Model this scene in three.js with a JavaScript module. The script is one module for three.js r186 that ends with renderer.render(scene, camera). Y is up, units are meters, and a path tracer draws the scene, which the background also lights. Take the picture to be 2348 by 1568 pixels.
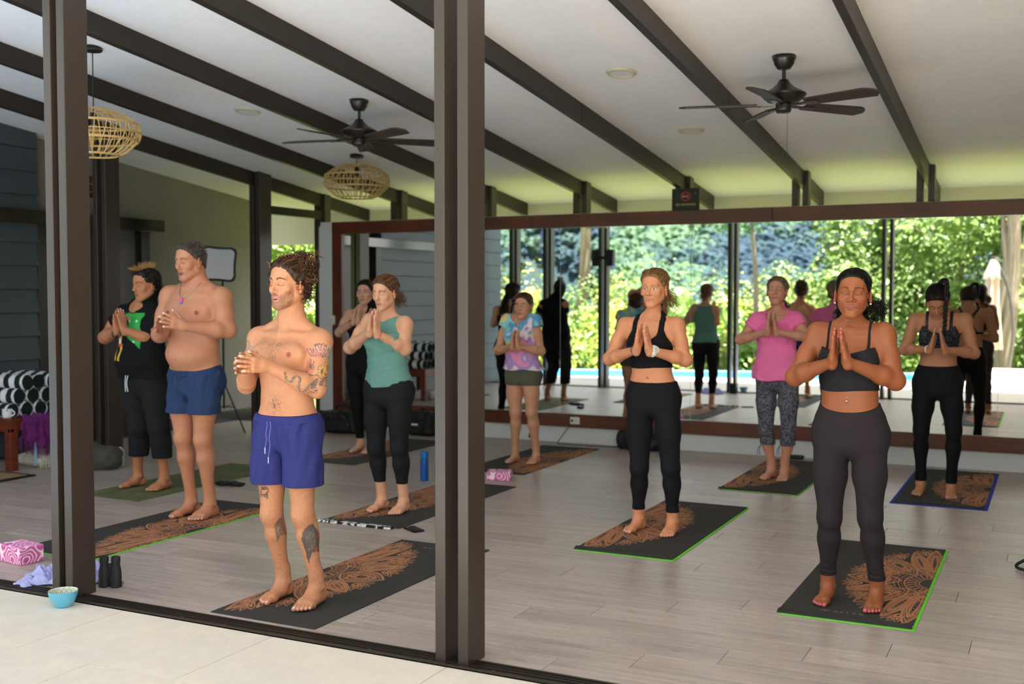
import * as THREE from 'three';
import { RoundedBoxGeometry } from 'three/addons/geometries/RoundedBoxGeometry.js';
import { mergeGeometries } from 'three/addons/utils/BufferGeometryUtils.js';
import { FontLoader } from 'three/addons/loaders/FontLoader.js';
import { createNoise3D } from 'simplex-noise';

// ---------------------------------------------------------------- camera, sky, sun, exposure
const scene = new THREE.Scene();
const camera = new THREE.PerspectiveCamera(2 * Math.atan(784 / 2511.86) * 180 / Math.PI, 2348 / 1568, 0.05, 2500);
camera.position.set(0, 1.54, 0);
camera.rotation.set(-0.0445, 0.4608, 0.0007, 'YXZ');
camera.focus = 5.42;
camera.userData.fStop = 2.2;

const sunDir = new THREE.Vector3(0.16, 1, -0.1).normalize();      // towards the sun: nearly overhead
{
  // bright tropical sky: pale haze at the horizon, light blue with thin cloud above, the same all round
  const W = 64, H = 128, lerp0 = (a, b, t) => a + (b - a) * t, d = new Float32Array(W * H * 4);
  for (let y = 0; y < H; y++) {
    const e = Math.sin(((y + 0.5) / H - 0.5) * Math.PI), t = Math.pow(Math.max(0, e), 0.5);
    const k = 1, c = e < 0 ? [0.3, 0.32, 0.26] : [lerp0(2.5, 0.4, t), lerp0(2.46, 0.45, t), lerp0(2.36, 0.53, t)];
    for (let x = 0; x < W; x++) d.set([c[0] * k, c[1] * k, c[2] * k, 1], (y * W + x) * 4);
  }
  const t = new THREE.DataTexture(d, W, H, THREE.RGBAFormat, THREE.FloatType);
  t.mapping = THREE.EquirectangularReflectionMapping; t.magFilter = THREE.LinearFilter; t.needsUpdate = true;
  scene.background = t; scene.environment = t;
}
const sun = new THREE.DirectionalLight(new THREE.Color(1, 0.96, 0.89), 20);
sun.name = 'sun';
sun.position.copy(sunDir).multiplyScalar(60).add(new THREE.Vector3(-4, 0, -6));
sun.target.position.set(-4, 0, -6);
sun.castShadow = true;
sun.shadow.radius = 1;
sun.shadow.mapSize.set(4096, 4096);
Object.assign(sun.shadow.camera, { left: -30, right: 30, top: 30, bottom: -30, near: 1, far: 140 });
scene.add(sun, sun.target);

const renderer = new THREE.WebGLRenderer({ antialias: true });
renderer.toneMapping = THREE.LinearToneMapping;
renderer.toneMappingExposure = 1.95;
renderer.shadowMap.enabled = true;

// ---------------------------------------------------------------- helpers
let seedState = 1;
function seed(n) { seedState = n >>> 0; }
function rnd() { seedState = (seedState + 0x6D2B79F5) >>> 0; let t = seedState; t = Math.imul(t ^ (t >>> 15), t | 1); t ^= t + Math.imul(t ^ (t >>> 7), t | 61); return ((t ^ (t >>> 14)) >>> 0) / 4294967296; }
const rr = (a, b) => a + (b - a) * rnd();
seed(7);
const noise3 = createNoise3D(rnd);
const V = (x, y, z) => new THREE.Vector3(x, y, z);
const { clamp, lerp, smoothstep } = THREE.MathUtils;
const srgb = (r, g, b) => new THREE.Color().setRGB(r / 255, g / 255, b / 255, THREE.SRGBColorSpace);
const taken = new Map();
function numbered(name) { const n = taken.get(name) ?? 0; taken.set(name, n + 1); return n ? name + '_' + String(n).padStart(3, '0') : name; }
function mat(color, roughness = 0.6, extra = {}) {
  const phys = ['sheen', 'clearcoat', 'transmission', 'specularIntensity', 'ior'].some((k) => k in extra);
  return new (phys ? THREE.MeshPhysicalMaterial : THREE.MeshStandardMaterial)({ color: Array.isArray(color) ? srgb(...color) : color, roughness, ...extra });
}
function shade(o) { o.traverse((c) => { if (c.isMesh) { c.castShadow = true; c.receiveShadow = true; } }); return o; }
function mesh(name, geo, m, parent) { const o = new THREE.Mesh(geo, m); o.name = parent ? name : numbered(name); o.castShadow = o.receiveShadow = true; (parent ?? scene).add(o); return o; }
function tag(o, label, category, group, kind) { o.userData.label = label; if (category) o.userData.category = category; if (group) o.userData.group = group; if (kind) o.userData.kind = kind; return o; }
function thing(name, label, category, x = 0, y = 0, z = 0, turn = 0, group) { const o = new THREE.Group(); o.name = numbered(name); o.position.set(x, y, z); o.rotation.y = turn; scene.add(o); return tag(o, label, category, group); }
function struct(name, geo, m, label) { const o = mesh(name, geo, m); o.userData.kind = 'structure'; if (label) o.userData.label = label; return o; }
// boxes by their limits; uv in metres on every face
function box(x0, x1, y0, y1, z0, z1, r = 0) {
  const g = r ? new RoundedBoxGeometry(x1 - x0, y1 - y0, z1 - z0, 2, r) : new THREE.BoxGeometry(x1 - x0, y1 - y0, z1 - z0);
  g.translate((x0 + x1) / 2, (y0 + y1) / 2, (z0 + z1) / 2);
  return metricUV(g);
}
function metricUV(g, ou = 0, ov = 0) {
  const p = g.attributes.position, n = g.attributes.normal, uv = new Float32Array(p.count * 2);
  for (let i = 0; i < p.count; i++) {
    const ax = Math.abs(n.getX(i)), ay = Math.abs(n.getY(i)), az = Math.abs(n.getZ(i));
    const x = p.getX(i), y = p.getY(i), z = p.getZ(i);
    if (ay >= ax && ay >= az) { uv[2 * i] = x + ou; uv[2 * i + 1] = z + ov; } else if (ax >= az) { uv[2 * i] = z + ou; uv[2 * i + 1] = y + ov; } else { uv[2 * i] = x + ou; uv[2 * i + 1] = y + ov; }
  }
  g.setAttribute('uv', new THREE.BufferAttribute(uv, 2));
  return g;
}
function merge(list) { return mergeGeometries(list.map((g) => { let q = g.index ? g.toNonIndexed() : g; for (const k of Object.keys(q.attributes)) if (!['position', 'normal', 'uv'].includes(k)) q.deleteAttribute(k); if (!q.attributes.uv) q.setAttribute('uv', new THREE.BufferAttribute(new Float32Array(q.attributes.position.count * 2), 2)); return q; })); }
function lathe(pts, seg = 32) { return new THREE.LatheGeometry(pts.map(([r, y]) => new THREE.Vector2(Math.max(r, 0.0001), y)), seg); }
function tube(pts, r, seg = 16, rad = 6, closed = false) { return new THREE.TubeGeometry(new THREE.CatmullRomCurve3(pts.map((p) => (p.isVector3 ? p : V(...p))), closed, 'catmullrom', 0.5), seg, r, rad, closed); }
function rod(a, b, r, rad = 8, r2 = r) { const A = a.isVector3 ? a : V(...a), B = b.isVector3 ? b : V(...b), g = new THREE.CylinderGeometry(r2, r, A.distanceTo(B), rad); g.applyQuaternion(new THREE.Quaternion().setFromUnitVectors(V(0, 1, 0), B.clone().sub(A).normalize())); g.translate((A.x + B.x) / 2, (A.y + B.y) / 2, (A.z + B.z) / 2); return g; }
function canvasTex(w, h, draw, { repeat = false, srgbSpace = true } = {}) {
  const c = document.createElement('canvas'); c.width = w; c.height = h;
  draw(c.getContext('2d'), w, h);
  const t = new THREE.CanvasTexture(c);
  if (srgbSpace) t.colorSpace = THREE.SRGBColorSpace;
  if (repeat) t.wrapS = t.wrapT = THREE.RepeatWrapping;
  return t;
}
// a tiling value-noise field on a w x h grid, fx and fy cells across
function tileNoise(w, h, fx, fy, s) {
  seed(s);
  const g = new Float32Array(fx * fy); for (let i = 0; i < g.length; i++) g[i] = rnd();
  const out = new Float32Array(w * h), f = (t) => t * t * (3 - 2 * t);
  for (let y = 0; y < h; y++) {
    const gy = (y / h) * fy, y0 = Math.floor(gy), ty = f(gy - y0), ya = (y0 % fy) * fx, yb = ((y0 + 1) % fy) * fx;
    for (let x = 0; x < w; x++) {
      const gx = (x / w) * fx, x0 = Math.floor(gx), tx = f(gx - x0), xa = x0 % fx, xb = (x0 + 1) % fx;
      out[y * w + x] = lerp(lerp(g[ya + xa], g[ya + xb], tx), lerp(g[yb + xa], g[yb + xb], tx), ty);
    }
  }
  return out;
}
function dataTex(w, h, fn, { srgbSpace = true, repeat = true, repX = 1, repY = 1 } = {}) {
  const d = new Uint8Array(w * h * 4);
  for (let i = 0; i < w * h; i++) { const [r, g, b] = fn(i % w, Math.floor(i / w), i); d[4 * i] = clamp(r, 0, 255); d[4 * i + 1] = clamp(g, 0, 255); d[4 * i + 2] = clamp(b, 0, 255); d[4 * i + 3] = 255; }
  const t = new THREE.DataTexture(d, w, h); t.magFilter = THREE.LinearFilter; t.minFilter = THREE.LinearFilter;
  if (srgbSpace) t.colorSpace = THREE.SRGBColorSpace;
  if (repeat) t.wrapS = t.wrapT = THREE.RepeatWrapping;
  t.repeat.set(repX, repY); t.needsUpdate = true;
  return t;
}
// ---------------------------------------------------------------- the building
const SILL = -3.87, MIR = -10.35, LEFTW = -8.88, RIGHTW = 2.2, EAVE = -2.45, REAR = -11.55;
const slope = 0.1156, ceilY = (z) => 2.71 + slope * (z + 10.35);
function sheared(g) { const p = g.attributes.position; for (let i = 0; i < p.count; i++) p.setY(i, p.getY(i) + ceilY(p.getZ(i))); g.computeVertexNormals(); return g; }

const M = {};
M.bronze = mat([46, 39, 33], 0.38, { specularIntensity: 0.7 });
M.bronzeSatin = mat([54, 44, 37], 0.42, { clearcoat: 0.15, clearcoatRoughness: 0.3 });
M.black = mat([16, 16, 17], 0.55);
M.blackGloss = mat([14, 13, 13], 0.22);
M.white = mat([226, 226, 224], 0.55);
// plaster: faint trowel mottling
{
  const a = tileNoise(512, 512, 9, 9, 11), b = tileNoise(512, 512, 61, 61, 12);
  M.plasterTex = dataTex(512, 512, (x, y, i) => { const v = 240 + (a[i] - 0.5) * 6 + (b[i] - 0.5) * 4; return [v, v - 3, v - 5]; }, { repX: 0.4, repY: 0.4 });
  M.ceiling = mat(0xffffff, 0.8, { map: M.plasterTex });
  M.wallGreyTex = dataTex(256, 256, (x, y) => { const i = y * 2 * 512 + x * 2, v = 122 + (a[i] - 0.5) * 8 + (b[i] - 0.5) * 5; return [v + 3, v, v - 6]; }, { repX: 0.4, repY: 0.4 });
  M.wallGrey = mat(0xffffff, 0.8, { map: M.wallGreyTex });
  M.cream = mat([216, 210, 184], 0.8);
}
// mahogany for the mirror frame and the bench
{
  const a = tileNoise(512, 128, 5, 40, 21), b = tileNoise(512, 128, 14, 110, 22), c = tileNoise(512, 128, 4, 3, 23);
  M.mahoganyTex = dataTex(512, 128, (x, y, i) => { const k = 0.8 + 0.3 * a[i] + 0.16 * (b[i] - 0.5) + 0.2 * (c[i] - 0.5); return [104 * k, 44 * k, 25 * k]; }, { repX: 0.7, repY: 2.5 });
  M.mahogany = mat(0xffffff, 0.36, { map: M.mahoganyTex, clearcoat: 0.25, clearcoatRoughness: 0.3 });
}

// ceiling slab and its beams
struct('ceiling', sheared(box(-10.4, 4.2, 0, 0.22, REAR, EAVE)), M.ceiling, 'sloping white plaster ceiling');
struct('trim_1', sheared(box(-10.4, 4.2, -0.03, 0.26, EAVE, EAVE + 0.05)), M.bronze, 'dark metal eave fascia');
const beamX = [-1.06, -2.172, -3.318, -4.42, -5.523, -6.655, -7.71];
const beamNo = ['first', 'second', 'third', 'fourth', 'fifth', 'sixth', 'seventh'];
for (const x of [1.16, 0.05, ...beamX]) {
  const g = new THREE.Group(); g.name = numbered('ceiling_beam'); scene.add(g); g.userData.kind = 'structure';
  g.userData.label = 'dark bronze steel ceiling beam sloping down to the mirror wall';
  for (const [z0, z1] of [[EAVE, -7.83], [-7.834, REAR + 0.06]]) mesh('beam_length', sheared(box(x - 0.026, x + 0.026, -0.145, 0.0, Math.min(z0, z1), Math.max(z0, z1), 0.004)), M.bronze, g);
}
// steel posts in pairs, the beam held between them
function postPair(x, z, y1, depth = 0.145, w = 0.05, gap = 0.06, label = 'pair of dark bronze steel posts') {
  const g = new THREE.Group(); g.name = numbered('steel_post'); scene.add(g); g.userData.kind = 'structure'; g.userData.label = label;
  for (const s of [-1, 1]) { const c = x + s * (gap + w) / 2; mesh('post', box(c - w / 2, c + w / 2, 0, y1, z - depth, z, 0.005), M.bronzeSatin, g); }
  return g;
}
postPair(-2.215, -3.9, 3.5, 0.15, 0.05, 0.058, 'pair of dark bronze steel posts on the door track beside the tattooed man');
postPair(-4.475, -3.9, 3.5, 0.15, 0.052, 0.042, 'pair of dark bronze steel posts behind the small blue bowl');
postPair(-6.6, -3.9, 3.5, 0.15, 0.05, 0.05, 'pair of dark bronze steel posts carrying the black loudspeaker');
postPair(-7.62, -3.9, 3.5, 0.15, 0.05, 0.05, 'pair of dark bronze steel posts near the siding wall');
postPair(-8.25, -3.9, 3.5, 0.15, 0.05, 0.05, 'pair of dark bronze steel posts at the end of the siding wall');
for (const x of beamX) postPair(x - 0.012, -10.5, ceilY(-10.5) + 0.02, 0.12, 0.055, 0.045, 'pair of dark steel posts rising behind the mirror');
postPair(-7.715, -7.2, ceilY(-7.2) + 0.02, 0.17, 0.05, 0.055, 'pair of dark steel posts beside the white bottle');
postPair(-7.69, -9.3, ceilY(-9.3) + 0.02, 0.2, 0.06, 0.02, 'pair of dark steel posts at the garden opening');
struct('trim_2', box(-7.745, -7.675, 2.4, 2.49, -10.5, -9.45), M.bronze, 'dark cross rail over the garden opening');

// partition that carries the mirror, and the lintel wall behind it
struct('wall_back', merge([box(-7.6, RIGHTW, 0, 2.352, MIR - 0.13, MIR), box(-7.6, -7.405, 0.0, 2.3, MIR, MIR + 0.03)]), mat([222, 224, 228], 0.6), 'white partition wall behind the mirror');
struct('wall_rear', box(-10.4, 4.2, 2.17, 2.62, REAR - 0.12, REAR), M.cream, 'cream lintel wall over the rear opening');
struct('added_wall_right', box(RIGHTW, RIGHTW + 0.15, 0, 3.9, REAR, EAVE + 0.5), M.wallGrey);  // unseen end wall, added so the ceiling darkens towards the right

// wall mirror: frame rails, panes between seams
{
  const g = thing('wall_mirror', 'long wall mirror of several panes in a mahogany frame', 'mirror', 0, 0, MIR);
  const L = -7.415, R = RIGHTW - 0.02, y0 = 0.166, y1 = 2.345, w = 0.135;
  const prof = (len) => { const q = new RoundedBoxGeometry(len, w, 0.04, 2, 0.006); q.translate(0, 0, 0.021); return q; };
  const rail = (name, x0, x1, y) => { const q = prof(x1 - x0); q.translate((x0 + x1) / 2, y, 0); metricUV(q); mesh(name, q, M.mahogany, g); };
  for (const [a, b] of [[L, -4.9], [-4.898, -2.4], [-2.398, R]]) { rail('top_rail', a, b, y1 - w / 2); rail('bottom_rail', a, b, y0 + w / 2); }
  const st = new RoundedBoxGeometry(w, y1 - y0 - 2 * w, 0.04, 2, 0.006); st.translate(L + w / 2, (y0 + y1) / 2, 0.021);
  { const p = st.attributes.position; metricUV(st); const uv = st.attributes.uv; for (let i = 0; i < p.count; i++) uv.setXY(i, p.getY(i), p.getX(i)); }
  mesh('stile', st, M.mahogany, g);
  const silver = new THREE.MeshStandardMaterial({ color: new THREE.Color(0.93, 0.95, 0.94), metalness: 1, roughness: 0.0 });
  const bevel = mat([205, 220, 216], 0.1);
  const seams = [L + w, -5.96, -4.577, -3.187, -1.815, -0.436, 0.94, R], tilt = [0.0006, -0.0008, 0.0012, 0, -0.0012, 0.0014, 0.0004];
  for (let i = 0; i < seams.length - 1; i++) {
    const x0 = seams[i] + 0.0015, x1 = seams[i + 1] - 0.0015;
    const q = new THREE.BoxGeometry(x1 - x0, y1 - y0 - 2 * w + 0.02, 0.005); const o = mesh('mirror_pane', q, silver, g); o.position.set((x0 + x1) / 2, (y0 + y1) / 2, 0.008); o.rotation.y = tilt[i];
    if (i) mesh('pane_edge', new THREE.BoxGeometry(0.004, y1 - y0 - 2 * w + 0.02, 0.006), bevel, g).position.set(seams[i], (y0 + y1) / 2, 0.0075);
  }
}

// left wall: plaster, door, header and board siding
struct('wall_left', box(LEFTW - 0.15, LEFTW, 0, 3.25, -10.75, -3.3), M.wallGrey, 'grey plaster side wall');
struct('baseboard_left', box(LEFTW, LEFTW + 0.03, 0, 0.13, -10.7, -8.95), M.blackGloss, 'black baseboard along the side wall');
{
  const g = new THREE.Group(); g.name = 'wall_siding'; g.userData.kind = 'structure'; g.userData.label = 'slate coloured board siding on the side wall'; scene.add(g);
  const sid = mat([62, 72, 78], 0.42), pitch = 0.222;
  const board = new THREE.Shape([[0, 0], [0.03, 0], [0.032, 0.004], [0.012, 0.216], [0.006, pitch], [0, pitch]].map(([x, y]) => new THREE.Vector2(x, y)));
  const q = new THREE.ExtrudeGeometry(board, { depth: 3.75, bevelEnabled: false }); q.translate(0, 0, -7.37);
  for (let k = 0; k < 15; k++) { const o = mesh('siding_board', q, sid, g); o.position.set(-8.72, 0.02 + k * pitch, 0); }
  mesh('sheathing', box(LEFTW, -8.72, 0, 3.35, -7.37, -3.62), sid, g);
}
{
  const d = new THREE.Group(); d.name = 'door_1'; d.userData.kind = 'structure'; d.userData.label = 'dark door with a wide header in the side wall'; scene.add(d);
  const frame = mat([26, 22, 20], 0.3), panel = mat([30, 33, 35], 0.3);
  mesh('door_leaf', box(LEFTW, LEFTW + 0.04, 0.02, 2.2, -8.83, -7.42, 0.004), panel, d);
  mesh('jamb', box(LEFTW, LEFTW + 0.09, 0, 2.2, -8.9, -8.78, 0.004), frame, d);
  mesh('jamb', box(LEFTW, LEFTW + 0.19, 0, 2.2, -7.52, -7.36, 0.004), frame, d);
  mesh('header', box(LEFTW, -8.62, 2.19, 2.32, -8.95, -5.9, 0.006), mat([30, 26, 24], 0.16, { clearcoat: 0.6, clearcoatRoughness: 0.12 }), d);
}

// indoor floor: grey oak planks laid in a staircase pattern
{
  const W = 1024, H = 512, a = tileNoise(W, H, 5, 46, 31), b = tileNoise(W, H, 16, 170, 32), c = tileNoise(W, H, 3, 5, 33), d = tileNoise(W, H, 60, 256, 34), e = tileNoise(W, H, 9, 90, 35);
  M.plankTex = dataTex(W, H, (x, y, i) => {
    let k = 0.87 + 0.13 * a[i] + 0.12 * (b[i] - 0.5) + 0.1 * (c[i] - 0.5) + 0.05 * (d[i] - 0.5);
    const s = Math.abs(Math.sin((e[i] * 3 + c[i] * 2) * 9)); if (s < 0.16 && b[i] > 0.35) k *= 0.88; if (b[i] > 0.83) k *= 0.9;
    return [188 * k, 174 * k, 166 * k];
  }, { repX: 0.62, repY: 0.9 });
  M.plankRough = dataTex(512, 256, (x, y) => { const i = y * 2 * W + x * 2, v = 255 * (0.33 + 0.12 * b[i] + 0.08 * (c[i] - 0.5)); return [v, v, v]; }, { srgbSpace: false, repX: 0.62, repY: 0.9 });
  const tones = [1, 0.955, 1.03, 0.93, 0.985].map((k) => { const m = new THREE.MeshStandardMaterial({ color: new THREE.Color(k, k * 0.995, k * 0.985), map: M.plankTex, roughness: 1, roughnessMap: M.plankRough }); return m; });
  const floor = new THREE.Group(); floor.name = 'floor'; floor.userData.kind = 'structure'; floor.userData.label = 'grey oak plank floor'; scene.add(floor);
  mesh('subfloor', box(-9.0, RIGHTW, -0.12, -0.006, REAR - 0.1, SILL - 0.09), mat([70, 62, 56], 0.8), floor);
  const pw = 0.2055, pl = 1.355; seed(90);
  for (let r = -4; ; r++) {
    const zb = -4.602 - r * pw, za = zb - pw;
    if (zb < MIR) break;
    const z1 = Math.min(zb, SILL - 0.1), z0 = Math.max(za, MIR - 0.02);
    if (z1 - z0 < 0.02) continue;
    let x = -2.28 + 0.31 * r; while (x > -8.9) x -= pl; 
    for (; x < RIGHTW; x += pl) {
      const x0 = Math.max(x, -8.9), x1 = Math.min(x + pl, RIGHTW); if (x1 - x0 < 0.05) continue;
      const g = new RoundedBoxGeometry(x1 - x0 - 0.002, 0.012, z1 - z0 - 0.0018, 1, 0.0016); g.translate((x0 + x1) / 2, -0.006, (z0 + z1) / 2);
      metricUV(g, rnd() * 3, rnd() * 2);
      mesh('plank', g, tones[Math.floor(rnd() * 5)], floor);
    }
  }
}
// door track between floor and deck
{
  const g = new THREE.Group(); g.name = 'trim_3'; g.userData.kind = 'structure'; g.userData.label = 'dark sliding door track in the floor'; scene.add(g);
  const tm = mat([42, 34, 28], 0.32), X0 = -9, X1 = RIGHTW;
  mesh('track_bed', box(X0, X1, -0.02, 0.004, SILL - 0.1, SILL), tm, g);
  for (const [a, b, h] of [[-0.012, 0, 0.013], [-0.047, -0.038, 0.012], [-0.1, -0.088, 0.014], [-0.072, -0.066, 0.011]]) mesh('track_rib', box(X0, X1, 0, h, SILL + a, SILL + b), tm, g);
  for (const x of [-3.42, -3.68, -2.62, -4.92, -2.02, -5.3]) { const s = mesh('screw', new THREE.CylinderGeometry(0.006, 0.006, 0.003, 10), mat([180, 178, 172], 0.35, { metalness: 0.8 }), g); s.position.set(x, 0.0055, SILL - 0.028); }
}
// deck: pale stone tiles
{
  const W = 1024, a = tileNoise(W, W, 6, 6, 41), b = tileNoise(W, W, 33, 33, 42), c = tileNoise(W, W, 190, 190, 43);
  M.stoneTex = dataTex(W, W, (x, y, i) => { const k = 0.975 + 0.03 * (a[i] - 0.5) + 0.03 * (b[i] - 0.5) + 0.03 * (c[i] - 0.5) - (c[i] > 0.93 ? 0.05 : 0), w = (a[i] - 0.5) * 8; return [230 * k + w * 0.4, 220 * k, 203 * k - w]; }, { repX: 0.5, repY: 0.5 });
  const deck = new THREE.Group(); deck.name = 'deck'; deck.userData.kind = 'structure'; deck.userData.label = 'pale cream stone deck outside the doors'; scene.add(deck);
  M.stone = mat(0xffffff, 0.72, { map: M.stoneTex });
  const nearEdge = (x) => -1.95 + (x + 8.2) * 0.31;                     // where the pool begins
  const sh = new THREE.Shape([[-16, -SILL], [5, -SILL], [5, -4], [-1.4, -4], [-1.4, -nearEdge(-1.4)], [-16, -nearEdge(-16)]].map(([x, y]) => new THREE.Vector2(x, y)));
  const base = new THREE.ExtrudeGeometry(sh, { depth: 0.12, bevelEnabled: false }); base.rotateX(-Math.PI / 2); base.translate(0, -0.125, 0);
  mesh('deck_base', metricUV(base), M.stone, deck);
  seed(5); const tx = 0.9, tz = 0.62;
  for (let i = -8; i < 5; i++) for (let j = 0; j < 4; j++) {
    const x0 = i * tx - 0.42 + (j % 2) * 0.45, z1 = SILL + (j + 1) * tz, z0 = z1 - tz;
    if (z1 > nearEdge(x0) - 0.02) continue;
    const g = new RoundedBoxGeometry(tx - 0.004, 0.02, tz - 0.004, 1, 0.0015); g.translate(x0 + tx / 2, -0.01, (z0 + z1) / 2); metricUV(g, rnd() * 2, rnd() * 2);
    mesh('deck_tile', g, M.stone, deck);
  }
}
// ---------------------------------------------------------------- outdoors, seen in the mirror and through the rear opening
// a pixel column of the mirror as a direction out of the doors: metres of x for each metre beyond the mirror image of the camera
const fPix = 2511.86, outX = (px) => { const c = Math.cos(0.4608), s = Math.sin(0.4608), a = (px - 1174) / fPix; return (c * a - s) / (s * a + c); };
const outPos = (px, d, y = 0) => V(outX(px) * d, y, d + 2 * MIR);
// leaf shape: a folded blade
const leafGeo = (() => {
  const g = new THREE.BufferGeometry(), p = [0, 0, 0, -0.24, 0.4, 0.07, 0, 0.45, -0.02, 0.24, 0.4, 0.07, 0, 1, 0.03];
  g.setAttribute('position', new THREE.Float32BufferAttribute(p, 3)); g.setIndex([0, 2, 1, 0, 3, 2, 1, 2, 4, 2, 3, 4]); g.computeVertexNormals(); return g;
})();
const leafMats = {};
function leafMat(key, rgb, rough = 0.5) { return leafMats[key] ??= new THREE.MeshPhysicalMaterial({ color: srgb(...rgb), roughness: rough, side: THREE.DoubleSide, transmission: 0.22, thickness: 0 }); }
const dum = new THREE.Object3D();
function foliage(parent, blobs, n, size, m, tint = 0.25, name = 'foliage') {
  const im = new THREE.InstancedMesh(leafGeo, m, n), col = new THREE.Color();
  const tot = blobs.reduce((a, b) => a + b[3] * b[3], 0);
  let k = 0;
  for (const [bx, by, bz, br, sy = 0.8] of blobs) {
    const want = Math.min(n - k, Math.round((n * br * br) / tot));
    for (let i = 0; i < want; i++, k++) {
      const u = rr(-1, 1), ph = rr(0, 6.283), q = Math.sqrt(1 - u * u), r = br * (1 - 0.45 * rnd() * rnd());
      const dx = q * Math.cos(ph), dy = u, dz = q * Math.sin(ph);
      dum.position.set(bx + dx * r, by + dy * r * sy, bz + dz * r);
      dum.lookAt(dum.position.x + dx + rr(-0.8, 0.8), dum.position.y + dy * 0.6 + rr(0.2, 1.2), dum.position.z + dz + rr(-0.8, 0.8));
      dum.rotateZ(rr(0, 6.28)); dum.scale.setScalar(size * rr(0.6, 1.3)); dum.updateMatrix(); im.setMatrixAt(k, dum.matrix);
      const v = 1 + tint * rr(-1, 1); im.setColorAt(k, col.setRGB(v * rr(0.9, 1.15), v, v * rr(0.75, 1)));
    }
  }
  im.count = k; im.name = name; im.userData.kind = 'stuff'; im.castShadow = im.receiveShadow = true; parent.add(im);
  return im;
}
function lump(r, sy, det = 2, amp = 0.22, s = 0) {
  const g = new THREE.IcosahedronGeometry(1, det), p = g.attributes.position;
  for (let i = 0; i < p.count; i++) { const v = V(p.getX(i), p.getY(i), p.getZ(i)), k = r * (1 + amp * noise3(v.x * 2.3 + s, v.y * 2.3, v.z * 2.3 + s * 2)); p.setXYZ(i, v.x * k, v.y * k * sy, v.z * k); }
  g.computeVertexNormals(); return g;
}
const coreGeo = [lump(1, 0.8, 2, 0.25, 1), lump(1, 0.8, 2, 0.25, 5)];
function shrub(name, label, group, x, y, z, r, h, key, rgb, n, leaf) {
  const t = thing(name, label, 'shrub', x, y, z, 0, group);
  const blobs = []; const kk = 4 + Math.floor(rnd() * 3);
  for (let i = 0; i < kk; i++) { const a = rr(0, 6.28), q = r * rr(0.1, 0.6); blobs.push([Math.cos(a) * q, h * rr(0.3, 0.75), Math.sin(a) * q, r * rr(0.42, 0.62), h / r * 0.8]); }
  mesh('stem', rod([0, -0.3, 0], [0, h * 0.6, 0], 0.05, 7, 0.03), M.barkPale, t);
  const core = leafMat(key, rgb);
  const geos = blobs.map(([bx, by, bz, br, sy], i) => { const g = coreGeo[i % 2].clone(); g.scale(br * 0.55, br * 0.55 * sy, br * 0.55); g.translate(bx, by, bz); return g; });
  mesh('leaf_mass', mergeGeometries(geos), core, t).userData.kind = 'stuff';
  foliage(t, blobs, n, leaf, leafMat(key, rgb));
  return t;
}
function trunkGeo(pts, r0, r1, seg = 22) {
  const c = new THREE.CatmullRomCurve3(pts.map((p) => V(...p))), g = new THREE.TubeGeometry(c, seg, 1, 10, false), p = g.attributes.position, o = new THREE.Vector3();
  for (let i = 0; i <= seg; i++) { c.getPointAt(i / seg, o); const r = lerp(r0, r1, i / seg); for (let j = 0; j <= 10; j++) { const q = i * 11 + j; p.setXYZ(q, o.x + (p.getX(q) - o.x) * r * (1 + 0.08 * noise3(o.y * 2, j, i * 0.3)), o.y + (p.getY(q) - o.y) * r, o.z + (p.getZ(q) - o.z) * r * (1 + 0.08 * noise3(o.y * 2, j + 7, i * 0.3))); } }
  g.computeVertexNormals(); return g;
}
{ const a = tileNoise(256, 256, 7, 11, 51), b = tileNoise(256, 256, 40, 60, 52); M.barkPale = mat(0xffffff, 0.85, { map: dataTex(256, 256, (x, y, i) => { const k = 0.72 + 0.45 * a[i] + 0.25 * (b[i] - 0.5); return [132 * k, 120 * k, 100 * k]; }, { repX: 2, repY: 6 }) }); }

// ground: lawn behind the house, garden slope past the pool, valley and mountain
{
  const a = tileNoise(512, 512, 8, 8, 61), b = tileNoise(512, 512, 80, 80, 62);
  const grassTex = dataTex(512, 512, (x, y, i) => { const k = 0.8 + 0.3 * (a[i] - 0.5) + 0.35 * (b[i] - 0.5); return [98 * k, 108 * k, 32 * k]; }, { repX: 0.25, repY: 0.25 });
  M.grass = mat(0xffffff, 0.9, { map: grassTex });
  struct('lawn', box(-30, 14, -0.4, -0.05, -40, REAR - 0.3), M.grass, 'sunlit lawn behind the house');
  struct('terrace', box(-30, 14, -0.4, -0.02, REAR - 0.3, REAR + 0.1), M.grass, 'grass strip under the rear eave');
  // slope falling from the pool edge to the valley
  const g = new THREE.PlaneGeometry(420, 130, 60, 40); g.rotateX(-Math.PI / 2); g.translate(-90, 0, 66);
  const p = g.attributes.position; for (let i = 0; i < p.count; i++) { const x = p.getX(i), z = p.getZ(i), d = Math.max(0, z - 2.6 - 0.3 * (x + 3)); p.setY(i, -0.75 - d * 0.13 + 0.35 * noise3(x * 0.08, 0, z * 0.08)); }
  g.computeVertexNormals(); struct('garden_slope', metricUV(g), M.grass, 'green slope below the pool');
}
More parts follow.
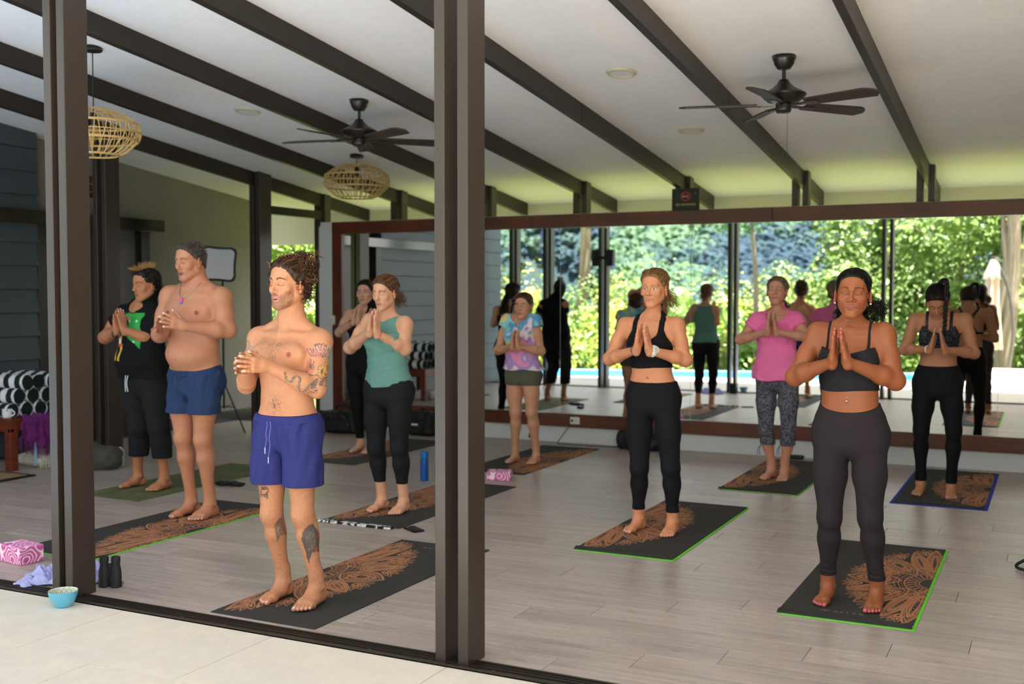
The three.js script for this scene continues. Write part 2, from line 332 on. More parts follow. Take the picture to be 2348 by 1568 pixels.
// pool with its tiled basin
{
  const g = new THREE.Group(); g.name = 'pool'; g.userData.kind = 'structure'; g.userData.label = 'narrow blue swimming pool along the deck'; scene.add(g);
  const e = (x, off) => -(-1.95 + (x + 8.2) * 0.31 + off);
  const poly = (o0, o1, x0, x1) => new THREE.Shape([[x0, e(x0, o0)], [x1, e(x1, o0)], [x1, e(x1, o1)], [x0, e(x0, o1)]].map(([x, y]) => new THREE.Vector2(x, y)));
  const slab = (s, y, d) => { const q = new THREE.ExtrudeGeometry(s, { depth: d, bevelEnabled: false }); q.rotateX(-Math.PI / 2); q.translate(0, y, 0); return metricUV(q); };
  const a = tileNoise(256, 256, 6, 6, 71), b = tileNoise(256, 256, 18, 18, 72), c = tileNoise(256, 256, 40, 40, 73);
  const ripple = dataTex(256, 256, (x, y, i) => { const v = 255 * (0.5 * a[i] + 0.35 * b[i] + 0.15 * c[i]); return [v, v, v]; }, { srgbSpace: false, repX: 0.6, repY: 0.6 });
  mesh('water', slab(poly(0.02, 2.25, -15.9, -1.45), -0.16, 0.08), mat([0, 132, 214], 0.08, { bumpMap: ripple, bumpScale: 0.03, specularIntensity: 0.45 }), g);
  mesh('pool_rim', slab(poly(2.25, 2.55, -16, -1.4), -0.3, 0.26), mat([120, 196, 226], 0.3), g);
  mesh('pool_wall', slab(poly(2.55, 2.62, -16, -1.4), -2.4, 2.3), mat([150, 150, 140], 0.8), g);
}
// mountain: a rough slope covered by tree crowns
{
  const gorge = (x, z) => Math.exp(-(((x - outX(1289) * (z - 2 * MIR)) / 13) ** 2)) * smoothstep(238 - z, 0, 20);
  const H = (x, z) => -16 * gorge(x, z) - 16 + Math.max(0, z - 150) * 0.34 + 7 * noise3(x * 0.012, 1.5, z * 0.012) + 9 * Math.max(0, noise3(x * 0.02 + 5, 2.5, z * 0.008));
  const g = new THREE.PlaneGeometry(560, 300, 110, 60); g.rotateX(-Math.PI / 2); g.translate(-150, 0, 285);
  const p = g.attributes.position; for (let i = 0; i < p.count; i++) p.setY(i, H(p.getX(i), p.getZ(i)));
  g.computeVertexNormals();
  struct('mountain', g, mat([28, 50, 56], 0.95), 'forested mountain slope beyond the valley');  // slope colour shifted to blue green to stand for distance haze
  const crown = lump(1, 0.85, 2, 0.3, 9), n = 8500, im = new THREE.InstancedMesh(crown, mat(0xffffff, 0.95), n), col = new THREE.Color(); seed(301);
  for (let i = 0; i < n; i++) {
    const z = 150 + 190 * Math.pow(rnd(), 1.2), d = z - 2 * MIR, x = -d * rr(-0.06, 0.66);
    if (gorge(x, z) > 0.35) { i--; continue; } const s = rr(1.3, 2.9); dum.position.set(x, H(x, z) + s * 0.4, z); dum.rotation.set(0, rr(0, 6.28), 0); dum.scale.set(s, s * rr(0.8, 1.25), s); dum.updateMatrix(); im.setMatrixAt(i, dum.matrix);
    const w = smoothstep(noise3(x * 0.02, 9, z * 0.02) + rr(-0.5, 0.5), -0.6, 0.8); im.setColorAt(i, col.copy(srgb(24, 48, 62)).lerp(srgb(70, 96, 66), w));  // aerial haze is mixed into the crown colours as blue green
  }
  im.name = 'mountain_forest'; tag(im, 'forest covering the mountain beyond the pool, haze tinted into its blue green', 'forest', null, 'stuff'); scene.add(im);
  // cliff with the waterfall
  const cx = outX(1287), cz = 250, c = V(cx * (cz - 2 * MIR), 0, cz), cl = new THREE.PlaneGeometry(16, 50, 18, 30), q = cl.attributes.position;
  for (let i = 0; i < q.count; i++) q.setZ(i, 3 * noise3(q.getX(i) * 0.2, q.getY(i) * 0.06, 4) + 0.06 * q.getX(i) ** 2);
  cl.rotateX(-0.12); cl.rotateY(Math.PI + 0.5); cl.translate(c.x, 12, c.z - 14); cl.computeVertexNormals();
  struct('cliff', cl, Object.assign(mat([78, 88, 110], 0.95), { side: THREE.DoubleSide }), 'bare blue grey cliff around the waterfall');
  const wf = []; seed(12); for (let i = 0; i < 9; i++) wf.push(tube([[rr(-0.7, 0.7), 26, 0], [rr(-0.7, 0.7), 16, rr(-0.4, 0.4)], [rr(-0.9, 0.9), 6, rr(-0.4, 0.4)], [rr(-1.2, 1.2), -4, rr(0, 0.8)]], rr(0.2, 0.42), 12, 6));
  const w = mesh('waterfall', merge(wf), mat([236, 240, 244], 0.6)); w.position.set(c.x - 0.4, 4, c.z - 18); tag(w, 'thin white waterfall falling down the mountain cliff', 'waterfall');
}
// shrubs past the pool
seed(77);
const midGreens = [['lime', [146, 158, 48]], ['olive', [118, 134, 44]], ['fresh', [98, 134, 48]]];
for (let i = 0; i < 30; i++) {
  const px = 1080 + (i * 900) / 30 + rr(-20, 20), row = i % 3, d = [27.5, 33, 42][row] + rr(-1.5, 1.5) - (px - 1080) * 0.002, p = outPos(px, d), [key, rgb] = midGreens[(i * 7 + (i >> 2)) % 3];
  const gy = -0.9 - 0.13 * Math.max(0, p.z - 2.6 - 0.3 * (p.x + 3)), r = rr(1.1, 1.9) * (1 + row * 0.25), top = [0.6, 1.35, 2.1][row] + rr(-0.3, 0.35);
  shrub('garden_shrub', ['bright lime leaved shrub beyond the swimming pool', 'olive green shrub beyond the swimming pool', 'fresh green shrub beyond the swimming pool'][(i * 7 + (i >> 2)) % 3], ['lime shrubs past the pool', 'olive shrubs past the pool', 'green shrubs past the pool'][(i * 7 + (i >> 2)) % 3], p.x, gy, p.z, r, top - gy, key, rgb, 1700, 0.17);
}
// trees at the end of the pool
function tree(name, label, x, y, z, trunkPts, r0, r1, blobs, n, leaf, key, rgb, bark, group) {
  const t = thing(name, label, 'tree', x, y, z, 0, group);
  if (trunkPts) mesh('trunk', trunkGeo(trunkPts, r0, r1), bark ?? M.barkPale, t);
  const core = leafMat(key, rgb);
  if (blobs.length) {
    mesh('leaf_mass', mergeGeometries(blobs.map(([bx, by, bz, br, sy = 0.8], i) => { const g = coreGeo[i % 2].clone(); g.scale(br * 0.5, br * 0.5 * sy, br * 0.5); g.translate(bx, by, bz); return g; })), core, t).userData.kind = 'stuff';
    foliage(t, blobs, n, leaf, leafMat(key, rgb));
  }
  return t;
}
seed(91);
for (const [px, d, top, r] of [[1935, 37, 3.0, 2.3], [2020, 34, 3.9, 2.2], [2110, 36, 4.8, 2.6], [2195, 33, 4.5, 2.3], [2270, 35, 5.6, 2.6], [2345, 31, 5.2, 2.4], [1880, 44, 2.6, 2.4]]) {
  const p = outPos(px, d), blobs = []; for (let k = 0; k < 13; k++) blobs.push([rr(-1, 1) * r * 0.75, -1.2 + (top + 0.6) * (k / 13) + rr(0, 0.8), rr(-0.6, 0.6) * r, r * rr(0.3, 0.5), 0.9]);
  tree('leafy_tree', 'dense sunlit green tree beyond the end of the pool', p.x, 0, p.z, [[0, -2.4, 0], [0.2, 0, 0.1], [0, 2, 0], [0.3, top * 0.8, 0]], 0.16, 0.06, blobs, 5200, 0.19, 'treeGreen', [104, 132, 56], null, 'trees at the end of the pool');
}
{
  const p = outPos(1338, 37);   // tall pale trunk, its crown high above
  tree('tall_tree', 'tall pale trunked tree standing beyond the pool', p.x, -1.6, p.z, [[-0.1, 0, 0], [-0.15, 2.2, 0], [0.05, 3.2, 0.05], [0.15, 5, 0], [0.2, 8.5, 0]], 0.24, 0.15, [[0, 9.2, 0, 1.7], [1.4, 8.8, 0.3, 1.3], [-1.5, 9, 0.2, 1.4], [0.4, 10.4, 0, 1.4]], 1500, 0.22, 'dark', [70, 118, 44]);
  tree('forked_tree', 'pale smooth tree with two trunks behind the closed parasol', outX(2312) * 26, -0.6, 26 + 2 * MIR, [[-0.1, 0, 0], [0.05, 1.2, 0], [0.12, 2.6, 0.1], [0.1, 4.2, 0], [0, 6.5, 0]], 0.16, 0.12, [[0, 7.4, 0, 1.5], [0.8, 6.9, 0.4, 1.1], [-0.9, 7.2, 0.2, 1.2]], 1300, 0.2, 'dark', [70, 118, 44]);
  mesh('second_trunk', trunkGeo([[-0.25, 0, 0.1], [-0.18, 1.4, 0.1], [0.0, 2.8, 0.1], [-0.28, 4.6, 0.2], [-0.3, 6.4, 0]], 0.11, 0.07), M.barkPale, scene.getObjectByName('forked_tree'));
  const q = outPos(1690, 24.5);  // branch hanging in front of the view
  tree('overhanging_tree', 'dark green tree whose branch hangs before the mountain', q.x - 0.1, -0.4, q.z + 1.1, [[0.1, -1, 0.6], [0.12, 2.4, 0.5], [0.05, 4.2, 0.2], [0.2, 5.2, 0]], 0.075, 0.05, [[-0.2, 3.55, -0.5, 0.42], [0.3, 3.75, -0.4, 0.5], [-0.1, 4.4, -0.3, 0.8], [0.8, 4.6, 0, 0.8], [1.7, 4.8, 0.4, 0.9], [-0.42, 3.75, -0.5, 0.33]], 1300, 0.13, 'dark', [70, 118, 44]);
}
// closed cantilever parasol
{
  const p = outPos(2276, 24), t = thing('closed_parasol', 'closed cream cantilever parasol with a curved dark pole', 'parasol', p.x, 0, p.z);
  const pole = mat([58, 56, 52], 0.45), cloth = mat([168, 148, 120], 0.85);
  mesh('base', new RoundedBoxGeometry(0.8, 0.1, 0.8, 2, 0.02).translate(-0.45, 0.05, 0), pole, t);
  mesh('curved_pole', tube([[0.36, 0.08, 0], [0.42, 0.8, 0], [0.32, 1.6, 0], [0.1, 2.15, 0], [-0.05, 2.26, 0]], 0.03, 26, 8), pole, t);
  mesh('hub', new THREE.CylinderGeometry(0.045, 0.045, 0.1, 12).translate(-0.03, 2.24, 0), pole, t);
  const folds = (y0, y1, r0, r1, n) => { const g = lathe([[0, y1], [r1, y1], [lerp(r1, r0, 0.4), lerp(y1, y0, 0.4)], [lerp(r1, r0, 0.8), lerp(y1, y0, 0.8)], [r0, y0], [r0 * 0.6, y0 + 0.01]], 64), q = g.attributes.position; for (let i = 0; i < q.count; i++) { const a = Math.atan2(q.getZ(i), q.getX(i)), k = 1 + 0.2 * Math.cos(a * n + q.getY(i)); q.setX(i, q.getX(i) * k); q.setZ(i, q.getZ(i) * k); } g.computeVertexNormals(); g.translate(-0.03, 0, 0); return g; };
  mesh('canopy_valance', folds(1.82, 2.22, 0.19, 0.05, 8), cloth, t);
  mesh('folded_canopy', folds(0.42, 1.9, 0.23, 0.13, 8), cloth, t);
}
// shrubs behind the rear opening
seed(133);
for (const [x, z, r, h] of [[-10.2, -14.2, 1.0, 1.9], [-11.2, -15.6, 1.3, 2.9], [-9.7, -15.2, 1.2, 2.3], [-12.4, -16.6, 1.6, 3.4], [-9.2, -13.8, 0.9, 1.3], [-10.6, -17.6, 1.8, 3.6], [-13.4, -18.6, 2.2, 5.2], [-15.6, -21, 2.8, 6.2], [-12.6, -22, 2.8, 6.0]])
  shrub('rear_shrub', 'sunlit leafy shrub behind the house', 'shrubs seen through the rear opening', x, -0.05, z, r, h, 'rear', [120, 150, 44], 2600, 0.14);
// ---------------------------------------------------------------- figures: smooth solids meshed on a grid
const smin = (a, b, k) => { const h = k - Math.abs(a - b); return h > 0 ? Math.min(a, b) - (h * h) / (4 * k) : Math.min(a, b); };
const smax = (a, b, k) => -smin(-a, -b, k);
// a solid is { f(x, y, z), lo, hi }
function cone(a, b, ra, rb) {
  const [ax, ay, az] = a, bx = b[0] - ax, by = b[1] - ay, bz = b[2] - az, L = 1 / Math.max(bx * bx + by * by + bz * bz, 1e-9), R = Math.max(ra, rb);
  return { f: (x, y, z) => { const px = x - ax, py = y - ay, pz = z - az; let t = (px * bx + py * by + pz * bz) * L; t = t < 0 ? 0 : t > 1 ? 1 : t; const qx = px - bx * t, qy = py - by * t, qz = pz - bz * t; return Math.sqrt(qx * qx + qy * qy + qz * qz) - (ra + (rb - ra) * t); },
    lo: [0, 1, 2].map((i) => Math.min(a[i], b[i]) - R), hi: [0, 1, 2].map((i) => Math.max(a[i], b[i]) + R) };
}
function ell(c, r) {
  const [cx, cy, cz] = c, [rx, ry, rz] = r, ix = 1 / rx, iy = 1 / ry, iz = 1 / rz;
  return { f: (x, y, z) => { const px = (x - cx) * ix, py = (y - cy) * iy, pz = (z - cz) * iz, k0 = Math.sqrt(px * px + py * py + pz * pz), qx = px * ix, qy = py * iy, qz = pz * iz, k1 = Math.sqrt(qx * qx + qy * qy + qz * qz); return k1 < 1e-9 ? -Math.min(rx, ry, rz) : (k0 * (k0 - 1)) / k1; },
    lo: [cx - rx, cy - ry, cz - rz], hi: [cx + rx, cy + ry, cz + rz] };
}
function rbox(c, h, r) {
  return { f: (x, y, z) => { const qx = Math.abs(x - c[0]) - h[0] + r, qy = Math.abs(y - c[1]) - h[1] + r, qz = Math.abs(z - c[2]) - h[2] + r; return Math.hypot(Math.max(qx, 0), Math.max(qy, 0), Math.max(qz, 0)) + Math.min(Math.max(qx, qy, qz), 0) - r; }, lo: c.map((v, i) => v - h[i]), hi: c.map((v, i) => v + h[i]) };
}
// smooth union of [solid, k] pairs (k < 0 carves); far points answer with the distance to the box
function join(list, far = 0.09) {
  const add = list.filter((q) => q[1] >= 0), lo = [0, 1, 2].map((i) => Math.min(...add.map((q) => q[0].lo[i]))), hi = [0, 1, 2].map((i) => Math.max(...add.map((q) => q[0].hi[i])));
  const fs = list.map((q) => q[0].f), ks = list.map((q) => q[1]), n = fs.length, [lx, ly, lz] = lo, [hx, hy, hz] = hi;
  return { lo, hi, f: (x, y, z) => {
    const ox = Math.max(lx - x, 0, x - hx), oy = Math.max(ly - y, 0, y - hy), oz = Math.max(lz - z, 0, z - hz), o = ox * ox + oy * oy + oz * oz;
    if (o > far * far) return Math.sqrt(o) + 0.004;
    let d = 1e3;
    for (let i = 0; i < n; i++) { const v = fs[i](x, y, z), k = ks[i]; d = k >= 0 ? (k ? smin(d, v, k) : Math.min(d, v)) : smax(d, -v, -k); }
    return d;
  } };
}
// a solid given in its own axes: origin o, unit axes ex, ey, ez, scale s
function placed(sol, o, ex, ey, ez, s = 1) {
  const f = sol.f, i = 1 / s, lo = [1e9, 1e9, 1e9], hi = [-1e9, -1e9, -1e9];
  for (let k = 0; k < 8; k++) { const c = [k & 1 ? sol.hi[0] : sol.lo[0], k & 2 ? sol.hi[1] : sol.lo[1], k & 4 ? sol.hi[2] : sol.lo[2]]; for (let a = 0; a < 3; a++) { const v = o[a] + s * (c[0] * ex[a] + c[1] * ey[a] + c[2] * ez[a]); lo[a] = Math.min(lo[a], v); hi[a] = Math.max(hi[a], v); } }
  const local = (x, y, z) => { const px = (x - o[0]) * i, py = (y - o[1]) * i, pz = (z - o[2]) * i; return [px * ex[0] + py * ex[1] + pz * ex[2], px * ey[0] + py * ey[1] + pz * ey[2], px * ez[0] + py * ez[1] + pz * ez[2]]; };
  const world = (x, y, z) => [0, 1, 2].map((a) => o[a] + s * (x * ex[a] + y * ey[a] + z * ez[a]));
  return { lo, hi, local, world, f: (x, y, z) => { const px = (x - o[0]) * i, py = (y - o[1]) * i, pz = (z - o[2]) * i; return s * f(px * ex[0] + py * ex[1] + pz * ex[2], px * ey[0] + py * ey[1] + pz * ey[2], px * ez[0] + py * ez[1] + pz * ez[2]); } };
}
// surface nets over the box lo..hi with cells of h; only blocks near the surface are sampled
function surface(f, lo, hi, h, keep) {
  const B = 5, nb = [0, 1, 2].map((i) => Math.max(1, Math.ceil((hi[i] - lo[i]) / (h * B)))), nx = nb[0] * B + 1, ny = nb[1] * B + 1, nz = nb[2] * B + 1;
  const val = new Float32Array(nx * ny * nz).fill(NaN), act = [], reach = h * B * 0.87 * 1.35 + 0.004;
  const at = (i, j, k) => (k * ny + j) * nx + i;
  for (let c = 0; c < nb[2]; c++) for (let b = 0; b < nb[1]; b++) for (let a = 0; a < nb[0]; a++) {
    const d = f(lo[0] + (a + 0.5) * B * h, lo[1] + (b + 0.5) * B * h, lo[2] + (c + 0.5) * B * h);
    if (Math.abs(d) > reach) continue;
    act.push([a * B, b * B, c * B]);
    for (let k = 0; k <= B; k++) for (let j = 0; j <= B; j++) for (let i = 0; i <= B; i++) { const q = at(a * B + i, b * B + j, c * B + k); if (val[q] !== val[q]) val[q] = f(lo[0] + (a * B + i) * h, lo[1] + (b * B + j) * h, lo[2] + (c * B + k) * h); }
  }
  const vid = new Map(), pos = [], E = [[0, 1], [2, 3], [4, 5], [6, 7], [0, 2], [1, 3], [4, 6], [5, 7], [0, 4], [1, 5], [2, 6], [3, 7]], cv = new Float32Array(8);
  for (const [a, b, c] of act) for (let k = c; k < c + B; k++) for (let j = b; j < b + B; j++) for (let i = a; i < a + B; i++) {
    let neg = 0; for (let q = 0; q < 8; q++) { cv[q] = val[at(i + (q & 1), j + ((q >> 1) & 1), k + (q >> 2))]; if (cv[q] < 0) neg++; }
    if (!neg || neg === 8) continue;
    let x = 0, y = 0, z = 0, n = 0;
    for (const [p, q] of E) { if (cv[p] < 0 === cv[q] < 0) continue; const t = cv[p] / (cv[p] - cv[q]); x += (p & 1) + t * ((q & 1) - (p & 1)); y += ((p >> 1) & 1) + t * (((q >> 1) & 1) - ((p >> 1) & 1)); z += (p >> 2) + t * ((q >> 2) - (p >> 2)); n++; }
    vid.set(at(i, j, k), pos.length / 3); pos.push(lo[0] + (i + x / n) * h, lo[1] + (j + y / n) * h, lo[2] + (k + z / n) * h);
  }
  const nv = pos.length / 3, nor = new Float32Array(pos.length), P = new Float32Array(pos), e = h * 0.3;
  for (let v = 0; v < nv; v++) for (let it = 0; it < 2; it++) {
    const x = P[3 * v], y = P[3 * v + 1], z = P[3 * v + 2], a = f(x + e, y - e, z - e), b = f(x - e, y - e, z + e), c = f(x - e, y + e, z - e), d = f(x + e, y + e, z + e);
    let gx = a - b - c + d, gy = -a - b + c + d, gz = -a + b - c + d; const g2 = Math.hypot(gx, gy, gz) || 1, m = (a + b + c + d) / 4, sl = g2 / (4 * e);
    gx /= g2; gy /= g2; gz /= g2;
    if (it === 0) { let st = m / Math.max(sl, 0.4); st = st > h * 0.5 ? h * 0.5 : st < -h * 0.5 ? -h * 0.5 : st; P[3 * v] -= gx * st; P[3 * v + 1] -= gy * st; P[3 * v + 2] -= gz * st; } else { nor[3 * v] = gx; nor[3 * v + 1] = gy; nor[3 * v + 2] = gz; }
  }
  const hid = keep ? new Uint8Array(nv) : null; if (keep) for (let v = 0; v < nv; v++) hid[v] = keep(P[3 * v], P[3 * v + 1], P[3 * v + 2]) ? 0 : 1;
  const idx = [], quad = (p, q, r, s, flip) => { if (p === undefined || q === undefined || r === undefined || s === undefined) return; if (hid && hid[p] && hid[q] && hid[r] && hid[s]) return; if (flip) idx.push(p, r, q, q, r, s); else idx.push(p, q, r, q, s, r); };
  for (const [a, b, c] of act) for (let k = c; k < c + B; k++) for (let j = b; j < b + B; j++) for (let i = a; i < a + B; i++) {
    const o = val[at(i, j, k)];
    if (j && k) { const w = val[at(i + 1, j, k)]; if (o < 0 !== w < 0) quad(vid.get(at(i, j - 1, k - 1)), vid.get(at(i, j, k - 1)), vid.get(at(i, j - 1, k)), vid.get(at(i, j, k)), o >= 0); }
    if (i && k) { const w = val[at(i, j + 1, k)]; if (o < 0 !== w < 0) quad(vid.get(at(i - 1, j, k - 1)), vid.get(at(i - 1, j, k)), vid.get(at(i, j, k - 1)), vid.get(at(i, j, k)), o >= 0); }
    if (i && j) { const w = val[at(i, j, k + 1)]; if (o < 0 !== w < 0) quad(vid.get(at(i - 1, j - 1, k)), vid.get(at(i, j - 1, k)), vid.get(at(i - 1, j, k)), vid.get(at(i, j, k)), o >= 0); }
  }
  return { pos: P, nor, idx };
}
function surfGeo(parts, color) {
  let nv = 0, ni = 0; for (const s of parts) { nv += s.pos.length / 3; ni += s.idx.length; }
  const pos = new Float32Array(nv * 3), nor = new Float32Array(nv * 3), idx = new Uint32Array(ni); let v = 0, t = 0;
  for (const s of parts) { pos.set(s.pos, v * 3); nor.set(s.nor, v * 3); for (let i = 0; i < s.idx.length; i++) idx[t + i] = s.idx[i] + v; v += s.pos.length / 3; t += s.idx.length; }
  // drop vertices no triangle uses
  const map = new Int32Array(nv).fill(-1); let n = 0; for (let i = 0; i < ni; i++) { if (map[idx[i]] < 0) map[idx[i]] = n++; idx[i] = map[idx[i]]; }
  const p2 = new Float32Array(n * 3), n2 = new Float32Array(n * 3), col = color ? new Float32Array(n * 3) : null;
  for (let i = 0; i < nv; i++) if (map[i] >= 0) { const m = map[i] * 3; for (let c = 0; c < 3; c++) { p2[m + c] = pos[3 * i + c]; n2[m + c] = nor[3 * i + c]; } if (col) { const k = color(pos[3 * i], pos[3 * i + 1], pos[3 * i + 2], nor[3 * i], nor[3 * i + 1], nor[3 * i + 2]); col[m] = k[0]; col[m + 1] = k[1]; col[m + 2] = k[2]; } }
  const g = new THREE.BufferGeometry(); g.setAttribute('position', new THREE.BufferAttribute(p2, 3)); g.setAttribute('normal', new THREE.BufferAttribute(n2, 3)); if (col) g.setAttribute('color', new THREE.BufferAttribute(col, 3)); g.setIndex(new THREE.BufferAttribute(idx, 1));
  return g;
}
// many thin strands in one geometry: [points, r0, r1, [r, g, b]]
function strands(list, rad = 4) {
  let nv = 0, ni = 0; for (const [p] of list) { nv += p.length * rad; ni += (p.length - 1) * rad * 6; }
  const pos = new Float32Array(nv * 3), nor = new Float32Array(nv * 3), col = new Float32Array(nv * 3), idx = new Uint32Array(ni); let v = 0, q = 0;
  const T = new THREE.Vector3(), N = new THREE.Vector3(), Bn = new THREE.Vector3(), ref = new THREE.Vector3();
  for (const [p, r0, r1, c] of list) {
    const n = p.length; ref.set(0.31, 0.82, 0.48);
    for (let i = 0; i < n; i++) {
      const a = p[Math.max(0, i - 1)], b = p[Math.min(n - 1, i + 1)]; T.set(b[0] - a[0], b[1] - a[1], b[2] - a[2]).normalize();
      N.copy(ref).addScaledVector(T, -ref.dot(T)).normalize(); ref.copy(N); Bn.crossVectors(T, N);
      const r = lerp(r0, r1, i / (n - 1));
      for (let j = 0; j < rad; j++) { const an = (j / rad) * 6.28318, cx = Math.cos(an), sx = Math.sin(an), o = (v + i * rad + j) * 3; for (let k = 0; k < 3; k++) { const d = N.getComponent(k) * cx + Bn.getComponent(k) * sx; nor[o + k] = d; pos[o + k] = p[i][k] + d * r; col[o + k] = c[k]; } }
      if (i < n - 1) for (let j = 0; j < rad; j++) { const a0 = v + i * rad + j, a1 = v + i * rad + ((j + 1) % rad), b0 = a0 + rad, b1 = a1 + rad; idx.set([a0, a1, b0, a1, b1, b0], q); q += 6; }
    }
    v += n * rad;
  }
  const g = new THREE.BufferGeometry(); g.setAttribute('position', new THREE.BufferAttribute(pos, 3)); g.setAttribute('normal', new THREE.BufferAttribute(nor, 3)); g.setAttribute('color', new THREE.BufferAttribute(col, 3)); g.setIndex(new THREE.BufferAttribute(idx, 1));
  return g;
}
const lin = (rgb) => { const c = srgb(...rgb); return [c.r, c.g, c.b]; };
const mix3 = (a, b, t) => [a[0] + (b[0] - a[0]) * t, a[1] + (b[1] - a[1]) * t, a[2] + (b[2] - a[2]) * t];
const vsub = (a, b) => [a[0] - b[0], a[1] - b[1], a[2] - b[2]], vadd = (a, b, s = 1) => [a[0] + b[0] * s, a[1] + b[1] * s, a[2] + b[2] * s], vlen = (a) => Math.hypot(...a), vnorm = (a) => { const l = vlen(a) || 1; return [a[0] / l, a[1] / l, a[2] / l]; }, vdot = (a, b) => a[0] * b[0] + a[1] * b[1] + a[2] * b[2], vmix = (a, b, t) => mix3(a, b, t), vcross = (a, b) => [a[1] * b[2] - a[2] * b[1], a[2] * b[0] - a[0] * b[2], a[0] * b[1] - a[1] * b[0]];

// a head about 0.235 m high in its own axes: y up, z to the face
function headSolid({ mouthOpen = 0, jaw = 1, nose = 1, lips = 1, cheek = 1, eyes = 'closed' } = {}) {
  const s = (x) => [[x, 1], [x, -1]], L = [];
  L.push([ell([0, 0.034, -0.018], [0.0745, 0.084, 0.096]), 0]);
  L.push([ell([0, -0.018, 0.022], [0.06 * (0.5 + 0.5 * cheek), 0.088, 0.071]), 0.03]);
  for (const q of [1, -1]) {
    L.push([cone([q * 0.05 * jaw, -0.05, 0.005], [q * 0.016, -0.1, 0.064], 0.022, 0.017), 0.03]);
    L.push([ell([q * 0.043, -0.022, 0.058], [0.02 * cheek, 0.02 * cheek, 0.018]), 0.022]);
  }
  L.push([ell([0, -0.098, 0.068], [0.021 * jaw, 0.0165, 0.0165]), 0.018]);
  for (const q of [1, -1]) L.push([cone([q * 0.042, 0.025, 0.071], [q * 0.012, 0.026, 0.0825], 0.0095, 0.0105), 0.014]);
  L.push([ell([0, 0.058, 0.05], [0.052, 0.038, 0.028]), 0.03]);
  for (const q of [1, -1]) L.push([ell([q * 0.031, 0.006, 0.099], [0.0225, 0.0135, 0.0215]), -0.011]);
  for (const q of [1, -1]) L.push([ell([q * 0.0305, 0.003, 0.0715], [0.0155, 0.0118, 0.0128]), 0.004]);
  L.push([cone([0, 0.018, 0.083], [0, -0.026, 0.1045 * (0.9 + 0.1 * nose)], 0.0072, 0.0098), 0.009]);
  L.push([ell([0, -0.0295, 0.1065], [0.0112, 0.0092, 0.0102]), 0.007]);
  for (const q of [1, -1]) L.push([ell([q * 0.0125 * nose, -0.034, 0.0915], [0.0078 * nose, 0.0072, 0.0095]), 0.006]);
  for (const q of [1, -1]) L.push([ell([q * 0.0065, -0.0415, 0.0965], [0.0034, 0.0028, 0.0045]), -0.003]);
  L.push([ell([0, -0.064, 0.074], [0.032, 0.022, 0.0165]), 0.016]);
  const mo = mouthOpen;
  for (const q of [1, -1]) { L.push([cone([q * 0.023, -0.0635, 0.0785], [q * 0.006, -0.0585, 0.0905], 0.0035, 0.0052 * lips), 0.006]); L.push([cone([q * 0.02, -0.0665 - mo * 0.004, 0.079], [q * 0.004, -0.0705 - mo * 0.011, 0.0895 - mo * 0.003], 0.0035, 0.0062 * lips), 0.006]); }
  L.push([mo ? ell([0, -0.0655 - mo * 0.004, 0.092], [0.017, 0.0022 + mo * 0.0035, 0.012]) : cone([-0.024, -0.0655, 0.0835], [0.024, -0.0655, 0.0835], 0.0012, 0.0012), -0.003]);
  for (const q of [1, -1]) {
    L.push([placed(join([[ell([0, 0, 0], [0.0085, 0.0335, 0.0205]), 0], [ell([0.0065, 0.005, 0.003], [0.0075, 0.0195, 0.0115]), -0.004], [ell([0.001, -0.029, 0.007], [0.0065, 0.0095, 0.0085]), 0.006]]), [q * 0.0775, -0.004, -0.006], [q * 0.93, 0, -0.36], [0, 0.97, -0.2], [q * 0.36, 0.2, 0.91]), 0.004]);
  }
  return join(L, 0.05);
}
// a hand in its own axes: y along the fingers, x to the thumb, z out of the palm; 0.18 m long
function handSolid({ curl = 0.06, spread = 0, thumb = 0 } = {}) {
  const L = [], tips = [];
  L.push([rbox([-0.001, 0.05, -0.001], [0.034, 0.043, 0.0125], 0.0115), 0]);
  L.push([cone([0, -0.02, -0.002], [0, 0.025, -0.001], 0.0245, 0.023), 0.02]);
  const K = [[0.028, 0.086, 0.068], [0.009, 0.091, 0.078], [-0.0105, 0.087, 0.071], [-0.0285, 0.078, 0.055]];
  K.forEach(([x, y, len], i) => {
    L.push([cone([x * 0.6, 0.03, -0.001], [x, y, -0.001], 0.011, 0.0108), 0.008]);
    let p = [x, y, -0.001], a = curl * 0.6, sp = spread * [0.16, 0.04, -0.07, -0.19][i];
    for (const [fr, r0, r1] of [[0.45, 0.0096, 0.0088], [0.3, 0.0088, 0.0081], [0.25, 0.0081, 0.0068]]) {
      const q = [p[0] + len * fr * Math.sin(sp), p[1] + len * fr * Math.cos(a), p[2] + len * fr * Math.sin(a)]; L.push([cone(p, q, r0, r1), 0.0035]); p = q; a += curl;
    }
    tips.push(p);
  });
  L.push([ell([0.026, 0.034, 0.009], [0.0165, 0.03, 0.0145]), 0.012]);
  const T = [[0.022, 0.022, 0.007], [0.042 + thumb * 0.012, 0.054, 0.013], [0.05 + thumb * 0.026, 0.083, 0.013], [0.0505 + thumb * 0.036, 0.104, 0.011]];
  L.push([cone(T[0], T[1], 0.0135, 0.0115), 0.01], [cone(T[1], T[2], 0.011, 0.0098), 0.004], [cone(T[2], T[3], 0.0098, 0.0076), 0.004]);
  tips.push(T[3]);
  return { ...join(L, 0.05), tips };
}
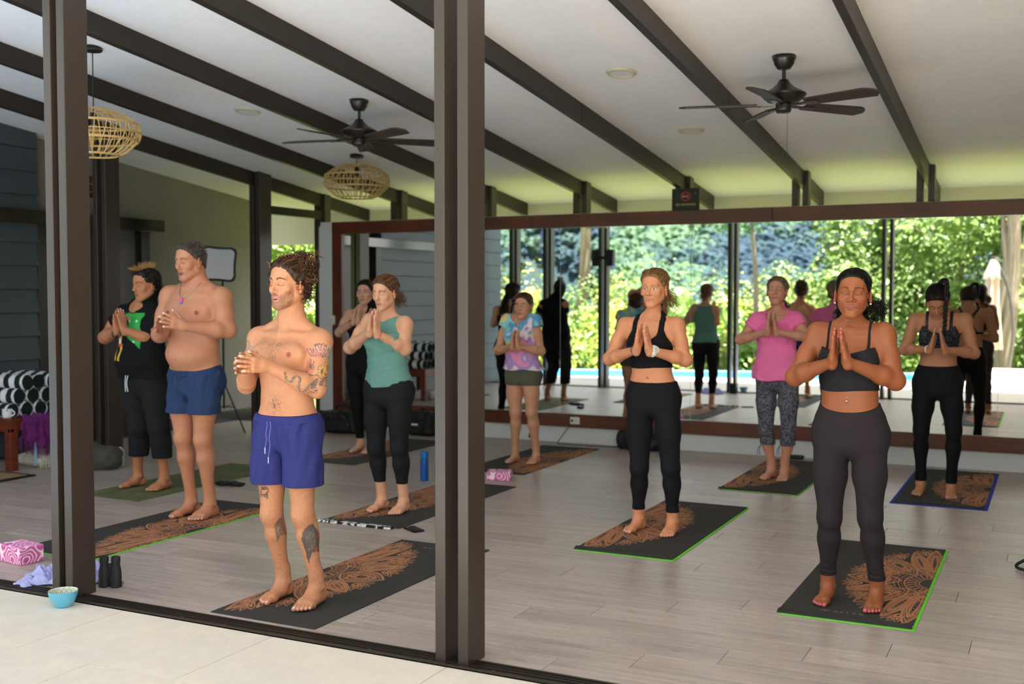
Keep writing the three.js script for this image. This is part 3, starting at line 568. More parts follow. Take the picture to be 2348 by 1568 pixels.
// a bare foot: z to the toes, x to the big toe, sole at y = 0; 0.255 m long, ankle above the origin
function footSolid() {
  const L = [[ell([0, 0.034, -0.042], [0.029, 0.034, 0.03]), 0], [cone([0, 0.09, -0.004], [0.003, 0.05, 0.025], 0.035, 0.033), 0.03], [cone([0.006, 0.044, 0.03], [0.016, 0.0255, 0.108], 0.031, 0.0225), 0.025], [cone([-0.008, 0.028, -0.02], [-0.024, 0.018, 0.092], 0.025, 0.0175), 0.025], [cone([0.02, 0.02, 0.1], [-0.028, 0.0165, 0.086], 0.021, 0.016), 0.02]];
  for (const q of [1, -1]) L.push([ell([q * 0.032, 0.078, -0.008], [0.011, 0.012, 0.013]), 0.012]);
  const toes = [[0.026, 0.112, 0.0275, 0.158, 0.0135, 0.0118], [0.007, 0.116, 0.006, 0.158, 0.0098, 0.0085], [-0.008, 0.11, -0.01, 0.149, 0.0092, 0.008], [-0.022, 0.102, -0.025, 0.137, 0.0088, 0.0076], [-0.034, 0.09, -0.038, 0.122, 0.0086, 0.0074]], tips = [];
  toes.forEach(([x0, z0, x1, z1, r0, r1]) => { const m = [(x0 + x1) / 2, 0.019, (z0 + z1) / 2]; L.push([cone([x0, 0.0165, z0], m, r0, r0), 0.006], [cone(m, [x1, 0.011, z1], r0, r1), 0.0025]); tips.push([x1, 0.011 + r1 * 0.7, z1 + r1 * 0.3]); });
  L.push([{ f: (x, y) => y - 0.0008, lo: [0, 0, 0], hi: [0, 0, 0] }, -0.006]);
  return { ...join(L, 0.05), tips };
}
const RINGS = {
  m: [[0.45, 0.09, 0.085, 0], [0.485, 0.15, 0.107, -0.006], [0.53, 0.166, 0.115, -0.014], [0.575, 0.157, 0.104, -0.005], [0.62, 0.147, 0.099, 0.003], [0.67, 0.152, 0.102, 0.006], [0.72, 0.166, 0.112, 0.004], [0.765, 0.175, 0.11, -0.004], [0.8, 0.165, 0.09, -0.014], [0.828, 0.12, 0.068, -0.02], [0.85, 0.06, 0.052, -0.022]],
  f: [[0.45, 0.095, 0.09, 0], [0.485, 0.16, 0.112, -0.008], [0.52, 0.174, 0.12, -0.018], [0.56, 0.16, 0.107, -0.01], [0.615, 0.127, 0.09, 0.002], [0.655, 0.126, 0.088, 0.006], [0.71, 0.138, 0.096, 0.006], [0.755, 0.147, 0.096, -0.002], [0.795, 0.138, 0.078, -0.014], [0.822, 0.1, 0.06, -0.02], [0.845, 0.05, 0.046, -0.022]],
};
const headCache = new Map();
function makePerson(S) {
  const J = S.J, H = S.H, s = H / 1.7, fem = S.sex === 'f', G = { chest: 1, waist: 1, hip: 1, leg: 1, arm: 1, belly: 0, bust: 1, glute: 1, ...S.girth };
  const near = !!S.near, root = thing('person', S.label, 'person', J.root[0], S.y ?? 0.008, J.root[1]);
  const P = { J, H, s, fem, near, root };
  const sh = [(J.S[0][0] + J.S[1][0]) / 2, (J.S[0][1] + J.S[1][1]) / 2, (J.S[0][2] + J.S[1][2]) / 2];
  const yF = (P.yF = (q) => (q <= 0.62 ? q * H : 0.62 * H + ((q - 0.62) / (0.795 - 0.62)) * (sh[1] - 0.62 * H)));
  const hipX = S.hipX ?? sh[0] * 0.25, cx = (P.cx = (y) => lerp(hipX, sh[0], smoothstep(y, 0.5 * H, 0.8 * H)));
  // trunk as a stack of ellipses
  const N = 96, y0 = yF(0.45), y1 = yF(fem ? 0.845 : 0.85), tab = new Float32Array((N + 1) * 3), R = RINGS[fem ? 'f' : 'm'];
  const half = vlen(vsub(J.S[0], J.S[1])) / 2, shW = clamp(half / ((fem ? 0.165 : 0.19) * s), 0.82, 1.12);
  for (let i = 0; i <= N; i++) {
    const y = lerp(y0, y1, i / N); let k = 0; while (k < R.length - 2 && yF(R[k + 1][0]) < y) k++;
    const a = R[k], b = R[k + 1], t = clamp((y - yF(a[0])) / (yF(b[0]) - yF(a[0])), 0, 1), u = t * t * (3 - 2 * t) * 0.5 + t * 0.5, q = lerp(a[0], b[0], t);
    const gw = q < 0.53 ? G.hip : q < 0.62 ? lerp(G.hip, G.waist, (q - 0.53) / 0.09) : q < 0.74 ? lerp(G.waist, G.chest, (q - 0.62) / 0.12) : lerp(G.chest, G.chest * shW, Math.min(1, (q - 0.74) / 0.05));
    const gd = 1 + (gw - 1) * 0.9;
    tab[3 * i] = lerp(a[1], b[1], u) * s * gw; tab[3 * i + 1] = lerp(a[2], b[2], u) * s * gd; tab[3 * i + 2] = lerp(a[3], b[3], u) * s;
  }
  const stack = { lo: [-0.3, y0, -0.25], hi: [0.3, y1, 0.25], f: (x, y, z) => {
    const q = clamp(((y - y0) / (y1 - y0)) * N, 0, N - 0.001), i = q | 0, t = q - i, a = tab[3 * i] + t * (tab[3 * i + 3] - tab[3 * i]), b = tab[3 * i + 1] + t * (tab[3 * i + 4] - tab[3 * i + 1]), c = tab[3 * i + 2] + t * (tab[3 * i + 5] - tab[3 * i + 2]);
    const px = x - cx(y), pz = z - c, k0 = Math.hypot(px / a, pz / b), k1 = Math.hypot(px / (a * a), pz / (b * b)), d = k1 < 1e-6 ? -Math.min(a, b) : (k0 * (k0 - 1)) / k1;
    return smax(d, Math.max(y0 - y, y - y1), 0.05);
  } };
  const T = [[stack, 0]], c0 = (q) => cx(yF(q));
  if (fem) for (const q of [1, -1]) { T.push([ell([c0(0.73) + q * 0.068 * s * G.chest, yF(0.727), 0.075 * s * (0.6 + 0.4 * G.chest)], [0.06 * s * G.bust, 0.06 * s * G.bust, 0.052 * s * G.bust]), 0.03]); }
  else for (const q of [1, -1]) { T.push([ell([c0(0.75) + q * 0.075 * s, yF(0.752), 0.07 * s], [0.082 * s * G.chest, 0.05 * s, 0.04 * s]), 0.035]); T.push([ell([c0(0.74) + q * 0.1 * s, yF(0.73), -0.06 * s], [0.065 * s, 0.09 * s, 0.045 * s]), 0.04]); }
  if (G.belly) T.push([ell([c0(0.6), yF(0.605), 0.035 * s + G.belly * 0.03], [0.125 * s * G.waist, 0.105 * s, 0.085 * s * (1 + G.belly * 0.35)]), 0.05]);
  for (const q of [1, -1]) T.push([ell([hipX + q * 0.07 * s * G.hip, 0.505 * H, -0.062 * s], [0.085 * s * G.hip, 0.085 * s, 0.075 * s * G.glute]), 0.04]);
  // head and neck
  const hd = { yaw: 0, pitch: 0, roll: 0, scale: 1, ...S.head }, e = new THREE.Euler(hd.pitch, hd.yaw, hd.roll, 'YXZ'), m4 = new THREE.Matrix4().makeRotationFromEuler(e), ax = [0, 1, 2].map((i) => m4.elements.slice(4 * i, 4 * i + 3));
  const head = (P.head = placed(headSolid(S.face), hd.at, ax[0], ax[1], ax[2], hd.scale));
  const nb = [sh[0], yF(0.825), -0.022 * s], nk = head.world(0, -0.045, -0.03), nr = (fem ? 0.044 : 0.056) * s * (G.neck ?? 1);
  const neck = cone(nb, nk, nr * 1.12, nr);
  T.push([neck, 0.035]);
  for (const i of [0, 1]) { const q = J.S[i]; T.push([cone(vadd(vmix(nb, nk, fem ? 0.3 : 0.45), [0, 0, -0.008]), vadd(q, [0, 0.016 * s, -0.005]), (fem ? 0.022 : 0.03) * s, (fem ? 0.026 : 0.036) * s), fem ? 0.03 : 0.045]); }
  if (!fem) { for (const i of [0, 1]) T.push([cone([sh[0], sh[1] + 0.035 * s, 0.05 * s], vadd(J.S[i], [0, 0.03 * s, 0.018 * s]), 0.011, 0.012), 0.022]); for (const i of [0, 1]) T.push([cone(head.world(i ? 0.05 : -0.05, -0.05, -0.02), [sh[0], sh[1] + 0.035 * s, 0.045 * s], 0.014, 0.01), 0.02]); }
  else for (const i of [0, 1]) T.push([cone([sh[0], sh[1] + 0.03 * s, 0.045 * s], vadd(J.S[i], [0, 0.02 * s, 0.015 * s]), 0.009, 0.01), 0.02]);
  const trunk = (P.trunk = join(T));
  // legs and feet
  const foot = footSolid(); P.feet = [];
  const legs = [0, 1].map((i) => {
    const q = i ? 1 : -1, hip = [hipX + q * 0.088 * s * G.hip, 0.515 * H, -0.006], K = J.K[i], A = [J.A[i][0], 0.085 * s, J.A[i][2]], up = vsub(K, hip);
    const a = Math.atan2((J.T[i][0] - J.A[i][0]) * 0.6 + q * 0.012, J.T[i][2] - J.A[i][2]), ft = placed(foot, [A[0], 0, A[2]], [-q * Math.cos(a), 0, q * Math.sin(a)], [0, 1, 0], [Math.sin(a), 0, Math.cos(a)], s * (fem ? 0.95 : 1.02));
    P.feet.push(ft);
    const lg = G.leg, mid = vadd(hip, up, 0.45), cf = vadd(K, vsub(A, K), 0.3);
    return join([[cone(hip, vadd(hip, up, 0.5), (fem ? 0.088 : 0.086) * s * lg, 0.073 * s * lg), 0], [cone(vadd(hip, up, 0.5), K, 0.073 * s * lg, 0.054 * s * lg), 0.03], [ell(vadd(mid, [q * 0.012, 0, 0.022]), [0.058 * s * lg, 0.15 * s, 0.055 * s * lg]), 0.03],
      [ell(vadd(K, [0, -0.004, 0.026 * s]), [0.03 * s, 0.036 * s, 0.026 * s]), 0.025], [cone(K, cf, 0.05 * s * lg, 0.045 * s * lg), 0.03], [cone(cf, vadd(A, [0, 0.05, 0]), 0.045 * s * lg, 0.0335 * s), 0.03], [cone(vadd(A, [0, 0.06, 0]), A, 0.034 * s, 0.034 * s), 0.02],
      [ell(vadd(cf, [q * 0.004, 0, -0.024 * s]), [0.043 * s * lg, 0.105 * s, 0.04 * s * lg]), 0.03], [ft, 0.02]]);
  });
  P.legs = legs;
  const lower = (P.lower = { f: (x, y, z) => smin(trunk.f(x, y, z), Math.min(legs[0].f(x, y, z), legs[1].f(x, y, z)), 0.045) });
  // arms and hands
  P.hands = []; P.arms = [0, 1].map((i) => {
    const q = i ? 1 : -1, Sx = J.S[i], E = J.E[i], g = G.arm, hs = S.hands ?? {}, HL = 0.106 * H * (hs.size ?? 1), off = [q * (hs.gap ?? 0.0125), 0, 0];
    const tip = vadd(hs.tips ? hs.tips[i] : J.tip, hs.tips ? [0, 0, 0] : off);
    const u = vnorm(vsub(tip, J.W[i])), W = vsub(tip, u.map((v) => v * HL));
    let n = hs.normal ? hs.normal[i] : [-q, 0, 0]; n = vnorm(vsub(n, u.map((v) => v * vdot(n, u)))); const cr = vcross(u, n), th = cr.map((v) => -v * q);   // thumb side
    const hd2 = placed(handSolid({ curl: hs.curl ?? 0.03, spread: hs.spread ?? 0.1, thumb: hs.thumb ?? 0 }), W, th, u, n, HL / 0.18);
    hd2.tips = handSolid({ curl: hs.curl ?? 0.03, spread: hs.spread ?? 0.1, thumb: hs.thumb ?? 0 }).tips; hd2.u = u; hd2.n = n; hd2.W = W; P.hands.push(hd2);
    const bi = vadd(Sx, vsub(E, Sx), 0.5), fo = vadd(E, vsub(W, E), 0.28), fm = fem ? 0.9 : 1.05;
    return join([[ell(vadd(Sx, [q * 0.004, 0.0, 0]), [0.056 * s * fm * g, 0.062 * s * g, 0.056 * s * fm * g]), 0], [cone(Sx, E, 0.05 * s * fm * g, 0.039 * s * fm * g), 0.03], [ell(vadd(bi, [0, -0.005, 0.01]), [0.044 * s * fm * g, 0.07 * s, 0.044 * s * fm * g]), 0.03], [ell(E, [0.041 * s * g, 0.04 * s * g, 0.041 * s * g]), 0.02], [cone(E, fo, 0.04 * s * g, 0.0425 * s * fm * g), 0.02], [cone(fo, W, 0.0425 * s * fm * g, 0.0255 * s * (fem ? 0.92 : 1.05)), 0.025], [hd2, 0.012]]);
  });
  const F = (P.f = (x, y, z) => {
    let d = lower.f(x, y, z);
    if (y > sh[1] - 0.75) { d = smin(d, head.f(x, y, z), 0.02); for (const i of [0, 1]) { const v = P.arms[i].f(x, y, z), q = J.S[i], r = Math.hypot(x - q[0], y - q[1], z - q[2]); d = smin(d, v, 0.004 + 0.045 * Math.max(0, 1 - r / (0.2 * s))); } }
    return d;
  });
  const far = (P.bounds = { lo: [-0.62, -0.004, -0.3], hi: [0.62, H + 0.12, 0.5] });
  for (const a of [0, 1]) for (const o of [P.arms[a], legs[a]]) for (const i of [0, 2]) { far.lo[i] = Math.min(far.lo[i], o.lo[i] - 0.02); far.hi[i] = Math.max(far.hi[i], o.hi[i] + 0.02); }
  // garments
  const wear = S.wear(P), covers = wear.filter((w) => w.cover !== false);
  for (const w of wear) {
    const g = surface(w.f, [w.lo?.[0] ?? far.lo[0], w.y0 - 0.03, w.lo?.[2] ?? -0.28], [w.hi?.[0] ?? far.hi[0], w.y1 + 0.03, w.hi?.[2] ?? 0.3], w.h ?? (near ? 0.0056 : 0.0082), null);
    const o = mesh(w.name, surfGeo([g], w.paint), w.mat, root); if (w.label) o.userData.label = w.label;
  }
  // skin
  const boxes = [], inBox = (x, y, z) => boxes.some(([a, b]) => x > a[0] + 0.012 && x < b[0] - 0.012 && y > a[1] + 0.012 && y < b[1] - 0.012 && z > a[2] + 0.012 && z < b[2] - 0.012);
  const grow = (o, m) => [o.lo.map((v) => v - m), o.hi.map((v) => v + m)];
  const hb = grow(head, 0.02); hb[0][1] = Math.min(...[head.world(0, -0.125, 0)[1]]); boxes.push(hb);
  const a0 = grow(P.hands[0], 0.015), a1 = grow(P.hands[1], 0.015); boxes.push([a0[0].map((v, i) => Math.min(v, a1[0][i])), a0[1].map((v, i) => Math.max(v, a1[1][i]))]);
  for (const ft of P.feet) { const b = grow(ft, 0.015); b[1][1] = 0.1 * s; boxes.push(b); }
  const hs = near ? [0.0027, 0.0029, 0.0038] : [0.0037, 0.0036, 0.0045];
  const parts = [surface(F, far.lo, far.hi, near ? 0.0052 : 0.0086, (x, y, z) => !inBox(x, y, z)), surface(F, boxes[0][0], boxes[0][1], hs[0]), surface(F, boxes[1][0], boxes[1][1], hs[1]), surface(F, boxes[2][0], boxes[2][1], hs[2]), surface(F, boxes[3][0], boxes[3][1], hs[2])];
  const base = lin(S.skin), lip = lin(S.lips), brow = lin(S.brow), lash = lin(S.lash ?? [40, 28, 24]), nail = S.nails ? lin(S.nails) : null, red = lin([S.skin[0] * 1.02, S.skin[1] * 0.86, S.skin[2] * 0.82]);
  const handTips = []; for (const hnd of P.hands) hnd.tips.forEach((t) => handTips.push([hnd.world(...t), hnd.n, hnd.u]));
  const toeTips = []; for (const ft of P.feet) foot.tips.forEach((t, i) => toeTips.push([ft.world(...t), (i ? 0.0062 : 0.0095) * s]));
  const FC = S.face ?? {};
  const paint = (x, y, z, nx, ny, nz) => {
    let c = base; const v = 1 + 0.05 * noise3(x * 18, y * 18, z * 18) + 0.03 * noise3(x * 70, y * 70, z * 70); c = [c[0] * v, c[1] * v, c[2] * v];
    if (x > hb[0][0] && x < hb[1][0] && y > hb[0][1] && z > hb[0][2] && z < hb[1][2]) {
      const [a, b, d] = head.local(x, y, z), m = Math.abs(a);
      c = mix3(c, red, 0.28 * Math.max(0, 1 - Math.hypot(m - 0.04, (b + 0.03), (d - 0.07)) / 0.035) + 0.5 * Math.max(0, 1 - Math.hypot(a, b + 0.03, d - 0.1) / 0.02) + (m > 0.074 && d < 0.02 ? 0.4 : 0));
      if (d > 0.03) {
        if (S.stubble) { const w = smoothstep(-0.066 + m * 0.62 - b + 0.006 * noise3(a * 50, b * 50, d * 50), -0.01, 0.016), mu = 1 - smoothstep(Math.hypot(m * 0.42, (b + 0.0505) * 1.35), 0.006, 0.0125); c = mix3(c, brow, clamp(Math.max(w * 0.62, mu * 0.8) * S.stubble * (0.8 + 0.45 * noise3(a * 170, b * 170, d * 170)), 0, 0.85)); }
        const lx = m / 0.026; if (lx < 1 && d > 0.07) { const half2 = 0.0125 * (1 - lx * lx) ** 0.6 * (FC.lips ?? 1) + 0.001 + (FC.mouthOpen ?? 0) * 0.006, dy = b + 0.0655 + (FC.mouthOpen ?? 0) * 0.004; if (Math.abs(dy) < half2) c = mix3(c, lip, 0.85 * smoothstep(half2 - Math.abs(dy), 0, 0.003)); if (FC.mouthOpen ? Math.hypot(a / 0.016, dy / 0.0048) < 1 : Math.abs(dy + lx * 0.0006) < 0.0016) c = mix3(c, FC.mouthOpen && dy > 0.0006 ? lin([225, 215, 205]) : lin([60, 26, 22]), FC.mouthOpen ? 0.85 : 0.6); }
        const bx = (m - 0.013) / 0.04; if (bx > 0 && bx < 1 && d > 0.04) { const by = 0.0235 + 0.0075 * Math.sin(Math.min(1, bx * 1.25) * 2.2) - bx * bx * 0.006, th = (S.browW ?? 0.0042) * (1 - bx * 0.45); if (Math.abs(b - by) < th + 0.001) c = mix3(c, brow, 0.92 * smoothstep(th + 0.001 - Math.abs(b - by), 0, 0.0018)); }
        const ex = (m - 0.0305) / 0.0165; if (Math.abs(ex) < 1.08 && d > 0.055) {
          const lid = -0.0015 - 0.0045 * (1 - ex * ex), dl = Math.abs(b - lid);
          if (FC.eyes === 'open') { const top = 0.0035 + 0.0035 * (1 - ex * ex), bot = -0.0045 - 0.001 * (1 - ex * ex); if (b < top && b > bot && Math.abs(ex) < 0.92) { c = lin([214, 206, 198]); const ir = Math.hypot(m - 0.0305 - (S.gaze ?? 0) * Math.sign(a), b + 0.0005); if (ir < 0.0056) c = lin(S.iris ?? [80, 70, 60]); if (ir < 0.0024) c = [0.01, 0.01, 0.01]; } if (Math.abs(b - top) < 0.0017) c = mix3(c, lash, 0.85); }
          else { if (dl < 0.0019) c = mix3(c, lash, 0.88 * smoothstep(0.0019 - dl, 0, 0.0012)); else if (b > lid && b < lid + 0.014) c = mix3(c, mix3(c, lash, 0.3), 0.6 * (S.shadow ?? 0.5)); }
        }
        if (Math.hypot(m - 0.0065, (b + 0.0415) * 1.4, 0) < 0.0036 && d > 0.085) c = mix3(c, [0.03, 0.012, 0.01], 0.75);
      }
      if (S.scalp) { const k = S.scalp(a, b, d); if (k > 0) c = mix3(c, brow, k); }
    }
    for (const [t, n, u] of handTips) { const dx = x - t[0], dy = y - t[1], dz = z - t[2], q = dx * dx + dy * dy + dz * dz; if (q < 0.00018) { if (nx * n[0] + ny * n[1] + nz * n[2] < -0.25 && dx * u[0] + dy * u[1] + dz * u[2] > -0.0065) c = nail ?? mix3(c, lin([236, 200, 186]), 0.7); else c = mix3(c, red, 0.3); } }
    if (y < 0.03) for (const [t, r] of toeTips) { const dx = x - t[0], dy = y - t[1], dz = z - t[2]; if (dx * dx + dy * dy * 2 + dz * dz < r * r && ny > 0.05) c = nail ?? mix3(c, lin([232, 200, 188]), 0.6); }
    if (S.ink) c = S.ink(c, x, y, z, P, nx, ny, nz);
    return c;
  };
  const skin = new THREE.MeshPhysicalMaterial({ color: 0xffffff, vertexColors: true, roughness: S.gloss ?? 0.52, specularIntensity: 0.6, sheen: 0.25, sheenRoughness: 0.5, sheenColor: srgb(...S.skin) });
  mesh('body', surfGeo(parts, paint), skin, root);
  if (S.hair) S.hair(P, root);
  if (S.extras) S.extras(P, root);
  return P;
}
// ---- hair helpers, in head axes
const skullC = [0, 0.034, -0.018], skullR = [0.0745, 0.084, 0.096];
const scalpSolid = join([[ell(skullC, skullR), 0], [ell([0, -0.03, -0.055], [0.055, 0.06, 0.045]), 0.03], [ell([0, 0.06, 0.047], [0.054, 0.04, 0.03]), 0.03]], 0.3);
const onSkull = (d, off) => { const n = vnorm(d); let a = 0.03, b = 0.24; for (let i = 0; i < 15; i++) { const m = (a + b) / 2; if (scalpSolid.f(skullC[0] + n[0] * m, skullC[1] + n[1] * m, skullC[2] + n[2] * m) < off) a = m; else b = m; } return [skullC[0] + n[0] * a, skullC[1] + n[1] * a, skullC[2] + n[2] * a]; };
const hairMat = (rough = 0.5) => new THREE.MeshPhysicalMaterial({ color: 0xffffff, vertexColors: true, roughness: rough, specularIntensity: 0.6 });
// where the hair begins: z of the hairline at height b and half width a
const hairline = (a, b, up = 0) => { const h = b - up; return (h > 0.02 ? 0.042 + 0.62 * (h - 0.02) : 0.042 - 1.15 * (0.02 - h)) - 0.12 * Math.max(0, Math.abs(a) - 0.045); };
// cap of hair behind the hairline
function hairCap(P, parent, { off = 0.009, up = 0, low = -0.075, color, amp = 0.003, freq = 70, name = 'hair' }) {
  const f = (x, y, z) => { const [a, b, d] = P.head.local(x, y, z); const hl = hairline(a, b, up); let q = scalpSolid.f(a, b, d) - off * (0.3 + 0.7 * smoothstep(hl - d, 0, 0.03)) + amp * noise3(a * freq, b * freq * 0.5, d * freq * 0.5); q = smax(q, (d - hl) * 0.8, 0.005); return smax(q, low - b, 0.015); };
  const g = surface(f, P.head.lo.map((v) => v - 0.04), P.head.hi.map((v) => v + 0.04), P.near ? 0.004 : 0.005), c = lin(color);
  return mesh(name, surfGeo([g], (x, y, z) => { const k = 0.85 + 0.35 * noise3(x * 120, y * 40, z * 60); return [c[0] * k, c[1] * k, c[2] * k]; }), hairMat(), parent);
}
// strands over the skull from the hairline to a gathering point
function combed(P, gather, n, { from = (i) => [rr(-1, 1), rr(0.15, 1), rr(0.2, 1)], off = 0.012, r = 0.0015, colors, jitter = 0.004, seg = 8, up = 0 }) {
  const out = [], gd = vsub(gather, skullC), gl = vlen(gd);
  for (let i = 0; i < n; i++) {
    let a = vnorm(from(i)); for (let k = 0; k < 40; k++) { const p = onSkull(a, off * 0.6); if (p[2] < hairline(p[0], p[1], up) - 0.003) break; a = vnorm([a[0], a[1] + 0.06, a[2] - 0.1]); }
    const b = vnorm(gd), m = vnorm([a[0], 0.7, -0.25]), pts = [], w = rr(0.4, 1), ph = rr(0, 6);      // over the crown, never across the face
    for (let k = 0; k <= seg; k++) { const t = k / seg, q = vnorm([0, 1, 2].map((c) => (1 - t) * (1 - t) * a[c] + 2 * t * (1 - t) * m[c] * 1.2 + t * t * b[c])), p = onSkull(q, off * (0.5 + 0.5 * Math.sin(Math.PI * Math.min(1, t * 0.6 + 0.2))) + jitter * w * Math.sin(t * 5 + ph) * Math.min(1, t * 4)); const z = t > 0.85 ? vmix(p, gather, (t - 0.85) / 0.15) : p; pts.push(P.head.world(...z)); }
    const c = lin(colors[i % colors.length]), v = rr(0.75, 1.25); out.push([pts, r * 0.7, r, c.map((q) => q * v)]);
  }
  return out;
}
// a lock following a path, curled; the path is in head axes
function lock(P, path, { r = 0.002, r1 = 0.0012, curl = 0, turns = 4, seg = 18, color, ph = 0 }) {
  const c = new THREE.CatmullRomCurve3(path.map((p) => V(...p))), pts = [], o = new THREE.Vector3();
  for (let i = 0; i <= seg; i++) { const t = i / seg; c.getPoint(t, o); const a = ph + t * turns * 6.283, k = curl * Math.min(1, t * 4); pts.push(P.head.world(o.x + Math.cos(a) * k, o.y + Math.sin(a * 1.0) * k * 0.5, o.z + Math.sin(a) * k)); }
  const v = rr(0.75, 1.25); return [pts, r, r1, lin(color).map((q) => q * v)];
}
const hairMesh = (name, list, parent, rad = 3, rough = 0.5) => mesh(name, strands(list, rad), hairMat(rough), parent);
// joints of the ten people in metres, right side first, each from its own spot on the floor
const JOINTS = {
  man: { root: [-3.358,-4.332], T: [[-0.09,0.006,0.136],[0.125,0.006,0.159]], A: [[-0.111,0.047,-0.056],[0.111,0.084,-0.034]], K: [[-0.122,0.437,0.015],[0.069,0.45,0.015]], S: [[-0.235,1.31,-0.01],[0.145,1.307,-0.01]], E: [[-0.26,1.073,0.03],[0.132,1.065,0.0]], W: [[-0.055,1.174,0.27],[0.024,1.189,0.22]], tip: [-0.063,1.223,0.34], chin: [-0.052,1.423,0.09], top: [0.028,1.689,0.0] },
  old: { root: [-5.255,-5.711], T: [[-0.127,0.006,0.161],[0.086,0.006,0.165]], A: [[-0.086,0.084,-0.047],[0.086,0.112,-0.043]], K: [[-0.092,0.54,0.015],[0.083,0.539,0.015]], S: [[-0.209,1.526,-0.01],[0.235,1.515,-0.01]], E: [[-0.26,1.245,0.05],[0.278,1.282,-0.03]], W: [[0.011,1.281,0.28],[0.143,1.31,0.22]], tip: [-0.019,1.374,0.33], chin: [-0.02,1.586,0.09], top: [-0.002,1.861,0.0] },
  tee: { root: [-6.377,-6.387], T: [[-0.207,0.006,0.142],[0.127,0.006,0.143]], A: [[-0.138,0.097,-0.045],[0.138,0.066,-0.045]], K: [[-0.06,0.481,0.015],[0.145,0.492,0.015]], S: [[-0.216,1.42,-0.01],[0.133,1.416,-0.01]], E: [[-0.363,1.18,0.06],[0.084,1.186,0.0]], W: [[-0.089,1.234,0.2],[-0.012,1.248,0.2]], tip: [-0.036,1.419,0.23], chin: [0.025,1.461,0.09], top: [0.053,1.715,0.0] },
  teal: { root: [-4.169,-6.456], T: [[-0.108,0.006,0.138],[0.081,0.006,0.143]], A: [[-0.092,0.111,-0.047],[0.092,0.115,-0.043]], K: [[-0.097,0.442,0.015],[0.094,0.455,0.015]], S: [[-0.156,1.361,-0.01],[0.129,1.343,-0.01]], E: [[-0.3,1.148,0.03],[0.134,1.145,0.0]], W: [[-0.012,1.287,0.2],[0.037,1.273,0.2]], tip: [0.047,1.431,0.23], chin: [0.001,1.432,0.09], top: [-0.013,1.649,0.0] },
  tank: { root: [-5.961,-8.777], T: [[-0.039,0.006,0.123],[0.136,0.006,0.161]], A: [[-0.051,0.045,-0.064],[0.051,0.035,-0.026]], K: [[0.016,0.438,0.015],[0.091,0.442,0.015]], S: [[-0.106,1.345,-0.01],[0.104,1.347,-0.01]], E: [[-0.222,1.152,0.03],[0.095,1.14,0.0]], W: [[0.097,1.253,0.2],[0.131,1.253,0.2]], tip: [0.192,1.418,0.23], chin: [0.102,1.436,0.09], top: [0.053,1.648,0.0] },
  tie: { root: [-4.288,-8.87], T: [[-0.125,0.006,0.137],[0.083,0.006,0.117]], A: [[-0.101,0.064,-0.035],[0.101,0.054,-0.055]], K: [[-0.072,0.457,0.015],[0.09,0.465,0.015]], S: [[-0.164,1.279,-0.01],[0.107,1.282,-0.01]], E: [[-0.242,1.014,0.03],[0.172,1.015,0.0]], W: [[-0.012,1.074,0.2],[0.04,1.087,0.2]], tip: [0.037,1.219,0.23], chin: [0.003,1.331,0.09], top: [0.02,1.529,0.0] },
  blonde: { root: [-2.284,-6.633], T: [[-0.165,0.006,0.14],[0.101,0.006,0.145]], A: [[-0.116,0.093,-0.048],[0.116,0.099,-0.042]], K: [[-0.089,0.412,0.015],[0.12,0.427,0.015]], S: [[-0.196,1.361,-0.01],[0.145,1.365,-0.01]], E: [[-0.29,1.108,0.03],[0.207,1.114,0.0]], W: [[-0.042,1.186,0.2],[0.032,1.194,0.2]], tip: [0.002,1.356,0.23], chin: [0.004,1.44,0.09], top: [0.008,1.676,0.0] },
  pink: { root: [-2.037,-9.013], T: [[-0.126,0.006,0.127],[0.045,0.006,0.157]], A: [[-0.059,0.056,-0.06],[0.059,0.054,-0.03]], K: [[-0.089,0.416,0.015],[0.097,0.426,0.015]], S: [[-0.163,1.325,-0.01],[0.13,1.328,-0.01]], E: [[-0.297,1.151,0.03],[0.218,1.196,0.0]], W: [[-0.036,1.226,0.2],[0.027,1.238,0.2]], tip: [-0.003,1.395,0.23], chin: [-0.033,1.453,0.09], top: [-0.003,1.66,0.0] },
  bw: { root: [-0.877,-5.506], T: [[-0.131,0.006,0.132],[0.084,0.006,0.146]], A: [[-0.118,0.097,-0.052],[0.118,0.111,-0.038]], K: [[-0.102,0.432,0.015],[0.09,0.449,0.015]], S: [[-0.182,1.376,-0.01],[0.131,1.38,-0.01]], E: [[-0.275,1.12,0.03],[0.195,1.114,0.0]], W: [[-0.063,1.232,0.2],[-0.003,1.226,0.2]], tip: [-0.039,1.376,0.23], chin: [-0.01,1.42,0.09], top: [-0.001,1.643,0.0] },
  braid: { root: [-0.793,-8.811], T: [[-0.127,0.006,0.119],[0.109,0.006,0.156]], A: [[-0.111,0.095,-0.064],[0.111,0.091,-0.026]], K: [[-0.106,0.491,0.015],[0.125,0.504,0.015]], S: [[-0.163,1.343,-0.01],[0.184,1.347,-0.01]], E: [[-0.233,1.105,0.03],[0.253,1.089,0.0]], W: [[-0.03,1.128,0.2],[0.06,1.139,0.2]], tip: [0.021,1.281,0.23], chin: [0.008,1.338,0.09], top: [-0.005,1.592,0.0] },
};
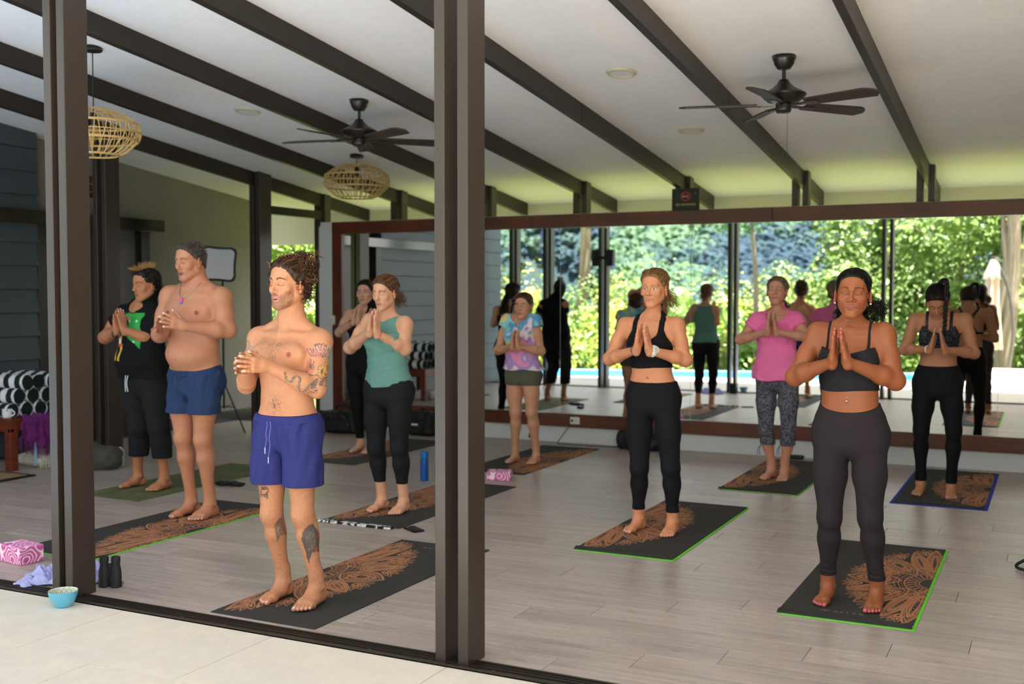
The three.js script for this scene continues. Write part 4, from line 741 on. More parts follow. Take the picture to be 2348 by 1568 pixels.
// ---------------------------------------------------------------- clothes
const cloth = (rgb, rough = 0.85, sheen = 0.35) => new THREE.MeshPhysicalMaterial({ color: srgb(...rgb), roughness: rough, sheen, sheenRoughness: 0.6, sheenColor: srgb(...rgb.map((v) => Math.min(255, v * 1.3 + 30))), specularIntensity: 0.35 });
const clothV = (rough = 0.85) => new THREE.MeshPhysicalMaterial({ color: 0xffffff, vertexColors: true, roughness: rough, specularIntensity: 0.3 });
const front = (z) => clamp(z / 0.11, -1, 1);
function leggings(P, { waist, hem, dip = 0.03, off = 0.004, mat: m, paint, name = 'leggings', rib = 0, gather = 0 }) {
  const low = P.lower.f, top = (x, z) => waist - dip * Math.max(0, front(z));
  return { name, mat: m, paint, y0: hem - 0.01, y1: waist + 0.02, f: (x, y, z) => {
    let d = low(x, y, z) - off - gather * Math.exp(-((y - hem) ** 2) / 0.004);
    if (y < hem + 0.1) d += 0.0016 * Math.sin(y * 260 + x * 30) * (1 - (y - hem) / 0.1);
    d -= 0.0016 * smoothstep(y, top(x, z) - 0.075, top(x, z) - 0.07);                      // waistband
    d += 0.0012 * noise3(x * 14, y * 9, z * 14);
    return smax(smax(d, y - top(x, z), 0.005), hem - y, 0.004);
  } };
}
function shorts(P, { waist, hem, flare = 0.02, off = 0.012, mat: m, paint, name = 'shorts', dip = 0.02, slack = 0.006, seedN = 0 }) {
  const J = P.J, s = P.s, leg = [0, 1].map((i) => { const q = i ? 1 : -1, h = [P.cx(0.5 * P.H) + q * 0.088 * s, 0.515 * P.H, -0.006], d = vsub(J.K[i], h), e = vadd(h, d, ((h[1] - hem) / (h[1] - J.K[i][1])) * 1.06); return cone(vadd(h, [q * 0.004, 0.0, 0]), vadd(e, [q * 0.006, 0, 0.004]), 0.096 * s, (0.09 + flare) * s); });
  const top = (x, z) => waist - dip * Math.max(0, front(z));
  return { name, mat: m, paint, y0: hem - 0.02, y1: waist + 0.02, f: (x, y, z) => {
    let d = smin(P.trunk.f(x, y, z) - off * clamp((waist - y) / 0.07, 0.35, 1), Math.min(leg[0].f(x, y, z), leg[1].f(x, y, z)), 0.035);
    const skin = P.lower.f(x, y, z) - 0.0045, band = smoothstep(y, top(x, z) - 0.04, top(x, z) - 0.034), an = Math.atan2(x - P.cx(y), z);
    d += (1 - band) * slack * (0.55 * Math.sin(an * 11 + 3 * noise3(x * 5, y * 4, z * 5 + seedN)) * Math.exp(-Math.max(0, waist - y - 0.04) / 0.09) + 0.7 * (0.5 - Math.abs(noise3(x * 8, y * 3.5, z * 8 + seedN))) + 0.35 * noise3(x * 15, y * 8, z * 15)) + 0.002 * band * Math.sin(an * 90) * 0.4;
    return smax(smax(Math.min(d, skin), y - top(x, z), 0.006), hem - y, 0.003);
  } };
}
// close-fitting top: topline and armholes as limits, straps as bands over the shoulder
function fitted(P, { bottom, top, arm, straps, off = 0.005, mat: m, paint, name = 'top', wrinkle = 0.001, back, flare = 0 }) {
  const f = P.trunk.f;
  return { name, mat: m, paint, y0: bottom - 0.01, y1: P.yF(0.86), f: (x, y, z) => {
    const b = f(x, y, z), ax = x - P.cx(y), a = Math.abs(ax);
    let d = b - off - flare * clamp((top(a, z) - y) / 0.3, 0, 1) + wrinkle * (noise3(x * 16, y * 30, z * 16) + Math.sin(y * 110 + 4 * noise3(x * 6, y * 4, z * 6)));
    d = smax(d, y - top(a, z), 0.004); if (arm) d = smax(d, a - arm(y, z), 0.006);
    d = smax(d, bottom + 0.004 * Math.sin(ax * 20) - y, 0.003);
    if (straps) { let sd = 1; for (const q of straps(y, z)) sd = Math.min(sd, Math.abs(ax - q[0]) - q[1]); sd = Math.max(b - off * 0.9, sd, top(a, z) - 0.02 - y); d = Math.min(d, sd); }
    return d;
  } };
}
function tshirt(P, { hem, off = 0.013, sleeve = 0.5, neck = 0.075, vneck = 0, mat: m, paint, name = 't_shirt', loose = 0.012, wr = 0.005, sr = 0.068 }) {
  const J = P.J, s = P.s, sl = [0, 1].map((i) => { const d = vsub(J.E[i], J.S[i]), e = vadd(J.S[i], d, sleeve), n = vnorm(d), c = cone(vadd(J.S[i], [0, 0.004, 0]), e, sr * s, (sr + 0.004) * s), L = vdot(n, vsub(e, J.S[i])); return (x, y, z) => Math.max(c.f(x, y, z), (x - J.S[i][0]) * n[0] + (y - J.S[i][1]) * n[1] + (z - J.S[i][2]) * n[2] - L); });
  const nb = [P.cx(P.yF(0.8)), P.yF(0.828), 0.015 * s], waist = 0.6 * P.H;
  return { name, mat: m, paint, y0: hem - 0.02, y1: P.yF(0.87), f: (x, y, z) => {
    const ax = x - P.cx(y);
    let d = P.trunk.f(x, y, z) - off - loose * smoothstep(waist + 0.25 - y, 0, 0.3);
    if (y < 0.56 * P.H) d = Math.min(d, P.lower.f(x, y, z) - off - loose);
    d = smin(d, Math.min(sl[0](x, y, z), sl[1](x, y, z)), 0.035);
    d += wr * (noise3(x * 8, y * 6, z * 8) + 0.6 * noise3(x * 17 + y * 9, y * 11, z * 13));
    let nd = Math.hypot(ax, (z - nb[2]) * 1.05, (y - nb[1]) * 0.9) - neck * s; d = smax(d, -nd, 0.004);
    if (vneck && z > 0.0) d = smax(d, -Math.max(Math.abs(ax) - (y - vneck) * 0.52, vneck - y), 0.004);
    return smax(d, hem + 0.006 * Math.sin(ax * 25) - y, 0.003);
  } };
}
const cordMat = mat([188, 190, 205], 0.7);
// points on the front of a garment
function onFront(f, x, y, z0 = 0.4) { let z = z0; for (let i = 0; i < 60; i++) { const d = f(x, y, z); if (d < 0.0008) break; z -= Math.max(d * 0.8, 0.0006); } return z; }
// canvases for tattoos, read as ink over the skin
function inkCanvas(w, h, draw) { const c = document.createElement('canvas'); c.width = w; c.height = h; const g = c.getContext('2d'); g.lineCap = g.lineJoin = 'round'; draw(g, w, h); const d = g.getImageData(0, 0, w, h).data; return (u, v) => { if (u <= 0 || v <= 0 || u >= 1 || v >= 1) return null; const i = 4 * (Math.floor(v * h) * w + Math.floor(u * w)); return d[i + 3] < 8 ? null : [d[i], d[i + 1], d[i + 2], d[i + 3] / 255]; }; }
// around a limb: u runs round the bone from the direction ref, v along it
function limbUV(A, B, ref, x, y, z) { const d = vnorm(vsub(B, A)), p = [x - A[0], y - A[1], z - A[2]], t = vdot(p, d) / vlen(vsub(B, A)), r = vnorm(vsub(ref, d.map((v) => v * vdot(ref, d)))), q = vcross(d, r); return [Math.atan2(vdot(p, q), vdot(p, r)), t, Math.hypot(...vsub(p, d.map((v) => v * vdot(p, d))))]; }
// ---------------------------------------------------------------- the ten people
for (const [k, dy] of [['old', 0.02], ['tee', 0.055], ['teal', 0.035], ['blonde', 0.045], ['braid', 0.02]]) for (const q of JOINTS[k].S) q[1] -= dy;
// --- tattooed man in blue shorts
{
  const J = JOINTS.man; J.S[0] = [-0.215, 1.298, -0.02]; J.S[1] = [0.155, 1.293, -0.02]; J.W = [[-0.085, 1.18, 0.24], [0.03, 1.189, 0.225]]; J.E[1] = [0.165, 1.068, 0.02];
  const flower = (g, x, y, r, n, fill, line) => { g.fillStyle = fill; g.strokeStyle = line; for (let i = 0; i < n; i++) { const a = (i / n) * 6.283; g.beginPath(); g.ellipse(x + Math.cos(a) * r * 0.62, y + Math.sin(a) * r * 0.62, r * 0.42, r * 0.15, a, 0, 6.3); g.fill(); g.stroke(); } g.fillStyle = '#4a4038'; g.beginPath(); g.arc(x, y, r * 0.2, 0, 6.3); g.fill(); };
  const upper = inkCanvas(300, 300, (g) => {
    g.lineWidth = 3.2; g.fillStyle = 'rgba(120,170,160,.75)'; g.beginPath(); g.ellipse(110, 92, 42, 34, 0.3, 0, 6.3); g.fill();
    g.strokeStyle = '#4d433c'; for (const [rx, ry, n] of [[70, 40, 9], [48, 40, 7], [24, 34, 5]]) for (let i = 0; i < n; i++) { const t = i / (n - 1) - 0.5; g.fillStyle = i % 2 ? 'rgba(205,160,140,.8)' : 'rgba(190,120,120,.6)'; g.beginPath(); g.ellipse(170 + t * rx * 1.9, 86 - ry * 0.5 * (1 - 4 * t * t) + 14, 12, 30, t * 1.9, 0, 6.3); g.fill(); g.stroke(); }
    flower(g, 78, 168, 46, 14, 'rgba(222,170,90,.75)', '#54493f'); flower(g, 138, 196, 42, 13, 'rgba(222,170,90,.7)', '#54493f'); flower(g, 232, 176, 40, 8, 'rgba(190,110,95,.7)', '#54493f');
    for (const [x, y, a] of [[120, 250, 0.5], [190, 262, 0.9], [60, 238, 2.4], [236, 244, 2.2]]) { g.fillStyle = 'rgba(86,96,96,.85)'; g.beginPath(); g.ellipse(x, y, 34, 13, a, 0, 6.3); g.fill(); g.stroke(); g.beginPath(); g.moveTo(x - 30 * Math.cos(a), y - 30 * Math.sin(a)); g.lineTo(x + 30 * Math.cos(a), y + 30 * Math.sin(a)); g.stroke(); }
    g.beginPath(); g.moveTo(40, 262); g.bezierCurveTo(80, 282, 160, 250, 280, 286); g.stroke();
    for (let i = 0; i < 16; i++) { g.beginPath(); g.moveTo(160 + i * 8, 222); g.quadraticCurveTo(170 + i * 8, 210, 182 + i * 8, 224); g.stroke(); }
  });
  const fore = inkCanvas(360, 240, (g) => {
    const path = () => { g.beginPath(); g.moveTo(296, 70); g.bezierCurveTo(276, 128, 256, 176, 232, 162); g.bezierCurveTo(208, 146, 232, 66, 204, 56); g.bezierCurveTo(160, 46, 176, 150, 142, 182); g.bezierCurveTo(116, 206, 92, 190, 94, 120); g.bezierCurveTo(94, 90, 92, 56, 62, 70); g.bezierCurveTo(50, 76, 40, 96, 26, 104); };
    g.strokeStyle = '#3c3a36'; g.lineWidth = 17; path(); g.stroke(); g.strokeStyle = '#6c6b64'; g.lineWidth = 11; path(); g.stroke(); g.strokeStyle = 'rgba(200,196,180,.8)'; g.lineWidth = 3; g.setLineDash([3, 16]); path(); g.stroke(); g.setLineDash([]);
    g.fillStyle = '#55524c'; g.beginPath(); g.ellipse(302, 56, 17, 25, 0.5, 0, 6.3); g.fill(); g.strokeStyle = '#4a4038'; g.lineWidth = 3; g.beginPath(); g.moveTo(308, 32); g.lineTo(332, 14); g.moveTo(314, 34); g.lineTo(330, 32); g.stroke();
    g.strokeStyle = '#5a4d44'; g.lineWidth = 2.5; for (let i = 0; i < 34; i++) { const x = 8 + (i % 9) * 7, y = 110 + Math.floor(i / 9) * 30; g.beginPath(); g.moveTo(x, y + 20); g.quadraticCurveTo(x + 3, y + 5, x + 12, y - 2); g.stroke(); }
  });
  const calf = inkCanvas(160, 300, (g) => { g.fillStyle = '#4b4a48'; g.beginPath(); g.moveTo(56, 10); g.bezierCurveTo(110, 4, 150, 40, 150, 120); g.lineTo(146, 290); g.lineTo(100, 210); g.lineTo(50, 218); g.lineTo(4, 250); g.lineTo(30, 180); g.lineTo(22, 120); g.closePath(); g.fill(); g.fillStyle = '#b23a34'; for (const [x, y, r] of [[40, 110, 12], [60, 198, 14], [92, 160, 9]]) { g.beginPath(); g.arc(x, y, r, 0, 6.3); g.fill(); } g.strokeStyle = '#7b7a74'; g.lineWidth = 4; for (let i = 0; i < 5; i++) { g.beginPath(); g.moveTo(60 + i * 14, 40 + i * 10); g.quadraticCurveTo(80 + i * 12, 110, 60 + i * 16, 190); g.stroke(); } });
  const thigh = inkCanvas(120, 160, (g) => { g.strokeStyle = '#3f3934'; g.lineWidth = 5; for (let i = 0; i < 9; i++) { g.beginPath(); g.moveTo(30 + i * 3, 60); g.quadraticCurveTo(50 + i * 9, 30 + i * 6, 80 + i * 3, 20 + i * 14); g.stroke(); g.beginPath(); g.moveTo(28 + i * 4, 60 + i * 6); g.quadraticCurveTo(40 + i * 4, 100, 34 + i * 9, 130 - i * 3); g.stroke(); } });
  const blend = (c, k, a = 1) => (k ? mix3(c, lin(k), k[3] * a) : c), hairC = lin([58, 40, 30]);
  const ink = (c, x, y, z, P, nx, ny, nz) => {
    if (x > 0.05 && y > 0.9 && z < 0.36) {
      let [a, t] = limbUV(J.S[1], J.E[1], [0.75, 0, 0.66], x, y, z); const rad = limbUV(J.S[1], J.E[1], [0.75, 0, 0.66], x, y, z)[2]; if (t > -0.3 && t < 1.15 && rad < 0.068 && a > -1.15 && a < 1.9) { const k = upper(0.5 + a / 3.4, (t + 0.15) / 1.2); if (t < 1.02) c = blend(c, k, 0.85); }
      const W = P.hands[1].W; let [b, v, r] = limbUV(J.E[1], W, [0.6, -0.2, 0.75], x, y, z); if (v > -0.1 && v < 0.9 && r < 0.075 && t > 0.72) c = blend(c, fore(v / 0.86, 0.5 - b / 2.5), 0.9);
    }
    if (x < -0.12 && y > 1.0 && z < 0.2) { const [a, t] = limbUV(J.S[0], J.E[0], [-0.5, 0, 0.8], x, y, z); if (Math.abs(a) < 1.6 && t > -0.1 && t < 0.9) c = blend(c, upper(0.5 + a / 3.2, 0.1 + t), 0.6); }
    if (y < 0.62) {
      if (x > 0) { const [a, t] = limbUV(J.K[1], [J.A[1][0], 0.085, J.A[1][2]], [0.95, 0, 0.3], x, y, z); c = blend(c, calf(0.5 + a / 2.6, (t - 0.12) / 0.56), 0.92); }
      else { const [a, t] = limbUV([-0.1, 0.88, 0], J.K[0], [0.1, 0, 1], x, y, z); c = blend(c, thigh(0.5 + (a - 0.1) / 1.3, (t - 0.62) / 0.24), 0.85); const [b, w] = limbUV(J.K[0], [J.A[0][0], 0.085, J.A[0][2]], [0.9, 0, 0.1], x, y, z); c = blend(c, calf(0.5 + b / 1.6, (w - 0.05) / 0.36), 0.7); }
      if (y > 0.1) { const h = noise3(x * 150, y * 40, z * 150); if (h > 0.35) c = mix3(c, hairC, 0.28 * (h - 0.35) / 0.65 + 0.06); }
    }
    if (z > 0.05 && y > 0.9 && nz > 0.2) {      // chest and belly hair
      const ax = x - P.cx(y); let k = 0; const ch = Math.max(0, 1 - Math.hypot(ax / 0.1, (y - 1.275) / 0.05)), st = Math.max(0, 1 - Math.hypot(ax / 0.035, (y - 1.2) / 0.1)), be = Math.max(0, 1 - Math.hypot((ax + 0.0) / 0.085, (y - 0.985) / 0.085)); k = Math.max(ch * 0.75, st * 0.9, be * 0.8);
      if (k > 0) { const a = noise3(ax * 75, y * 75, 3), b = noise3(ax * 190, y * 90, 8); c = mix3(c, hairC, clamp(k * (0.35 + 0.5 * a + 0.6 * b), 0, 0.72)); }
      for (const q of [1, -1]) { const d = Math.hypot(ax - q * 0.097, y - 1.237); if (d < 0.016) c = mix3(c, lin([150, 84, 66]), smoothstep(0.016 - d, 0, 0.006)); }
      const nv = Math.hypot(ax, (y - 0.985) * 0.8); if (nv < 0.011) c = mix3(c, lin([92, 52, 36]), 1 - nv / 0.011);
    }
    return c;
  };
  makePerson({ J, H: 1.715, sex: 'm', near: true, label: 'shirtless tattooed man in royal blue shorts, curly brown hair tied up', girth: { waist: 0.93, chest: 0.98, leg: 0.96, arm: 0.96, hip: 0.92 }, hipX: -0.035, skin: [190, 132, 98], lips: [176, 108, 92], brow: [62, 42, 32], stubble: 1, browW: 0.0046,
    head: { at: [-0.005, 1.572, 0.012], yaw: -0.14, pitch: -0.02, scale: 1.03 }, face: { mouthOpen: 0.6, jaw: 1.08, nose: 1.05 }, ink,
    hands: { tips: [[-0.036, 1.202, 0.404], [-0.012, 1.212, 0.4]], curl: 0.13, spread: 0.5, thumb: 0.2 },
    wear: (P) => [shorts(P, { waist: 0.945, hem: 0.592, flare: 0.012, dip: 0.012, mat: cloth([45, 49, 108], 0.75, 0.25), slack: 0.012 })],
    hair: (P, g) => {
      seed(400); const br = [[66, 43, 30], [86, 56, 38], [112, 74, 50], [50, 33, 24]];
      hairCap(P, g, { color: [60, 40, 29], off: 0.012, amp: 0.006, freq: 60, low: -0.07, up: 0.004 });
      const list = combed(P, [0.0, 0.1, -0.09], 520, { from: () => [rr(-1, 1), rr(0.3, 1), rr(0.1, 0.85)], off: 0.022, r: 0.0019, colors: br, jitter: 0.007 });
      for (let i = 0; i < 430; i++) {   // curls of the bun and the back of the head
        const inBun = i < 250, a = rr(0, 6.28), u = rr(-1, 1), q = Math.sqrt(1 - u * u), c = inBun ? [Math.cos(a) * q * 0.07, 0.096 + u * 0.058, -0.09 + Math.sin(a) * q * 0.066] : onSkull([rr(-1, 1), rr(-0.8, 1), rr(-1, 0.35)], rr(0.012, 0.028)), R = rr(0.009, 0.017), ph = rr(0, 6.28), path = []; const ex = vnorm([rr(-1, 1), rr(-1, 1), rr(-1, 1)]), ey = vnorm(vcross(ex, [rr(-1, 1), 0.3, rr(-1, 1)])), ez = vcross(ex, ey), tn = rr(0.9, 1.8);
        for (let k = 0; k <= 16; k++) { const t = (k / 16) * 6.283 * tn + ph, rr2 = R * (1 - 0.25 * k / 16); path.push(P.head.world(...vadd(vadd(vadd(c, ey, Math.cos(t) * rr2), ez, Math.sin(t) * rr2), ex, (k / 16 - 0.5) * R * 1.6))); }
        const v = rr(0.7, 1.5), cc = lin(br[i % 4]); list.push([path, 0.0021, 0.0014, cc.map((x) => x * v)]);
      }
      for (let i = 0; i < 16; i++) { const x0 = rr(-0.03, 0.06); list.push(lock(P, [[x0, -0.05, -0.075], [x0 + rr(-0.01, 0.02), -0.085, -0.085], [x0 + rr(-0.01, 0.03), -0.115, -0.09]], { curl: rr(0.006, 0.012), turns: rr(1.5, 3), color: br[3], r: 0.0012, r1: 0.0007, seg: 22, ph: rr(0, 6) })); }
      for (let i = 0; i < 14; i++) { const a = rr(-0.3, 2.6); list.push(lock(P, [[Math.cos(a) * 0.03, 0.13, -0.08], [Math.cos(a) * 0.05, 0.15 + rr(0, 0.02), -0.1 - rr(0, 0.04)], [Math.cos(a) * 0.06, 0.14, -0.13 - rr(0, 0.03)]], { curl: rr(0.008, 0.016), turns: rr(1, 2), color: br[1], r: 0.0009, r1: 0.0006, seg: 22, ph: rr(0, 6) })); }
      hairMesh('hair_curls', list, g);
    },
    extras: (P, g) => { const f = g.children.find((c) => c.name === 'shorts'); for (const [x, y1] of [[0.0, 0.79], [0.02, 0.745]]) { const pts = []; for (let i = 0; i <= 6; i++) { const y = lerp(0.915, y1, i / 6); pts.push([P.cx(y) + x + 0.004 * Math.sin(i * 1.7), y, 0.152 + 0.006 * i / 6 + (i > 4 ? 0.006 : 0)]); } mesh('drawstring', tube(pts, 0.0026, 14, 6), mat([92, 92, 160], 0.7), g); mesh('drawstring_tip', rod(pts[6], vadd(pts[6], [0, -0.03, 0]), 0.0032, 8), mat([160, 160, 190], 0.4), g); } } });
}
// --- tall man in navy shorts with a pendant
{
  const J = JOINTS.old; J.W = [[-0.04, 1.285, 0.24], [0.143, 1.31, 0.22]];
  makePerson({ J, H: 1.85, sex: 'm', label: 'tall shirtless man with short grey hair, navy shorts and a pendant necklace', girth: { waist: 1.2, chest: 1.14, hip: 1.06, belly: 0.9, arm: 1.16, leg: 1.02, neck: 1.15 }, skin: [192, 132, 102], lips: [138, 84, 78], brow: [70, 58, 52], stubble: 0.25, browW: 0.004, gloss: 0.45,
    head: { at: [0.004, 1.742, 0.03], yaw: -0.06, pitch: 0.1, scale: 1.06 }, face: { mouthOpen: 0.25, jaw: 1.12, cheek: 1.06, nose: 1.15 },
    hands: { tips: [[0.022, 1.345, 0.39], [0.046, 1.372, 0.38]], curl: 0.1, spread: 1.1, thumb: 0.7 },
    ink: (c, x, y, z, P, nx, ny, nz) => { const ax = x - P.cx(y); if (z > 0.08 && nz > 0) { for (const q of [1, -1]) { const d = Math.hypot(ax - q * 0.125, y - 1.4); if (d < 0.02) c = mix3(c, lin([140, 78, 62]), smoothstep(0.02 - d, 0, 0.008)); } const n = Math.hypot(ax, (y - 1.09)); if (n < 0.012) c = mix3(c, lin([92, 52, 38]), 0.9 * (1 - n / 0.012)); } return c; },
    wear: (P) => [shorts(P, { waist: 1.045, hem: 0.715, flare: 0.014, dip: 0.035, mat: cloth([44, 62, 98], 0.9), slack: 0.013, seedN: 4 })],
    hair: (P, g) => { seed(410); const gy = [[92, 80, 72], [70, 60, 54], [128, 116, 106], [58, 48, 42]]; hairCap(P, g, { color: [78, 66, 58], off: 0.006, amp: 0.003, up: 0.008, low: -0.06 }); const L = []; for (let i = 0; i < 1100; i++) { const d = [rr(-1, 1), rr(-0.45, 1), rr(-1, 0.75)]; const p = onSkull(d, 0.004); if (p[2] > hairline(p[0], p[1], 0.008)) continue; const n = vnorm(d), q = vadd(vadd(p, n, rr(0.006, 0.011) * (p[1] > 0.07 ? 1.5 : 0.8)), [rr(-0.005, 0.005), 0.002, rr(-0.008, 0.002)]); L.push([[P.head.world(...p), P.head.world(...q)], 0.0011, 0.0007, lin(gy[i % 4])]); } hairMesh('hair_tufts', L, g); },
    extras: (P, g) => {
      const pts = []; for (let i = 0; i <= 16; i++) { const t = i / 16 * 2 - 1, x = P.cx(1.5) + t * 0.085, y = 1.605 - 0.105 * (1 - t * t), z = onFront(P.trunk.f, x, y); pts.push([x, y, z + 0.004]); }
      mesh('necklace', tube(pts, 0.002, 40, 6), mat([190, 188, 190], 0.3, { metalness: 0.8 }), g);
      const z = onFront(P.trunk.f, P.cx(1.5), 1.475) + 0.009; mesh('pendant', new THREE.SphereGeometry(0.013, 14, 10).scale(1, 1.2, 0.5).translate(P.cx(1.5), 1.482, z), mat([226, 70, 170], 0.3), g); mesh('pendant_tip', new THREE.SphereGeometry(0.011, 14, 10).scale(1, 0.9, 0.5).translate(P.cx(1.5), 1.468, z + 0.001), mat([60, 120, 220], 0.3), g);
      mesh('navel_stud', new THREE.SphereGeometry(0.006, 10, 8).translate(P.cx(1.09), 1.092, onFront(P.trunk.f, P.cx(1.09), 1.092)), mat([210, 210, 215], 0.2, { metalness: 0.9 }), g);
      for (const x of [-0.012, 0.012]) mesh('drawstring', tube([[x, 1.0, 0.175], [x * 1.6, 0.97, 0.19], [x * 2.4, 0.93, 0.19]], 0.003, 10, 6), mat([40, 52, 84], 0.8), g);
      mesh('side_logo', new THREE.BoxGeometry(0.004, 0.035, 0.012).translate(0.2, 0.83, 0.02), mat([220, 220, 225], 0.7), g);
    } });
}
// --- person in a black graphic t-shirt with a bleached crest of hair
{
  const J = JOINTS.tee; J.E[1] = [0.1, 1.175, 0.03];
  const print = inkCanvas(220, 300, (g) => {   // generic print: a green field with a rough figure
    g.fillStyle = '#3aa84e'; g.beginPath(); g.moveTo(60, 20); g.lineTo(214, 16); g.lineTo(204, 210); g.lineTo(120, 150); g.closePath(); g.fill();
    g.fillStyle = '#e6efe4'; for (const [x, y] of [[150, 120], [180, 150], [130, 60], [186, 60], [160, 176], [140, 100]]) { g.beginPath(); g.arc(x, y, 6, 0, 6.3); g.fill(); }
    g.fillStyle = '#1c1c1e'; g.beginPath(); g.ellipse(96, 70, 30, 34, 0, 0, 6.3); g.fill(); g.fillStyle = '#c86a58'; g.beginPath(); g.ellipse(108, 46, 16, 12, 0, 0, 6.3); g.fill();
    g.fillStyle = '#d9b59a'; g.beginPath(); g.ellipse(52, 150, 24, 44, 0.1, 0, 6.3); g.fill(); g.fillStyle = '#e9c04a'; g.fillRect(20, 196, 18, 84); g.fillRect(66, 196, 18, 84); g.fillStyle = '#d0584a'; g.fillRect(24, 186, 58, 16); g.fillStyle = '#f2ead8'; g.fillRect(36, 160, 34, 26);
  });
  makePerson({ J, H: 1.67, sex: 'm', label: 'person in black graphic t-shirt and rolled black trousers with bleached hair crest', girth: { waist: 1.28, chest: 1.12, hip: 1.16, belly: 0.8, arm: 1.15, leg: 1.1, neck: 1.1 }, skin: [186, 124, 90], lips: [158, 96, 82], brow: [36, 26, 22], browW: 0.0042,
    head: { at: [0.04, 1.595, 0.02], yaw: -0.16, pitch: 0.1, scale: 1.04 }, face: { jaw: 1.12, cheek: 1.14, nose: 1.2, lips: 1.15 }, hands: { curl: 0.05, spread: 0.5 },
    wear: (P) => { const col = lin([24, 24, 26]); return [tshirt(P, { hem: 0.87, sleeve: 0.48, neck: 0.082, loose: 0.02, mat: clothV(0.9), paint: (x, y, z, nx, ny, nz) => { const k = nz > 0.15 && z > 0.05 ? print(0.5 + (x - P.cx(y) + 0.02) / 0.3, (1.4 - y) / 0.42) : null; return k ? lin(k) : col; } }), leggings(P, { waist: 0.92, hem: 0.245, off: 0.022, gather: 0.012, dip: 0, name: 'trousers', mat: cloth([34, 35, 38], 0.95) })]; },
    hair: (P, g) => {
      seed(420); hairCap(P, g, { color: [26, 19, 17], off: 0.012, amp: 0.008, freq: 50, low: -0.085 });
      const L = []; for (let i = 0; i < 420; i++) { const x = rr(-0.032, 0.032), zz = rr(-0.045, 0.085), p = onSkull([x, 0.08, zz - 0.0], 0.008), n = vnorm(vsub(p, skullC)), len = rr(0.018, 0.055) * (0.8 + 0.4 * noise3(x * 30, zz * 30, 2)), lean = zz > 0.05 ? 0.03 : -0.006; L.push([[p, vadd(vadd(p, n, len * 0.6), [rr(-0.01, 0.01), 0, lean * 0.5]), vadd(vadd(p, n, len), [rr(-0.016, 0.016), zz > 0.05 ? -0.008 : 0.004, lean])].map((q) => P.head.world(...q)), 0.0018, 0.0007, lin([[206, 162, 96], [184, 132, 70], [228, 196, 140], [160, 110, 58]][i % 4])]); }
      for (let i = 0; i < 60; i++) { const s = rnd() < 0.5 ? -1 : 1; L.push(lock(P, [onSkull([s, rr(-0.2, 0.5), rr(-0.6, 0.5)], 0.012), onSkull([s, rr(-0.6, 0), rr(-0.8, 0.1)], 0.018), onSkull([s * 0.8, rr(-1, -0.6), rr(-1, -0.3)], 0.025)], { curl: 0.004, turns: 2, color: [30, 22, 19], r: 0.002, seg: 10 })); }
      hairMesh('hair_crest', L, g);
    },
    extras: (P, g) => { for (const x of [-0.012, 0.012]) mesh('drawstring', tube([[x, 0.9, 0.19], [x * 0.6, 0.84, 0.2], [x + 0.008, 0.775, 0.2]], 0.0035, 12, 6), mat([226, 226, 226], 0.8), g); const h = P.hands[0], W = vadd(h.W, h.u, -0.03); mesh('bracelet', new THREE.TorusGeometry(0.033, 0.004, 8, 24).applyQuaternion(new THREE.Quaternion().setFromUnitVectors(V(0, 0, 1), V(...vnorm(vsub(h.W, J.E[0]))))).translate(...W), mat([30, 26, 24], 0.5), g); } });
}
const BLACKF = () => cloth([30, 30, 34], 0.8, 0.3);
function ponytail(P, G0, dir, n, { len = 0.16, r = 0.0016, spread = 0.02, curl = 0.003, turns = 2, colors, drop = 0.1 }) { const L = []; for (let i = 0; i < n; i++) { const e = [rr(-1, 1), rr(-1, 1), rr(-1, 1)].map((v) => v * spread), l = len * rr(0.75, 1.1); L.push(lock(P, [vadd(G0, e, 0.2), vadd(vadd(G0, dir, l * 0.4), e, 0.8), vadd(vadd(vadd(G0, dir, l * 0.75), e, 1.3), [0, -drop * 0.35, 0]), vadd(vadd(vadd(G0, dir, l), e, 1.5), [0, -drop, 0])], { curl, turns, r, r1: r * 0.6, color: colors[i % colors.length], seg: 14, ph: rr(0, 6) })); } return L; }
